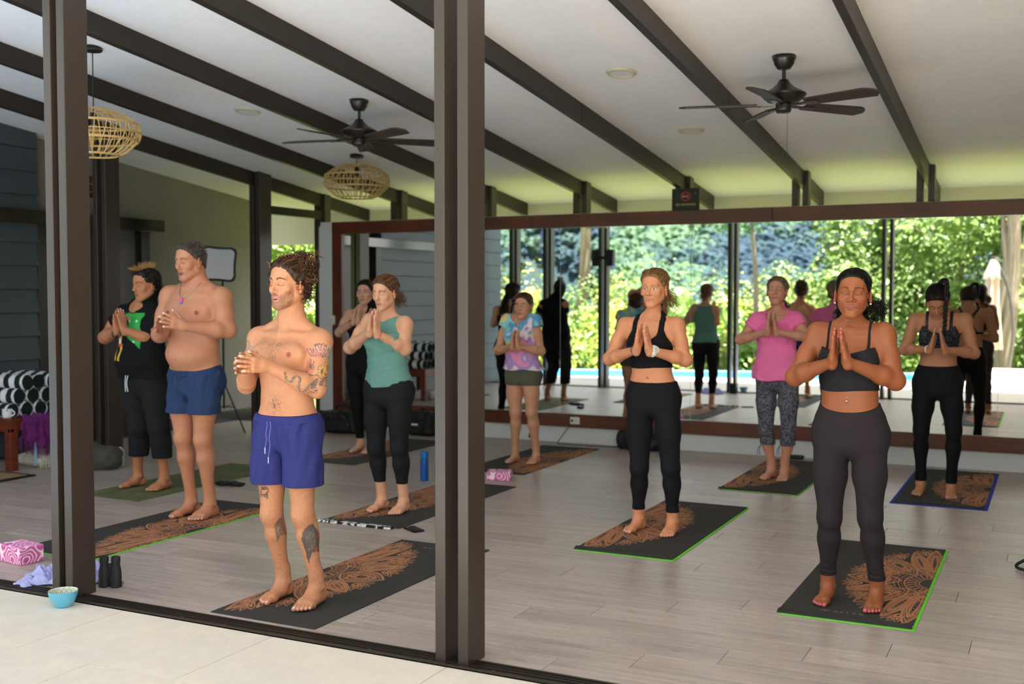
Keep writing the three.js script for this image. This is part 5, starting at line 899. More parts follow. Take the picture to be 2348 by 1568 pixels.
// --- woman in the teal tank
makePerson({ J: JOINTS.teal, H: 1.655, sex: 'f', label: 'woman in teal sleeveless top and black cropped leggings with red wrist thread', girth: { waist: 1.12, chest: 1.08, hip: 1.06, arm: 1.12, leg: 1.06 }, skin: [220, 164, 132], lips: [184, 112, 104], brow: [112, 80, 58],
  head: { at: [-0.006, 1.532, 0.028], yaw: -0.05, pitch: 0.14, scale: 0.97 }, face: { cheek: 1.04, jaw: 0.88 }, hands: { curl: 0.03, spread: 0.25 },
  wear: (P) => [fitted(P, { bottom: 0.88, off: 0.008, flare: 0.004, wrinkle: 0.0014, top: (a, z) => P.yF(0.835) - (z > 0 ? 0.05 * Math.exp(-((a / 0.07) ** 2)) : 0.02), arm: (y) => 0.115 + 0.35 * Math.max(0, P.yF(0.8) - y), name: 'tank_top', mat: cloth([104, 150, 141], 0.85) }), leggings(P, { waist: 0.98, hem: 0.2, mat: BLACKF() })],
  hair: (P, g) => { seed(430); const c = [[124, 86, 56], [98, 66, 44], [152, 110, 74]]; hairCap(P, g, { color: [100, 68, 46], off: 0.009, low: -0.055 }); const L = combed(P, [0, -0.02, -0.125], 380, { from: () => [rr(-1, 1), rr(0.1, 1), rr(0.1, 1)], colors: c, jitter: 0.006, off: 0.016 }); for (let i = 0; i < 260; i++) { const e = [rr(-1, 1), rr(-1, 1), rr(-1, 1)]; if (vlen(e) > 1) continue; const q = [e[0] * 0.055, -0.045 + e[1] * 0.05, -0.165 + e[2] * 0.05]; L.push(lock(P, [q, vadd(q, [rr(-0.02, 0.02), -0.02, rr(-0.02, 0.01)]), vadd(q, [rr(-0.03, 0.03), -0.045, rr(-0.03, 0.01)])], { curl: 0.007, turns: 1.6, r: 0.0014, color: c[i % 3], seg: 12, ph: rr(0, 6) })); } hairMesh('hair_ponytail', L, g); },
  extras: (P, g) => { const h = P.hands[1], d = vnorm(vsub(h.W, P.J.E[1])); mesh('wrist_thread', new THREE.TorusGeometry(0.026, 0.0032, 6, 22).applyQuaternion(new THREE.Quaternion().setFromUnitVectors(V(0, 0, 1), V(...d))).translate(...vadd(h.W, d, -0.02)), mat([176, 44, 40], 0.7), g); } });
// --- woman in black behind her
{
  const J = JOINTS.tank; J.S = [[-0.15, 1.315, -0.01], [0.15, 1.315, -0.01]]; J.E = [[-0.235, 1.15, 0.05], [0.19, 1.14, 0.02]]; J.W = [[0.02, 1.265, 0.17], [0.07, 1.265, 0.17]]; J.tip = [0.085, 1.43, 0.17]; J.K = [[-0.06, 0.45, 0.015], [0.08, 0.45, 0.015]]; J.A = [[-0.07, 0.085, -0.055], [0.07, 0.085, -0.03]]; J.T = [[-0.09, 0, 0.125], [0.1, 0, 0.15]];
  makePerson({ J, H: 1.665, sex: 'f', label: 'dark-haired woman in black tank and long black leggings standing near the mirror corner', girth: { waist: 1.02 }, skin: [214, 164, 138], lips: [186, 108, 104], brow: [48, 34, 28],
    head: { at: [0.055, 1.535, 0.03], yaw: 0.3, pitch: 0.02, scale: 0.97 }, face: { eyes: 'open', jaw: 0.86 }, iris: [70, 60, 50], hands: { curl: 0.03, spread: 0.2 },
    wear: (P) => [fitted(P, { bottom: 0.93, off: 0.006, top: (a, z) => P.yF(0.76) - 0.02 * Math.cos(a * 20), arm: (y) => 0.135 + 0.5 * Math.max(0, P.yF(0.75) - y), straps: () => [[0.075, 0.011], [-0.075, 0.011]], name: 'tank_top', mat: cloth([24, 24, 26]) }), leggings(P, { waist: 0.99, hem: 0.125, mat: cloth([22, 22, 24]) })],
    hair: (P, g) => { seed(440); const c = [[40, 28, 24], [54, 38, 30], [30, 22, 20]]; hairCap(P, g, { color: [36, 26, 22], off: 0.01, low: -0.08 }); const L = combed(P, [0.0, 0.0, -0.12], 320, { from: () => [rr(-1, 1), rr(0.1, 1), rr(0, 1)], colors: c, off: 0.016 }); L.push(...ponytail(P, [0, 0.0, -0.12], [0, -1, -0.25], 200, { len: 0.26, spread: 0.045, curl: 0.006, turns: 3, colors: c, drop: 0.02 })); hairMesh('hair_lengths', L, g); } });
}
// --- woman in the tie-dye shirt
{
  const dye = [[96, 170, 214], [150, 210, 220], [232, 222, 140], [238, 150, 190], [176, 150, 210], [246, 226, 232]].map(lin);
  makePerson({ J: JOINTS.tie, H: 1.545, sex: 'f', label: 'woman in pastel tie-dye t-shirt and olive shorts', girth: { waist: 1.14, chest: 1.08, arm: 1.06, leg: 1.04, hip: 1.04 }, skin: [206, 152, 122], lips: [180, 110, 102], brow: [84, 60, 46],
    head: { at: [0.012, 1.415, 0.025], yaw: 0.08, pitch: 0.02, scale: 0.95 }, face: { cheek: 1.05, jaw: 0.9 }, hands: { curl: 0.03, spread: 0.2 },
    wear: (P) => [tshirt(P, { hem: 0.845, sleeve: 0.2, neck: 0.095, vneck: P.yF(0.765), loose: 0.016, sr: 0.07, mat: clothV(0.9), paint: (x, y, z) => { const ax = x - P.cx(y) - 0.03, dy = y - 1.1, a = Math.atan2(dy, ax + 0.02 * z), r = Math.hypot(ax, dy) * 7 + a * 0.55 + 0.8 * noise3(x * 9, y * 9, z * 9) + 6, i = Math.floor(r * 1.5) % 6, t = smoothstep((r * 1.5) % 1, 0.25, 0.9); const n = 1 + 0.08 * noise3(x * 60, y * 60, z * 60); return mix3(dye[i], dye[(i + 1) % 6], t).map((v) => v * n); } }), shorts(P, { waist: 0.9, hem: 0.705, flare: 0.004, off: 0.008, mat: cloth([92, 94, 80], 0.9) })],
    hair: (P, g) => { seed(450); const c = [[96, 66, 46], [124, 88, 62], [74, 50, 36]]; hairCap(P, g, { color: [88, 60, 42], off: 0.01, low: -0.06 }); const L = combed(P, [0, 0.02, -0.125], 320, { from: () => [rr(-1, 1), rr(0.1, 1), rr(0.05, 1)], colors: c, off: 0.015 }); for (let i = 0; i < 70; i++) { const e = vnorm([rr(-1, 1), rr(-1, 1), rr(-1, 1)]), q = vadd([0, 0.02, -0.14], e, 0.03); L.push(lock(P, [q, vadd([0, 0.02, -0.14], vnorm(vadd(e, [0.6, 0.4, 0])), 0.034), vadd([0, 0.02, -0.14], vnorm(vadd(e, [1, -0.5, 0.5])), 0.03)], { r: 0.002, color: c[i % 3], seg: 8 })); } hairMesh('hair_bun', L, g); } });
}
// --- blonde woman with the white watch
makePerson({ J: JOINTS.blonde, H: 1.685, sex: 'f', label: 'blonde woman in black sports bra and long black leggings with a white watch', girth: { waist: 1.04, arm: 1.02, hip: 0.96, chest: 1.02 }, skin: [216, 146, 108], lips: [190, 118, 108], brow: [168, 128, 92], lash: [92, 66, 52],
  head: { at: [0.006, 1.56, 0.02], yaw: -0.06, pitch: 0.03, scale: 0.985 }, face: { eyes: 'open', jaw: 0.94, lips: 0.85 }, iris: [74, 80, 82], hands: { curl: 0.02, spread: 0.2 },
  ink: (c, x, y, z, P, nx, ny, nz) => { if (y > 0.97 && y < 1.06 && z > 0.06) { const ax = x - P.cx(y), d = Math.hypot(ax, (y - 1.0) * 0.8); if (d < 0.007) c = mix3(c, lin([120, 70, 52]), 0.7); } return c; },
  wear: (P) => [fitted(P, { bottom: 1.06, off: 0.006, top: (a, z) => (z > 0 ? P.yF(0.742) + 0.75 * Math.max(0, a - 0.028) : P.yF(0.77)), arm: (y) => 0.112 + 0.5 * Math.max(0, P.yF(0.775) - y), straps: (y, z) => [[z > 0 ? 0.088 : 0.084, 0.018], [z > 0 ? -0.088 : -0.084, 0.018]], name: 'sports_bra', mat: cloth([24, 24, 27]) }), leggings(P, { waist: 0.98, hem: 0.135, dip: 0.012, mat: cloth([26, 26, 31], 0.8, 0.3) })],
  hair: (P, g) => { seed(460); const c = [[176, 132, 88], [148, 106, 68], [200, 160, 114], [120, 84, 54]]; hairCap(P, g, { color: [150, 108, 70], off: 0.009, low: -0.05 }); const L = combed(P, [0.0, 0.0, -0.122], 480, { from: () => [rr(-1, 1), rr(0.05, 1), rr(0.05, 1)], colors: c, off: 0.017, jitter: 0.006 }); L.push(...ponytail(P, [0.0, 0.0, -0.12], [0.3, -0.6, -0.6], 170, { len: 0.13, spread: 0.03, curl: 0.008, turns: 1.6, colors: c, drop: 0.03 })); hairMesh('hair_ponytail', L, g); },
  extras: (P, g) => {
    const h = P.hands[1], d = vnorm(vsub(h.W, P.J.E[1])), o = vadd(h.W, d, -0.03), q = new THREE.Quaternion().setFromUnitVectors(V(0, 0, 1), V(...d)), wm = mat([238, 238, 240], 0.35);
    const band = new THREE.TorusGeometry(0.03, 0.009, 10, 30); band.scale(1, 1, 1.6); band.applyQuaternion(q); band.translate(...o); mesh('watch_strap', band, wm, g);
    const out = vnorm(vsub([0.55, 0.35, 0.75], d.map((v) => v * vdot(d, [0.55, 0.35, 0.75])))), fc = rod(vadd(o, out, 0.03), vadd(o, out, 0.042), 0.021, 24); mesh('watch_case', fc, wm, g); mesh('watch_dial', rod(vadd(o, out, 0.042), vadd(o, out, 0.0428), 0.0165, 24), mat([196, 198, 190], 0.25), g);
    const h0 = P.hands[0], d0 = vnorm(vsub(h0.W, P.J.E[0])); mesh('bracelet', new THREE.TorusGeometry(0.028, 0.0035, 8, 24).applyQuaternion(new THREE.Quaternion().setFromUnitVectors(V(0, 0, 1), V(...d0))).translate(...vadd(h0.W, d0, -0.025)), mat([70, 74, 50], 0.5), g);
    for (const s of [1, -1]) mesh('earring', new THREE.SphereGeometry(0.0048, 8, 8).translate(...P.head.world(s * 0.081, -0.04, 0.0)), mat([236, 224, 190], 0.2), g);
    const r = h.world(-0.0105, 0.103, -0.009); mesh('ring', new THREE.SphereGeometry(0.0055, 10, 8).translate(...r), mat([226, 214, 180], 0.15, { metalness: 0.6 }), g);
  } });
// --- woman in the pink t-shirt
{
  const J = JOINTS.pink; J.S = [[-0.168, 1.31, -0.01], [0.14, 1.312, -0.01]]; J.E = [[-0.3, 1.15, 0.05], [0.235, 1.18, 0.05]];
  makePerson({ J, H: 1.665, sex: 'f', label: 'woman in bright pink v-neck t-shirt and grey heather cropped leggings', girth: { waist: 1.1, chest: 1.04, arm: 1.0, hip: 1.0 }, skin: [212, 152, 126], lips: [188, 120, 112], brow: [150, 118, 92],
    head: { at: [-0.012, 1.545, 0.008], yaw: 0.04, pitch: -0.16, scale: 0.96 }, face: { jaw: 0.92 }, hands: { curl: 0.02, spread: 0.2 },
    wear: (P) => { const a = lin([84, 86, 98]), b = lin([150, 150, 160]), d = lin([52, 54, 66]); return [tshirt(P, { hem: 0.82, sleeve: 0.42, neck: 0.085, vneck: P.yF(0.755), loose: 0.02, mat: cloth([255, 128, 188], 0.9, 0.6) }), leggings(P, { waist: 0.96, hem: 0.285, off: 0.006, gather: 0.003, mat: clothV(0.9), paint: (x, y, z) => { const n = noise3(x * 60 + y * 40, y * 130, z * 60) + 0.5 * noise3(x * 150, y * 260, z * 150); return n > 0 ? mix3(a, b, clamp(n, 0, 1)) : mix3(a, d, clamp(-n, 0, 1)); } })]; },
    hair: (P, g) => { seed(470); const c = [[146, 116, 90], [176, 150, 122], [112, 86, 66], [196, 178, 156]]; hairCap(P, g, { color: [136, 108, 84], off: 0.011, low: -0.06 }); const L = combed(P, [0.02, -0.05, -0.115], 380, { from: () => [rr(-1, 1), rr(0.05, 1), rr(0.05, 1)], colors: c, off: 0.019, jitter: 0.007 }); L.push(...ponytail(P, [0.02, -0.05, -0.115], [0.5, -0.6, -0.3], 120, { len: 0.085, spread: 0.022, curl: 0.006, turns: 1.3, colors: [[92, 68, 52], [120, 92, 70]], drop: 0.02 })); hairMesh('hair_ponytail', L, g); },
    extras: (P, g) => { for (const i of [0, 1]) { const k = P.J.K[i], a = P.J.A[i], q = i ? 1 : -1; for (const e of [0, 1]) mesh('hem_tie', tube([[lerp(k[0], a[0], 0.4) - 0.045, 0.29, 0.02], [lerp(k[0], a[0], 0.4) - 0.06 - e * 0.012, 0.25, 0.03], [lerp(k[0], a[0], 0.4) - 0.055 - e * 0.02, 0.2, 0.028]], 0.003, 10, 5), mat([110, 112, 122], 0.9), g); } } });
}
// --- woman in the plum grey leggings
{
  const J = JOINTS.bw; J.S = [[-0.172, 1.325, -0.015], [0.135, 1.327, -0.015]];
  makePerson({ J, H: 1.64, sex: 'f', near: true, label: 'woman in black camisole crop top and plum grey leggings with pink nails', girth: { waist: 1.1, chest: 1.06, hip: 1.04, arm: 1.13, leg: 1.02, bust: 1.04, neck: 1.02 }, hipX: -0.012, skin: [150, 88, 56], lips: [150, 80, 78], brow: [34, 22, 18], browW: 0.0034, lash: [18, 11, 10], nails: [232, 96, 138], gloss: 0.42, shadow: 1,
    head: { at: [-0.004, 1.527, 0.022], yaw: 0.08, pitch: -0.05, roll: -0.03, scale: 1.0 }, face: { lips: 1.12, nose: 1.15, cheek: 1.04, jaw: 0.86 }, hands: { curl: 0.035, spread: 0.15, size: 0.98 },
    ink: (c, x, y, z, P, nx, ny, nz) => { if (y > 0.97 && y < 1.06 && z > 0.06) { const ax = x - P.cx(y), d = Math.hypot(ax * 1.1, (y - 1.012) * 0.9); if (d < 0.009) c = mix3(c, lin([58, 28, 16]), 0.85 * (1 - d / 0.009)); } return c; },
    wear: (P) => [fitted(P, { bottom: 1.062, off: 0.005, wrinkle: 0.0006, top: (a, z) => (z > 0 ? P.yF(0.752) + 0.3 * a - 0.012 : P.yF(0.735)), arm: (y) => 0.128 + 0.45 * Math.max(0, P.yF(0.76) - y), straps: (y, z) => [[0.096, 0.0065], [-0.096, 0.0065]], name: 'camisole', mat: cloth([36, 36, 40], 0.8, 0.3) }), leggings(P, { waist: 1.005, hem: 0.13, dip: 0.05, mat: cloth([46, 40, 44], 0.85, 0.3) })],
    hair: (P, g) => {
      seed(480); const c = [[20, 15, 14], [30, 22, 20], [14, 11, 10]]; hairCap(P, g, { color: [20, 15, 14], off: 0.008, amp: 0.002, low: -0.06 });
      const L = combed(P, [0.0, -0.03, -0.12], 620, { from: () => [rr(-1, 1), rr(0.0, 1), rr(0.05, 1)], colors: c, off: 0.013, jitter: 0.003, r: 0.0014 });
      for (let i = 0; i < 900; i++) { const e = [rr(-1, 1), rr(-1, 1), rr(-1, 1)]; if (vlen(e) > 1) continue; const side = i % 5 ? 1 : -1, q = side > 0 ? [0.088 + e[0] * 0.066, -0.07 + e[1] * 0.064, -0.085 + e[2] * 0.055] : [-0.06 + e[0] * 0.035, -0.095 + e[1] * 0.035, -0.1 + e[2] * 0.035]; const R = rr(0.004, 0.009), ex = vnorm([rr(-1, 1), rr(-1, 0), rr(-1, 1)]), ey = vnorm(vcross(ex, [rr(-1, 1), 0.3, rr(-1, 1)])), ez = vcross(ex, ey), path = [], tn = rr(1.5, 2.5); for (let k = 0; k <= 14; k++) { const t = (k / 14) * 6.283 * tn; path.push(P.head.world(...vadd(vadd(vadd(q, ey, Math.cos(t) * R), ez, Math.sin(t) * R), ex, (k / 14 - 0.5) * 0.03))); } L.push([path, 0.0013, 0.001, lin(c[i % 3])]); }
      hairMesh('hair_curls', L, g);
    },
    extras: (P, g) => { const y = 1.03, z = (yy) => onFront(P.trunk.f, P.cx(yy), yy); mesh('navel_stud', new THREE.SphereGeometry(0.005, 12, 10).translate(P.cx(1.018), 1.016, z(1.016) + 0.002), mat([228, 226, 224], 0.12, { metalness: 0.85 }), g); mesh('navel_stud', new THREE.SphereGeometry(0.0032, 12, 10).translate(P.cx(1.03), 1.033, z(1.033) + 0.001), mat([228, 226, 224], 0.12, { metalness: 0.85 }), g); for (const s of [1, -1]) mesh('earring', new THREE.SphereGeometry(0.0055, 10, 8).translate(...P.head.world(s * 0.083, -0.042, 0.0)), mat([238, 232, 220], 0.15), g); } });
}
// --- woman with the braid, head bowed
{
  const J = JOINTS.braid; J.tip = [0.018, 1.285, 0.235];
  makePerson({ J, H: 1.655, sex: 'f', label: 'woman bowing her head with a long dark braid, patterned bra and black leggings', girth: { waist: 1.06, hip: 1.02, arm: 1.02 }, skin: [186, 128, 96], lips: [160, 96, 84], brow: [40, 28, 24],
    head: { at: [0.0, 1.472, 0.075], yaw: 0.02, pitch: 0.72, scale: 0.99 }, face: { jaw: 0.88 }, hands: { curl: 0.02, spread: 0.15 },
    wear: (P) => { const a = lin([34, 36, 44]), b = lin([74, 76, 88]); return [fitted(P, { bottom: 1.125, off: 0.006, top: (q, z) => (z > 0 ? P.yF(0.745) + 0.7 * Math.max(0, q - 0.035) : 1.15), arm: (y) => 0.115 + 0.5 * Math.max(0, P.yF(0.775) - y), straps: (y, z) => { if (z > 0) return [[0.085, 0.012], [-0.085, 0.012]]; const t = clamp((y - 1.14) / (P.yF(0.83) - 1.14), 0, 1); return [[lerp(-0.09, 0.085, t), 0.007], [lerp(0.09, -0.085, t), 0.007], [lerp(-0.045, 0.095, t), 0.006], [lerp(0.045, -0.095, t), 0.006]]; }, name: 'sports_bra', mat: clothV(0.85), paint: (x, y, z) => (noise3(x * 75, y * 75, z * 75) > 0.15 ? b : a) }), leggings(P, { waist: 1.0, hem: 0.1, dip: 0.015, mat: cloth([22, 22, 25], 0.8, 0.3) })]; },
    hair: (P, g) => {
      seed(490); const c = [[34, 25, 22], [48, 35, 30], [24, 18, 17]]; hairCap(P, g, { color: [32, 24, 21], off: 0.009, low: -0.07 });
      const L = combed(P, [0.02, 0.115, -0.06], 420, { from: () => [rr(-1, 1), rr(-0.3, 1), rr(-1, 1)], colors: c, off: 0.014, jitter: 0.003 });
      hairMesh('hair_strands', L, g);
      const k = P.head.world(0.02, 0.13, -0.06), path = [k, vadd(k, [0.03, 0.03, 0.03]), vadd(k, [0.05, 0.0, 0.07]), [0.068, 1.45, 0.2], [0.066, 1.36, 0.2], [0.06, 1.25, 0.185], [0.055, 1.18, 0.175]].map((p) => V(...p)), cv = new THREE.CatmullRomCurve3(path), B = [];
      for (let j = 0; j < 3; j++) { const pts = []; for (let i = 0; i <= 70; i++) { const t = i / 70, o = cv.getPoint(t), a = t * 38 + (j * 6.283) / 3, w = 0.0125 * (1 - 0.35 * t); pts.push([o.x + Math.sin(a) * w, o.y, o.z + Math.sin(2 * a) * w * 0.5]); } B.push([pts, 0.0105, 0.006, lin(c[j])]); }
      mesh('braid', strands(B, 8), hairMat(), g);
      mesh('braid_end', strands(Array.from({ length: 60 }, () => { const e = [rr(-0.008, 0.008), 0, rr(-0.008, 0.008)]; return [[[0.055 + e[0], 1.185, 0.175 + e[2]], [0.055 + e[0] * 2 + 0.01, 1.14, 0.175 + e[2] * 2], [0.06 + e[0] * 2.2 + 0.02, 1.1, 0.18 + e[2] * 2]], 0.0016, 0.0007, lin(c[1])]; }), 3), hairMat(), g);
    },
    extras: (P, g) => { const h = P.hands[0], d = vnorm(vsub(h.W, P.J.E[0])); mesh('bracelet', new THREE.TorusGeometry(0.029, 0.005, 8, 24).applyQuaternion(new THREE.Quaternion().setFromUnitVectors(V(0, 0, 1), V(...d))).translate(...vadd(h.W, d, -0.022)), mat([226, 222, 214], 0.4), g); } });
}
// ---------------------------------------------------------------- yoga mats
const MW = 0.615, ML = 1.73;
const matTex = canvasTex(728, 2048, (g, w, h) => {
  g.fillStyle = '#302f2d'; g.fillRect(0, 0, w, h);
  const cop = '#b07650'; g.strokeStyle = g.fillStyle = cop; g.lineJoin = g.lineCap = 'round';
  g.save(); g.translate(w + 6, h * 0.5); g.scale(1.08, 1.72);
  const shape = (a, r0, r1, wd, k = 1) => { const m = (r0 + r1) / 2, d = (r1 - r0) / 2 * k, o = wd * k; g.save(); g.rotate(a); g.beginPath(); g.moveTo(m - d, 0); g.bezierCurveTo(m - d * 0.5, -o, m + d * 0.25, -o, m + d, 0); g.bezierCurveTo(m + d * 0.25, o, m - d * 0.5, o, m - d, 0); g.restore(); };
  const petal = (a, r0, r1, wd, n = 4) => {
    for (let i = 0; i < n; i++) { shape(a, r0, r1, wd, 1 - i * 0.17); g.lineWidth = [13, 5, 9, 5][i % 4]; g.stroke(); }
    g.save(); g.rotate(a); g.lineWidth = 5;
    for (let i = 0; i < 15; i++) { const t = i / 15, x = r0 + (r1 - r0) * (0.2 + 0.62 * t), o = wd * 0.66 * Math.sin(Math.PI * (0.22 + 0.7 * t)); for (const s of [1, -1]) { g.beginPath(); g.moveTo(x, s * o * 0.62); g.lineTo(x + 12, s * o * 0.84); g.stroke(); } if (i % 2) { g.beginPath(); g.arc(x, 0, 4, 0, 6.3); g.fill(); } }
    for (const s of [1, -1]) { g.beginPath(); g.moveTo(r0 + (r1 - r0) * 0.18, 0); g.quadraticCurveTo((r0 + r1) / 2, s * wd * 0.42, r0 + (r1 - r0) * 0.82, 0); g.lineWidth = 11; g.stroke(); }
    g.restore();
  };
  const P = Math.PI;
  for (const a of [P * 0.5, P * 1.5]) petal(a + (a < P ? 0.1 : -0.1), 90, 560, 74, 4);
  for (const a of [P * 0.61, P * 1.39]) { petal(a, 150, 520, 66, 4); }
  for (const a of [P * 0.745, P * 1.255]) petal(a, 150, 500, 96, 5);
  for (const a of [P * 0.86, P * 1.14]) petal(a, 220, 470, 56, 3);
  petal(P, 170, 470, 104, 5);
  for (const [r, lw] of [[70, 8], [84, 3], [150, 10], [166, 3], [182, 6], [250, 7], [262, 3]]) { g.beginPath(); g.arc(0, 0, r, P * 0.5, P * 1.5); g.lineWidth = lw; g.stroke(); }
  for (let i = 0; i <= 12; i++) { const a = P * (0.5 + i / 12); shape(a, 84, 152, 17); g.lineWidth = 5; g.stroke(); shape(a + 0.13, 100, 140, 8); g.fill(); }
  for (let i = 0; i < 34; i++) { const a = P * (0.5 + (i + 0.5) / 34); g.beginPath(); g.arc(Math.cos(a) * 206, Math.sin(a) * 206, 6, 0, 6.3); g.fill(); g.beginPath(); g.moveTo(Math.cos(a) * 222, Math.sin(a) * 222); g.lineTo(Math.cos(a + 0.04) * 246, Math.sin(a + 0.04) * 246); g.lineWidth = 4; g.stroke(); }
  // small fans of leaves between the great petals
  for (const [a, r] of [[P * 0.68, 430], [P * 0.8, 400], [P * 0.92, 395], [P * 1.08, 395], [P * 1.2, 400], [P * 1.32, 430], [P * 0.565, 470], [P * 1.435, 470]]) { g.save(); g.translate(Math.cos(a) * r, Math.sin(a) * r); for (const b of [-0.75, -0.25, 0.25, 0.75]) { shape(a + b, -20, 96, 22); g.lineWidth = 6; g.stroke(); shape(a + b, 10, 70, 8); g.fill(); } g.restore(); }
  g.restore();
  // maker's mark near the front edge
  g.fillStyle = '#b9aFA0'; g.font = '30px sans-serif'; g.textBaseline = 'middle'; let x = 292; for (const ch of 'GAIAM') { g.fillText(ch, x, h - 150); x += 34; }
  g.strokeStyle = '#b07650'; g.lineWidth = 3; for (const [cx, cy, r] of [[226, 0, 9], [246, -4, 9], [262, 2, 8], [240, 6, 7]]) { g.beginPath(); g.ellipse(cx, h - 150 + cy, r, r * 0.6, 0.5, 0, 6.3); g.stroke(); }
});
const matRough = (() => { const a = tileNoise(256, 256, 40, 40, 81), b = tileNoise(256, 256, 120, 120, 82); return dataTex(256, 256, (x, y, i) => { const v = 120 + 90 * a[i] + 45 * b[i]; return [v, v, v]; }, { srgbSpace: false, repX: 4, repY: 8 }); })();
const printed = mat(0xffffff, 0.82, { map: matTex, bumpMap: matRough, bumpScale: 0.0006 });
function matGeo(w, l, t, lift = 0, front = 0) {
  const g = new THREE.BoxGeometry(w, t, l, 1, 1, 60), p = g.attributes.position, uv = g.attributes.uv;
  for (let i = 0; i < p.count; i++) { const x = p.getX(i), z = p.getZ(i); uv.setXY(i, x / w + 0.5, 0.5 - z / l); if (lift) { const d = l / 2 - front * z, e = Math.max(0, 0.07 - d) / 0.07; p.setY(i, p.getY(i) + lift * Math.sin(e * Math.PI) * 1.1 + 0.001 * e); } p.setY(i, p.getY(i) + t / 2); }
  g.computeVertexNormals(); return g;
}
function yogaMat(label, x, z, { turn = 0, under, underName = 'green_underside', w = MW, l = ML, m = printed, lift = 0, group, base = 0 }) {
  const t = thing('yoga_mat', label, 'yoga mat', x + w / 2, 0, z - l / 2, turn, group), y = under ? 0.0035 : 0;
  const o = mesh('mat_surface', matGeo(w, l, 0.0045, lift, turn ? -1 : 1), m, t); o.position.y = y + 0.0004;
  if (under) { const u = mesh(underName, new RoundedBoxGeometry(w + (under.grow ?? 0.012), 0.004, l + (under.grow ?? 0.012), 2, 0.0018).translate(under.dx ?? 0, 0.0022, under.dz ?? 0), under.mat, t); u.userData.label = under.label; }
  return t;
}
const greenFoam = mat([112, 214, 62], 0.7), gU = (dx, dz) => ({ mat: greenFoam, dx, dz, grow: 0.004, label: 'bright green underside' });
yogaMat('black mat with copper lotus print under the tattooed man', -3.626, -4.034, { turn: Math.PI });
yogaMat('black copper-print mat edged green under the blonde woman', -2.567, -6.009, { turn: Math.PI, under: gU(-0.014, -0.012), lift: 0.01 });
yogaMat('black copper-print mat edged green under the woman in plum leggings', -1.177, -5.244, { under: gU(0.014, 0.013), lift: 0.008 });
yogaMat('black copper-print mat on a blue towel under the bowing woman', -1.045, -8.42, { under: { mat: mat([36, 56, 172], 0.9), dx: 0, dz: 0.0, grow: 0.05, label: 'blue towel showing at the edges' }, underName: 'blue_towel', lift: 0.006 });
yogaMat('black copper-print mat over a speckled towel under the woman in teal', -4.43, -6.035, { turn: Math.PI });
yogaMat('black copper-print mat edged green under the man in navy shorts', -5.56, -4.52, { under: gU(0.014, 0.008) });
yogaMat('black copper-print mat under the dark-haired woman in black', -6.21, -8.1, { turn: Math.PI });
yogaMat('black copper-print mat under the woman in tie-dye', -4.625, -8.3, {});
yogaMat('black copper-print mat edged green under the woman in pink', -2.355, -8.39, { turn: Math.PI, under: gU(-0.012, 0), lift: 0.008 });
{ const a = tileNoise(256, 512, 8, 14, 86), b = tileNoise(256, 512, 60, 120, 87); yogaMat('plain olive green mat under the person in the graphic t-shirt', -6.66, -5.96, { m: mat(0xffffff, 0.9, { map: dataTex(256, 512, (x, y, i) => { const k = 0.85 + 0.25 * a[i] + 0.12 * b[i]; return [96 * k, 98 * k, 66 * k]; }, { repeat: false }) }) }); }
{ // speckled towel showing under the front of the teal woman's mat
  seed(88); const tx = canvasTex(256, 64, (g, w, h) => { g.fillStyle = '#151515'; g.fillRect(0, 0, w, h); g.fillStyle = '#e8e8e4'; for (let i = 0; i < 150; i++) { g.save(); g.translate(rr(0, w), rr(0, h)); g.rotate(rr(0, 3)); g.fillRect(-6, -3, 12, 6); g.restore(); } });
  const g = new RoundedBoxGeometry(0.6, 0.014, 0.06, 2, 0.006), uv = g.attributes.uv, p = g.attributes.position; for (let i = 0; i < p.count; i++) uv.setXY(i, p.getX(i) / 0.6 + 0.5, (p.getZ(i) + p.getY(i)) / 0.08 + 0.5);
  const o = mesh('towel', g, mat(0xffffff, 0.95, { map: tx })); o.position.set(-4.15, 0.0075, -6.0); tag(o, 'black and white speckled towel folded at the front of a mat', 'towel');
}
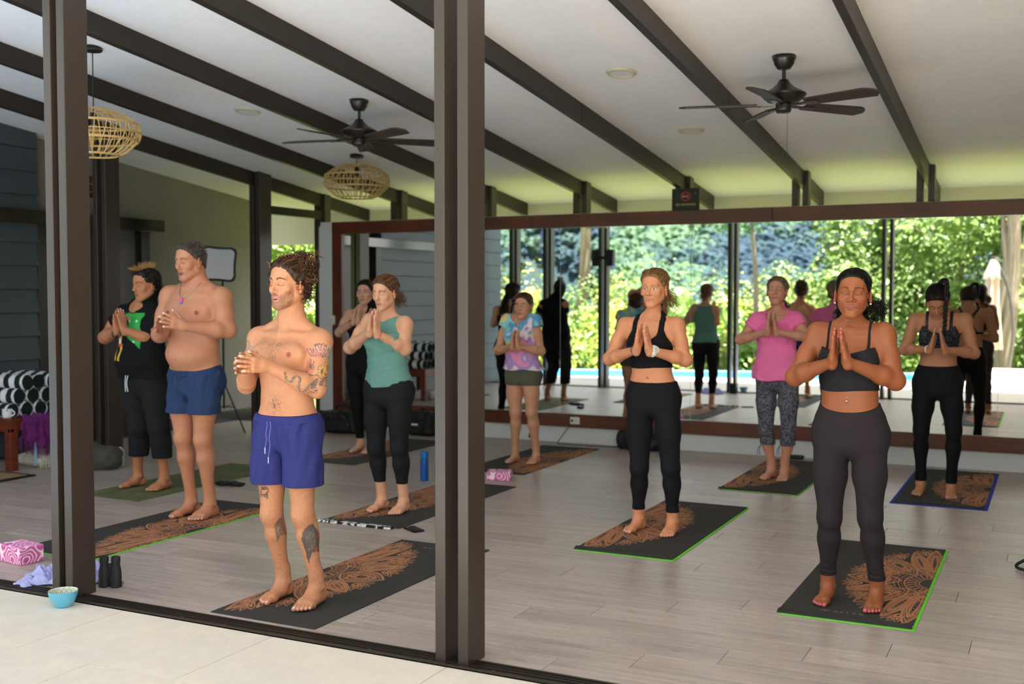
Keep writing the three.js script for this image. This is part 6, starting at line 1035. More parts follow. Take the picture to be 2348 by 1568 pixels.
// ---------------------------------------------------------------- ceiling fittings
function ceilingFan(label, x, z, a0) {
  const t = thing('ceiling_fan', label, 'fan', x, ceilY(z), z, 0, 'ceiling fans'), br = mat([40, 32, 27], 0.36, { clearcoat: 0.2 }), wood = mat([58, 48, 42], 0.55);
  mesh('canopy', lathe([[0, -0.085], [0.025, -0.085], [0.042, -0.08], [0.062, -0.05], [0.066, -0.03], [0.072, -0.022], [0.078, 0.004], [0, 0.006]], 36), br, t);
  mesh('down_rod', rod([0, -0.08, 0], [0, -0.16, 0], 0.012), br, t);
  mesh('motor_housing', lathe([[0, -0.15], [0.03, -0.15], [0.04, -0.17], [0.07, -0.2], [0.115, -0.225], [0.14, -0.238], [0.145, -0.248], [0.128, -0.268], [0.1, -0.292], [0.06, -0.302], [0, -0.302]], 44), br, t);
  mesh('switch_cup', lathe([[0, -0.3], [0.045, -0.3], [0.052, -0.31], [0.048, -0.336], [0.052, -0.34], [0.046, -0.362], [0, -0.366]], 30), br, t);
  const sh = new THREE.Shape(); sh.moveTo(0, -0.05); sh.lineTo(0.42, -0.068); sh.quadraticCurveTo(0.49, -0.05, 0.5, 0.01); sh.lineTo(0.46, 0.065); sh.lineTo(0, 0.05); sh.closePath();
  const bg = new THREE.ExtrudeGeometry(sh, { depth: 0.007, bevelEnabled: true, bevelSize: 0.002, bevelThickness: 0.002, bevelSegments: 1 }); bg.rotateX(-Math.PI / 2);
  const arm = merge([new THREE.CylinderGeometry(0.03, 0.03, 0.007, 20).scale(1.25, 1, 0.9).translate(0.175, 0, 0), box(0.06, 0.17, -0.005, 0.004, -0.014, 0.014), new THREE.CylinderGeometry(0.028, 0.028, 0.007, 18).translate(0.225, 0, 0)]);
  for (let k = 0; k < 5; k++) { const h = new THREE.Group(); h.name = 'blade'; h.position.y = -0.318; h.rotation.y = a0 + (k * 2 * Math.PI) / 5; t.add(h); const b = mesh('blade_board', bg, wood, h); b.position.set(0.17, 0.006, 0); b.rotation.x = -0.22; mesh('blade_iron', arm, br, h).rotation.x = -0.16; }
  mesh('pull_chain', merge([rod([0.03, -0.36, 0.02], [0.03, -0.62, 0.02], 0.0016, 5)]), mat([120, 116, 108], 0.4, { metalness: 0.6 }), t); mesh('chain_pull', lathe([[0, -0.66], [0.006, -0.655], [0.007, -0.63], [0.003, -0.618], [0, -0.618]], 10).translate(0.03, 0, 0.02), br, t);
}
ceilingFan('dark bronze ceiling fan above the woman in plum leggings', -1.612, -7.21, -2.88);
ceilingFan('dark bronze ceiling fan beside the hanging wicker lamps', -4.973, -7.294, -2.96);
function wickerLamp(label, x, z, cord, sd, k) {
  const t = thing('pendant_lamp', label, 'lamp', x, ceilY(z), z, sd * 0.3, 'wicker pendant lamps'), cane = mat([204, 168, 108], 0.6), blk = mat([22, 22, 22], 0.5); seed(500 + sd);
  mesh('ceiling_rose', lathe([[0, -0.03], [0.062, -0.03], [0.066, -0.024], [0.066, 0.006], [0, 0.008]], 32), blk, t); mesh('cord', rod([0, -0.03, 0], [0, -cord, 0], 0.004, 6), blk, t);
  const top = -cord + 0.01, prof = [[0.15, 0], [0.27, -0.045], [0.365, -0.115], [0.378, -0.2], [0.36, -0.25], [0.26, -0.345], [0.19, -0.375]].map(([r, y]) => [r * k, y * k]), ring = (r, y, q = 0.0055) => new THREE.TorusGeometry(r * k, q, 6, 56).rotateX(Math.PI / 2).translate(0, top + y * k, 0);
  const rings = [ring(0.15, 0), ring(0.155, -0.006), ring(0.365, -0.115), ring(0.36, -0.122), ring(0.36, -0.25), ring(0.355, -0.257), ring(0.19, -0.375), ring(0.2, -0.37), ring(0.378, -0.19, 0.004)];
  for (let i = 0; i < 8; i++) { const a = (i / 8) * 6.283; rings.push(rod([0.03 * Math.cos(a), top + 0.0, 0.03 * Math.sin(a)], [0.15 * k * Math.cos(a), top, 0.15 * k * Math.sin(a)], 0.004, 5)); }
  mesh('cane_rings', merge(rings), cane, t);
  const ribs = []; for (let i = 0; i < 54; i++) { const a0 = (i / 54) * 6.283, sl = (i % 2 ? 0.1 : -0.05) + rr(-0.05, 0.05), pts = prof.map(([r, y], k) => { const a = a0 + sl * (k / 6 - 0.5) * 2; return [Math.cos(a) * r, top + y, Math.sin(a) * r]; }); ribs.push(new THREE.TubeGeometry(new THREE.CatmullRomCurve3(pts.map((p) => V(...p)), false, 'catmullrom', 0.15), 14, 0.0036, 5)); }
  mesh('cane_ribs', merge(ribs), cane, t).userData.kind = 'stuff';
  mesh('lamp_holder', lathe([[0, -0.1], [0.021, -0.1], [0.024, -0.05], [0.02, -0.02], [0, -0.015]], 20).translate(0, top, 0), blk, t);
  mesh('bulb', lathe([[0, -0.215], [0.018, -0.21], [0.036, -0.185], [0.04, -0.16], [0.03, -0.125], [0.016, -0.1], [0, -0.098]], 26).translate(0, top, 0), new THREE.MeshPhysicalMaterial({ color: srgb(255, 236, 196), roughness: 0.03, transmission: 0.9, thickness: 0, specularIntensity: 1 }), t);
}
wickerLamp('wicker pendant lamp on a long cord beside the dark post', -6.072, -5.63, 0.445, 1, 0.84);
wickerLamp('wicker pendant lamp hanging on a short cord near the mirror', -6.1, -8.9, 0.11, 2, 0.84);
for (const [x, z, l] of [[-2.737, -7.219, 'round recessed ceiling light beside the fan above the plum leggings'], [-2.731, -8.819, 'round recessed ceiling light above the no smoking sign'], [-6.093, -7.296, 'round recessed ceiling light between the wicker lamps']]) {
  const t = thing('recessed_light', l, 'light', x, ceilY(z), z); t.rotation.x = -Math.atan(slope); mesh('trim_ring', lathe([[0.08, -0.002], [0.084, -0.014], [0.098, -0.014], [0.11, -0.001], [0.1, 0.004]], 40), mat([196, 188, 160], 0.45), t); mesh('diffuser', new THREE.CylinderGeometry(0.084, 0.084, 0.006, 40).translate(0, -0.005, 0), mat([224, 220, 218], 0.5), t);
}
// ---------------------------------------------------------------- signs, plates, cable
const signTex = canvasTex(384, 300, (g, w, h) => {
  g.fillStyle = '#141414'; g.fillRect(0, 0, w, h);
  g.strokeStyle = '#b01c2a'; g.lineWidth = 17; g.beginPath(); g.arc(190, 100, 70, 0, 6.3); g.stroke(); g.fillStyle = '#d0a860'; g.fillRect(138, 94, 78, 18); g.fillStyle = '#c98a4a'; g.fillRect(218, 94, 18, 18); g.strokeStyle = '#d0a860'; g.lineWidth = 6; g.beginPath(); g.moveTo(214, 84); g.bezierCurveTo(206, 66, 236, 74, 228, 54); g.stroke(); g.strokeStyle = '#b01c2a'; g.lineWidth = 13; g.beginPath(); g.moveTo(142, 52); g.lineTo(238, 148); g.stroke();
  g.fillStyle = '#c89a52'; g.font = 'bold 50px sans-serif'; g.textAlign = 'center'; g.fillText('NO SMOKING', 192, 252, 330);
  g.fillStyle = '#8a5a40'; g.beginPath(); g.arc(346, 40, 8, 0, 6.3); g.fill(); g.fillRect(337, 50, 18, 18);
});
function noSmoking(label, x, y, z, turn, w = 0.275, h = 0.212) {
  const t = thing('no_smoking_sign', label, 'sign', x, y, z, turn), f = mat([44, 33, 26], 0.5);
  for (const [a, b, c, d] of [[-w / 2, w / 2, 0, 0.018], [-w / 2, w / 2, h - 0.018, h], [-w / 2, -w / 2 + 0.018, 0.018, h - 0.018], [w / 2 - 0.018, w / 2, 0.018, h - 0.018]]) mesh('frame', box(a, b, c, d, 0, 0.02, 0.003), f, t);
  mesh('panel', new THREE.PlaneGeometry(w - 0.034, h - 0.034).translate(0, h / 2, 0.012), mat(0xffffff, 0.4, { map: signTex }), t); mesh('backing', box(-w / 2 + 0.01, w / 2 - 0.01, 0.01, h - 0.01, 0, 0.011), M.black, t);
}
noSmoking('framed no smoking sign standing on the mirror frame', -3.246, 2.346, MIR + 0.005, 0);
noSmoking('framed no smoking sign hanging on the grey side wall', LEFTW + 0.002, 2.515, -8.17, Math.PI / 2, 0.275, 0.215);
{
  const t = thing('power_outlet', 'white power outlet mounted on the lower mirror rail', 'outlet', -4.39, 0.198, MIR + 0.04); mesh('plate', new RoundedBoxGeometry(0.105, 0.076, 0.03, 3, 0.012).translate(0, 0.038, 0.016), mat([232, 232, 230], 0.4), t); for (const x of [-0.026, 0.022]) mesh('socket', new THREE.CylinderGeometry(x < 0 ? 0.013 : 0.012, 0.012, 0.004, 20).rotateX(Math.PI / 2).translate(x, 0.038, 0.0315), x < 0 ? M.black : mat([212, 212, 210], 0.5), t);
  const s = thing('light_switch', 'white switch box on the upright mirror frame', 'switch', -7.4, 1.18, MIR + 0.042); mesh('plate', new RoundedBoxGeometry(0.075, 0.105, 0.035, 3, 0.012).translate(0, 0.052, 0.018), mat([232, 232, 230], 0.4), s); mesh('rocker', new RoundedBoxGeometry(0.026, 0.05, 0.008, 2, 0.003).translate(0, 0.052, 0.037), mat([214, 214, 212], 0.4), s);
  const c = mesh('power_cable', tube([[-4.42, 0.2, -10.29], [-4.47, 0.15, -10.285], [-4.53, 0.06, -10.26], [-4.54, 0.007, -10.2], [-4.4, 0.006, -10.17], [-4.1, 0.006, -10.2], [-3.8, 0.006, -10.24]], 0.0045, 60, 6), mat([60, 60, 62], 0.6)); tag(c, 'thin grey cable dropping from the mirror outlet to the floor', 'cable');
  const b = thing('wall_bracket', 'small metal bracket low on the white wall', 'bracket', -4.92, 0.02, MIR + 0.002); mesh('plate', box(-0.02, 0.02, 0, 0.05, 0, 0.006, 0.002), mat([130, 128, 124], 0.4, { metalness: 0.7 }), b); mesh('hook', tube([[0, 0.03, 0.004], [0, 0.03, 0.03], [0, 0.015, 0.034]], 0.004, 10, 6), mat([90, 70, 60], 0.5), b);
}
{ const t = thing('loudspeaker', 'black wall loudspeaker fixed to the outer post', 'speaker', -6.6, 1.98, -4.06); for (const s of [-1, 1]) { mesh('cabinet', new RoundedBoxGeometry(0.1, 0.27, 0.12, 2, 0.012).translate(s * 0.135, 0.135, 0.06), M.black, t); mesh('grille', box(s * 0.135 - 0.04, s * 0.135 + 0.04, 0.02, 0.25, -0.004, 0.002), mat([34, 34, 35], 0.7), t); } mesh('clamp', box(-0.12, 0.12, 0.11, 0.16, 0.005, 0.012), M.black, t); }
// ---------------------------------------------------------------- small things on floor and deck
{ // blue bowl
  const tex = canvasTex(512, 128, (g, w, h) => { g.fillStyle = '#dfe3cf'; g.fillRect(0, 0, w, h); g.strokeStyle = '#6d8a78'; g.lineWidth = 3; for (let i = 0; i < 16; i++) for (const r of [8, 17, 26]) { g.beginPath(); g.moveTo(i * 32 - r, 64); g.lineTo(i * 32, 64 - r * 2); g.lineTo(i * 32 + r, 64); g.lineTo(i * 32, 64 + r * 2); g.closePath(); g.stroke(); } });
  const t = thing('bowl', 'small turquoise bowl with patterned inside at the foot of the post', 'bowl', -4.345, 0, -3.79);
  mesh('outer_shell', lathe([[0, 0], [0.035, 0], [0.04, 0.004], [0.054, 0.025], [0.066, 0.055], [0.07, 0.078], [0.0685, 0.0795]], 48), mat([96, 182, 214], 0.3, { clearcoat: 0.4 }), t);
  const gi = lathe([[0.0685, 0.0795], [0.066, 0.076], [0.061, 0.054], [0.048, 0.024], [0.03, 0.01], [0, 0.008]], 48); mesh('inner_glaze', gi, mat(0xffffff, 0.35, { map: tex, side: THREE.DoubleSide }), t);
}
{ // binoculars standing on end
  const t = thing('binoculars', 'black binoculars standing upright on the floor by the post', 'binoculars', -4.415, 0, -4.155, 0.35), rub = mat([26, 27, 30], 0.7);
  for (const s of [-1, 1]) { mesh('barrel', lathe([[0, 0], [0.027, 0], [0.0295, 0.004], [0.0295, 0.022], [0.027, 0.026], [0.029, 0.05], [0.027, 0.09], [0.022, 0.112], [0.021, 0.128], [0.0235, 0.132], [0.0235, 0.158], [0.02, 0.162], [0, 0.158]], 30).translate(s * 0.032, 0, 0), rub, t); mesh('strap_lug', new THREE.TorusGeometry(0.008, 0.002, 6, 14).translate(s * 0.064, 0.024, 0), rub, t); }
  mesh('bridge', new RoundedBoxGeometry(0.03, 0.05, 0.022, 2, 0.006).translate(0, 0.075, 0), rub, t); mesh('focus_wheel', new THREE.CylinderGeometry(0.012, 0.012, 0.022, 20).translate(0, 0.112, 0), rub, t);
}
function sheet(w, d, nx, nz, fn) { const g = new THREE.PlaneGeometry(w, d, nx, nz), p = g.attributes.position; for (let i = 0; i < p.count; i++) { const [x, y, z] = fn(p.getX(i) / w + 0.5, p.getY(i) / d + 0.5); p.setXYZ(i, x, y, z); } g.computeVertexNormals(); return g; }
{ const o = mesh('lavender_cloth', sheet(1, 1, 50, 40, (u, v) => { const x = (u - 0.5) * 0.42, z = (v - 0.5) * 0.3, e = Math.min(u, 1 - u, v, 1 - v); return [x + 0.03 * noise3(u * 4, v * 4, 1), 0.012 + Math.max(0, 0.045 * (0.5 + noise3(u * 5, v * 6, 2)) + 0.018 * noise3(u * 14, v * 12, 3)) * smoothstep(e, 0, 0.14), z + 0.03 * noise3(u * 4, v * 4, 7)]; }), Object.assign(cloth([176, 178, 226], 0.95, 0.5), { side: THREE.DoubleSide })); o.position.set(-4.76, 0, -4.16); o.rotation.y = 0.7; tag(o, 'crumpled lavender cloth on the floor behind the post', 'cloth'); }
{ // marbled yoga blocks
  const a = tileNoise(256, 256, 5, 5, 95), b = tileNoise(256, 256, 9, 9, 96), tx = dataTex(256, 256, (x, y, i) => { const v = Math.sin((a[i] * 5 + b[i] * 2.5 + (x / 256) * 1.2) * 7), k = smoothstep(v, 0.35, 0.8), q = smoothstep(-v, 0.55, 0.95); return [lerp(lerp(226, 250, k), 204, q), lerp(lerp(120, 232, k), 82, q), lerp(lerp(182, 244, k), 150, q)]; }, { repX: 2.2, repY: 2.2 }), bm = mat(0xffffff, 0.7, { map: tx });
  const blk = (label, x, z, turn, w = 0.225, h = 0.1, d = 0.15) => { const o = mesh('yoga_block', metricUV(new RoundedBoxGeometry(w, h, d, 3, 0.008), x, z), bm); o.position.set(x, h / 2, z); o.rotation.y = turn; tag(o, label, 'yoga block'); };
  blk('pink marbled foam yoga block near the door track', -5.305, -4.335, -0.15); blk('pink marbled foam yoga block behind the middle post', -4.1, -8.03, 0.35, 0.2, 0.075, 0.15);
}
function bottle(name, label, x, z, body, bm, capP, cm, extra) { const t = thing(name, label, 'bottle', x, 0, z); mesh('flask', lathe(body, 36), bm, t); mesh('cap', lathe(capP, 28), cm, t); if (extra) extra(t); return t; }
bottle('water_bottle', 'pale metal water bottle with black cap beside the grey backpack', -7.465, -7.16, [[0, 0], [0.033, 0], [0.036, 0.004], [0.036, 0.128], [0.033, 0.142], [0.019, 0.156], [0.018, 0.17], [0, 0.17]], mat([206, 220, 238], 0.35), [[0, 0.17], [0.02, 0.17], [0.02, 0.19], [0.012, 0.2], [0.006, 0.2], [0, 0.2]], M.black, (t) => mesh('carry_loop', new THREE.TorusGeometry(0.012, 0.003, 6, 16).translate(0, 0.205, 0), M.black, t));
bottle('water_bottle', 'clear blue plastic water bottle on the floor by the middle post', -4.626, -7.7, [[0, 0], [0.031, 0], [0.034, 0.006], [0.034, 0.165], [0.03, 0.18], [0.026, 0.186], [0, 0.186]], new THREE.MeshPhysicalMaterial({ color: srgb(30, 120, 214), roughness: 0.12, transmission: 0.55, thickness: 0 }), [[0, 0.186], [0.031, 0.186], [0.034, 0.19], [0.034, 0.238], [0.03, 0.243], [0, 0.243]], mat([24, 108, 196], 0.4), (t) => mesh('water', lathe([[0, 0.004], [0.03, 0.004], [0.03, 0.12], [0, 0.12]], 24), mat([40, 130, 214], 0.2), t));
{ const t = thing('mobile_phone', 'black phone in a rugged case lying on the floor', 'phone', -3.71, 0, -6.04, -0.55); mesh('case', new RoundedBoxGeometry(0.155, 0.014, 0.08, 3, 0.006).translate(0, 0.007, 0), M.black, t); mesh('screen', box(-0.07, 0.07, 0.0142, 0.0148, -0.034, 0.034), mat([10, 11, 13], 0.08), t); }
{ // soft black glove pair
  const parts = []; seed(55); const o = thing('gloves', 'pair of black gloves dropped on the floor beside the olive mat', 'gloves', -5.93, 0, -6.8, 0.5);
  for (const [dx, dz, a] of [[-0.05, 0, 0.2], [0.06, 0.02, -0.4]]) { const g = [lump(0.045, 0.4, 2, 0.2, dx * 50).translate(0, 0.02, 0)]; for (let i = 0; i < 4; i++) g.push(rod([0.03, 0.016, -0.03 + i * 0.02], [0.085 + rr(-0.01, 0.02), 0.012, -0.04 + i * 0.027], 0.011, 7, 0.008)); g.push(rod([0, 0.015, 0.035], [0.03, 0.013, 0.075], 0.011, 7, 0.008)); const q = mesh('glove', merge(g), M.black, o); q.position.set(dx, 0, dz); q.rotation.y = a; }
}
{ const t = thing('sandal', 'single black sandal on the floor beside the gloves', 'sandal', -5.7, 0, -7.1, 1.2); const s = new THREE.Shape(); s.ellipse(0, 0, 0.13, 0.045, 0, 6.283); const g = new THREE.ExtrudeGeometry(s, { depth: 0.018, bevelEnabled: true, bevelSize: 0.004, bevelThickness: 0.004 }); g.rotateX(-Math.PI / 2); g.translate(0, 0.005, 0); mesh('sole', g, M.black, t); mesh('strap', tube([[0.0, 0.02, -0.04], [0.03, 0.05, 0], [0.0, 0.02, 0.04]], 0.008, 14, 6), M.black, t); }
{ const o = mesh('pouch', new RoundedBoxGeometry(0.16, 0.035, 0.08, 3, 0.015), mat([28, 40, 38], 0.6)); o.position.set(-2.15, 0.0185, -10.26); tag(o, 'small dark pouch lying at the foot of the white wall', 'pouch'); }
// ---------------------------------------------------------------- bags
function softBag(f, lo, hi, h, m, name, parent) { return mesh(name, surfGeo([surface(f, lo, hi, h)]), m, parent); }
{
  const nyl = mat([20, 21, 24], 0.6);
  const t = thing('duffel_bag', 'black camera duffel bag with a handle on the floor by the opening', 'bag', -7.02, 0, -9.97, 0.1), b = rbox([0, 0.125, 0], [0.22, 0.12, 0.13], 0.05);
  softBag((x, y, z) => b.f(x, y, z) + 0.007 * noise3(x * 12, y * 12, z * 12), [-0.26, 0, -0.17], [0.26, 0.28, 0.17], 0.008, nyl, 'bag_body', t); mesh('handle', tube([[-0.1, 0.23, 0], [-0.08, 0.3, 0], [0.06, 0.3, 0.01], [0.1, 0.23, 0]], 0.014, 24, 8), nyl, t); mesh('front_pocket', new RoundedBoxGeometry(0.3, 0.13, 0.05, 3, 0.02).translate(0, 0.1, 0.135), nyl, t); mesh('zip_tag', box(0.13, 0.14, 0.1, 0.12, 0.162, 0.168), mat([214, 40, 96], 0.5), t); mesh('side_strap', tube([[0.2, 0.2, 0.02], [0.3, 0.12, 0.06], [0.27, 0.02, 0.08], [0.2, 0.02, 0.1]], 0.011, 20, 6), nyl, t); mesh('end_pocket', lump(0.09, 1.3, 2, 0.15, 3).translate(-0.26, 0.13, 0.02), nyl, t);
  const p = thing('backpack', 'black backpack with a white logo strip leaning under the mirror', 'bag', -6.12, 0, -10.16), c = rbox([0, 0.135, 0], [0.16, 0.135, 0.09], 0.05);
  softBag((x, y, z) => c.f(x * (1 + y * 0.5), y, z) + 0.006 * noise3(x * 12, y * 12, z * 12), [-0.2, 0, -0.13], [0.2, 0.3, 0.13], 0.008, nyl, 'bag_body', p); mesh('logo_strip', box(-0.09, -0.01, 0.115, 0.135, 0.093, 0.098), mat([230, 230, 230], 0.6), p); mesh('grab_loop', tube([[-0.03, 0.26, 0], [0, 0.3, 0], [0.03, 0.26, 0]], 0.008, 14, 6), nyl, p);
  const d = thing('kit_bag', 'soft black bag slumped against the wall behind the blonde woman', 'bag', -3.63, 0, -10.19), e = rbox([0, 0.085, 0], [0.26, 0.085, 0.1], 0.07);
  softBag((x, y, z) => e.f(x, y * (1 + 0.3 * x), z) + 0.01 * noise3(x * 8, y * 8, z * 8), [-0.32, 0, -0.15], [0.32, 0.24, 0.15], 0.009, nyl, 'bag_body', d); mesh('strap', tube([[-0.2, 0.1, 0.09], [-0.1, 0.02, 0.14], [0.1, 0.02, 0.14], [0.2, 0.09, 0.09]], 0.01, 20, 6), nyl, d);
  const r = thing('tote_bag', 'black bag lying on the floor past the plum leggings', 'bag', 0.07, 0, -6.78), k = rbox([0, 0.075, 0], [0.2, 0.075, 0.12], 0.04);
  softBag((x, y, z) => k.f(x, y, z) + 0.008 * noise3(x * 10, y * 10, z * 10), [-0.25, 0, -0.16], [0.25, 0.2, 0.16], 0.009, mat([26, 22, 24], 0.7), 'bag_body', r); mesh('strap', tube([[-0.18, 0.06, 0.05], [-0.24, 0.02, 0.08], [-0.2, 0.012, 0.14], [-0.05, 0.012, 0.15]], 0.009, 20, 6), nyl, r);
  const y = thing('rucksack', 'grey rucksack with a colourful patch slumped behind the post', 'bag', -7.47, 0, -6.93, 0.5), q = rbox([0, 0.105, 0], [0.19, 0.105, 0.12], 0.09);
  softBag((a, b2, c2) => q.f(a, b2 * (1 + 0.4 * a), c2) + 0.012 * noise3(a * 9, b2 * 9, c2 * 9), [-0.24, 0, -0.17], [0.24, 0.26, 0.17], 0.008, mat([74, 74, 68], 0.9), 'bag_body', y);
  for (const [dx, dy, cc] of [[-0.1, 0.15, [226, 90, 120]], [-0.085, 0.12, [232, 196, 70]], [-0.1, 0.085, [80, 140, 190]]]) mesh('patch', new THREE.SphereGeometry(0.03, 12, 8).scale(1, 0.7, 0.35).translate(dx, dy, 0.115), mat(cc, 0.8), y);
}
// ---------------------------------------------------------------- soft box on its stand
{
  const t = thing('softbox_light', 'photo softbox with white diffuser on a black stand by the side wall', 'softbox', -8.31, 0, -9.5), bl = mat([18, 18, 19], 0.6), h = new THREE.Group(); h.name = 'softbox_head'; h.position.set(0, 1.86, 0.06); h.rotation.y = 0.62; h.rotation.z = -0.06; t.add(h);
  const rs = (s, r) => { const q = new THREE.Shape(), a = s / 2; q.moveTo(-a + r, -a); q.quadraticCurveTo(0, -a + 0.012, a - r, -a); q.quadraticCurveTo(a, -a, a, -a + r); q.quadraticCurveTo(a - 0.012, 0, a, a - r); q.quadraticCurveTo(a, a, a - r, a); q.quadraticCurveTo(0, a - 0.012, -a + r, a); q.quadraticCurveTo(-a, a, -a, a - r); q.quadraticCurveTo(-a + 0.012, 0, -a, -a + r); q.quadraticCurveTo(-a, -a, -a + r, -a); return q; };
  mesh('hood', new THREE.ExtrudeGeometry(rs(0.37, 0.07), { depth: 0.05, bevelEnabled: true, bevelSize: 0.008, bevelThickness: 0.01 }).translate(0, 0, -0.03), bl, h); mesh('diffuser', new THREE.ExtrudeGeometry(rs(0.335, 0.06), { depth: 0.008, bevelEnabled: false }).translate(0, 0, 0.026), mat([222, 222, 226], 0.7), h); mesh('lamp_body', new THREE.CylinderGeometry(0.16, 0.08, 0.14, 24).rotateX(Math.PI / 2).translate(0, 0, -0.1), bl, h);
  mesh('stand_pole', merge([rod([0, 0.25, 0], [0, 1.72, 0], 0.012), rod([0, 1.7, 0], [0, 1.86, -0.02], 0.016)]), bl, t); for (let k = 0; k < 3; k++) { const a = 0.3 + k * 2.094; mesh('leg', rod([0, 0.55, 0], [Math.cos(a) * 0.42, 0.012, Math.sin(a) * 0.42], 0.009), bl, t); mesh('leg_brace', rod([0, 0.27, 0], [Math.cos(a) * 0.21, 0.28, Math.sin(a) * 0.21], 0.006), bl, t); }
}
// ---------------------------------------------------------------- bench corner
{
  const X0 = -8.62, X1 = -8.03, Z1 = -6.48, Z0 = -7.28, t = thing('wooden_bench', 'reddish wooden bench holding rolled towels by the siding wall', 'bench', 0, 0, 0), wd = mat(0xffffff, 0.45, { map: M.mahoganyTex, color: new THREE.Color(1.25, 1.2, 1.1) });
  for (const [x, z] of [[X0, Z0], [X0, Z1 - 0.075], [X1 - 0.075, Z0], [X1 - 0.075, Z1 - 0.075]]) mesh('leg', box(x, x + 0.075, 0, 0.37, z, z + 0.075, 0.004), wd, t);
  for (let k = 0; k < 5; k++) mesh('seat_slat', box(X0 + k * 0.1196, X0 + k * 0.1196 + 0.112, 0.43, 0.455, Z0, Z1, 0.004), wd, t);
  mesh('apron', box(X0, X1, 0.34, 0.43, Z1 - 0.03, Z1 - 0.003), wd, t); mesh('apron', box(X0, X1, 0.34, 0.43, Z0 + 0.003, Z0 + 0.03), wd, t); mesh('apron', box(X1 - 0.03, X1 - 0.003, 0.34, 0.43, Z0, Z1), wd, t); mesh('apron', box(X0 + 0.003, X0 + 0.03, 0.34, 0.43, Z0, Z1), wd, t);
  // rolled towels: stripes along the roll, a spiral at the end
  const stripe = canvasTex(256, 8, (g, w) => { g.fillStyle = '#e6e4ee'; g.fillRect(0, 0, w, 8); g.fillStyle = '#0e2420'; for (let i = 0; i < 4; i++) g.fillRect(18 + i * 64, 0, 31, 8); }), tm = mat(0xffffff, 0.95, { map: stripe }), dk = mat([16, 36, 32], 0.95);
  const R = 0.066, L = 0.56, g = new THREE.CylinderGeometry(R, R, L, 36, 30, true); g.rotateZ(-Math.PI / 2); { const p = g.attributes.position, uv = g.attributes.uv; for (let i = 0; i < p.count; i++) { const k = 1 + 0.06 * noise3(p.getX(i) * 9, p.getY(i) * 20, p.getZ(i) * 20); uv.setXY(i, p.getX(i) / L + 0.5, 0.5); p.setY(i, p.getY(i) * k * 0.95); p.setZ(i, p.getZ(i) * k * 1.05); } g.computeVertexNormals(); }
  const sp = []; for (let i = 0; i <= 70; i++) { const a = i * 0.27, r = R * 0.93 * (1 - i / 76); sp.push([L / 2 - 0.004 + 0.004 * Math.sin(i), Math.sin(a) * r, Math.cos(a) * r]); } const spg = tube(sp, 0.006, 140, 6), capg = new THREE.CircleGeometry(R * 0.96, 30).rotateY(Math.PI / 2).translate(L / 2 - 0.012, 0, 0);
  const spots = []; for (const [n, y, z0] of [[6, 0.455 + 0.063, -6.55], [5, 0.455 + 0.181, -6.62], [4, 0.455 + 0.299, -6.69]]) for (let k = 0; k < n; k++) if (z0 - k * 0.138 - 0.066 > Z0 - 0.04) spots.push([y, z0 - k * 0.138, n]);
  spots.forEach(([y, z, n], i) => { const o = thing('rolled_towel', ['', '', '', '', 'rolled black and white striped towel on top of the bench stack', 'rolled black and white striped towel in the middle of the bench stack', 'rolled black and white striped towel lying on the bench seat'][n], 'towel', -8.36 + (i % 3) * 0.012, y, z, 0, ['', '', '', '', 'top towels', 'middle towels', 'bottom towels'][n]); mesh('towel_roll', g, tm, o).rotation.x = i * 1.3; mesh('roll_end', merge([spg, capg]), dk, o).rotation.x = i * 0.9; });
  // mug
  const m = thing('mug', 'white mug standing on the bench in front of the towels', 'mug', -8.11, 0.456, -6.515, 0.3), wm = mat([220, 222, 228], 0.3); mesh('cup', lathe([[0, 0.006], [0.03, 0.006], [0.037, 0.02], [0.039, 0.085], [0.042, 0.085], [0.0415, 0.02], [0.034, 0.0], [0, 0]], 36), wm, m); mesh('handle', new THREE.TorusGeometry(0.023, 0.006, 8, 22, Math.PI * 1.2).rotateZ(-Math.PI * 0.6).translate(0.046, 0.046, 0), wm, m);
  // purple shawl with a fringe
  const s = thing('shawl', 'purple fringed shawl hanging over the side of the bench', 'shawl', 0, 0, 0), pm = Object.assign(cloth([112, 46, 112], 0.95, 0.5), { side: THREE.DoubleSide });
  const fn = (u, v) => { const z = -6.58 - u * 0.34 - 0.02 * noise3(u * 4, v * 3, 5), f = 0.016 * Math.sin(u * 22 + 3 * noise3(u * 2, v * 2, 1)); if (v < 0.4) { const t2 = v / 0.4; return [lerp(-8.14, -8.025, t2), 0.466 + 0.02 * Math.max(0, noise3(u * 5, v * 6, 4)), z]; } const t2 = (v - 0.4) / 0.6, len = 0.2 + 0.1 * u + 0.03 * noise3(u * 5, 0, 2); return [-8.012 + f * t2 + 0.016 * Math.sin(Math.min(1, t2 * 3) * 3.14), 0.462 - t2 * len, z + 0.012 * Math.cos(u * 22) * t2]; };
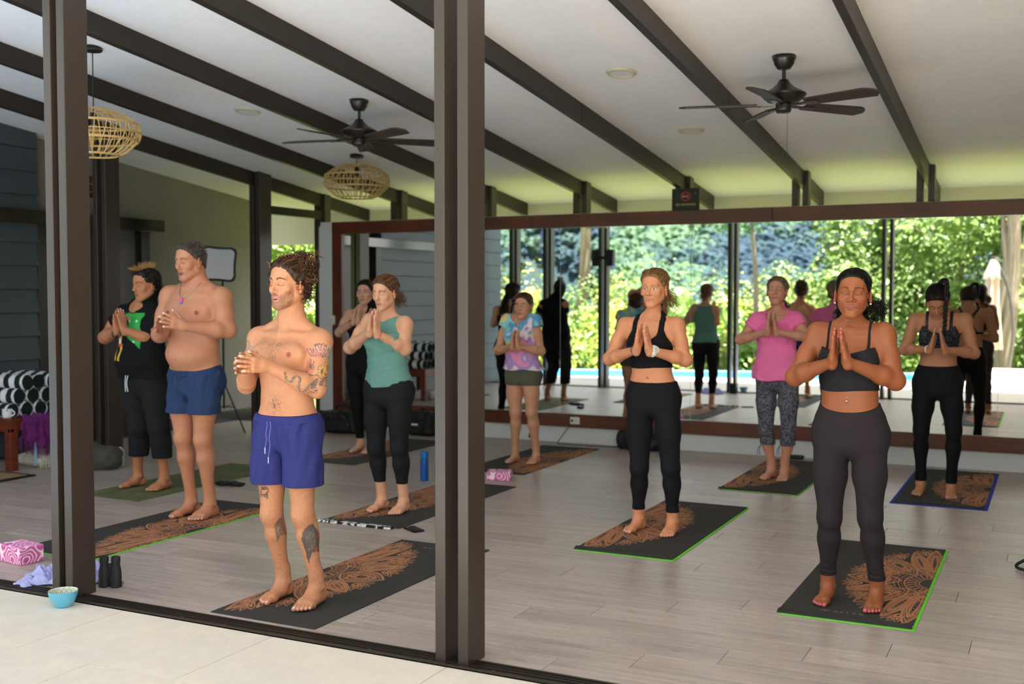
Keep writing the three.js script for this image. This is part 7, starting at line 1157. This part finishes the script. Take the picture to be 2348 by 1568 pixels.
  mesh('shawl_cloth', sheet(1, 1, 60, 40, (u, v) => fn(u, v)), pm, s); const fr = []; seed(60); for (let i = 0; i < 40; i++) { const p = fn(i / 39, 1); fr.push([[p, [p[0] + rr(-0.006, 0.01), p[1] - 0.05, p[2] + rr(-0.008, 0.008)], [p[0] + rr(-0.006, 0.012), p[1] - rr(0.08, 0.13), p[2] + rr(-0.012, 0.012)]], 0.0034, 0.0022, [1, 1, 1]]); } mesh('fringe', strands(fr, 5), pm, s);
  // tote under the bench
  const b = thing('canvas_tote', 'white canvas tote bag with cord straps under the bench', 'bag', -8.15, 0, -6.95), cm = mat([196, 192, 180], 0.95), e = rbox([0, 0.06, 0], [0.16, 0.06, 0.2], 0.055); softBag((x, y, z) => e.f(x, y * (1 + 0.5 * z), z) + 0.014 * noise3(x * 8, y * 8, z * 8), [-0.22, 0, -0.26], [0.22, 0.18, 0.26], 0.008, cm, 'bag_body', b);
  for (let i = 0; i < 4; i++) mesh('strap', tube([[0.12, 0.08, 0.05 + i * 0.03], [0.19, 0.05, 0.12 + i * 0.02], [0.22, 0.012, 0.16 + i * 0.03], [0.2, 0.01, 0.05 - i * 0.02]], 0.006, 22, 6), mat([206, 198, 176], 0.9), b);
  const st = mesh('blue_strap', sheet(0.04, 0.3, 2, 14, (u, v) => [-8.022 + 0.006 * Math.sin(v * 6), 0.02 + v * 0.34, -6.72 + (u - 0.5) * 0.034]), Object.assign(mat([150, 196, 226], 0.7), { side: THREE.DoubleSide })); tag(st, 'pale blue webbing strap hanging from the bench seat', 'strap');
  const dm = thing('doormat', 'coir doormat with a black border on the floor by the bench', 'doormat', -8.02, 0, -6.22, 0.0), ca = tileNoise(128, 128, 50, 50, 97); mesh('border', new RoundedBoxGeometry(0.72, 0.012, 0.42, 2, 0.004).translate(0, 0.006, 0), M.black, dm); mesh('coir', box(-0.31, 0.31, 0.01, 0.0145, -0.16, 0.16), mat(0xffffff, 1, { map: dataTex(128, 128, (x, y, i) => { const k = 0.7 + 0.6 * ca[i]; return [150 * k, 124 * k, 88 * k]; }, { repX: 4, repY: 4 }) }), dm);
}
renderer.render(scene, camera);
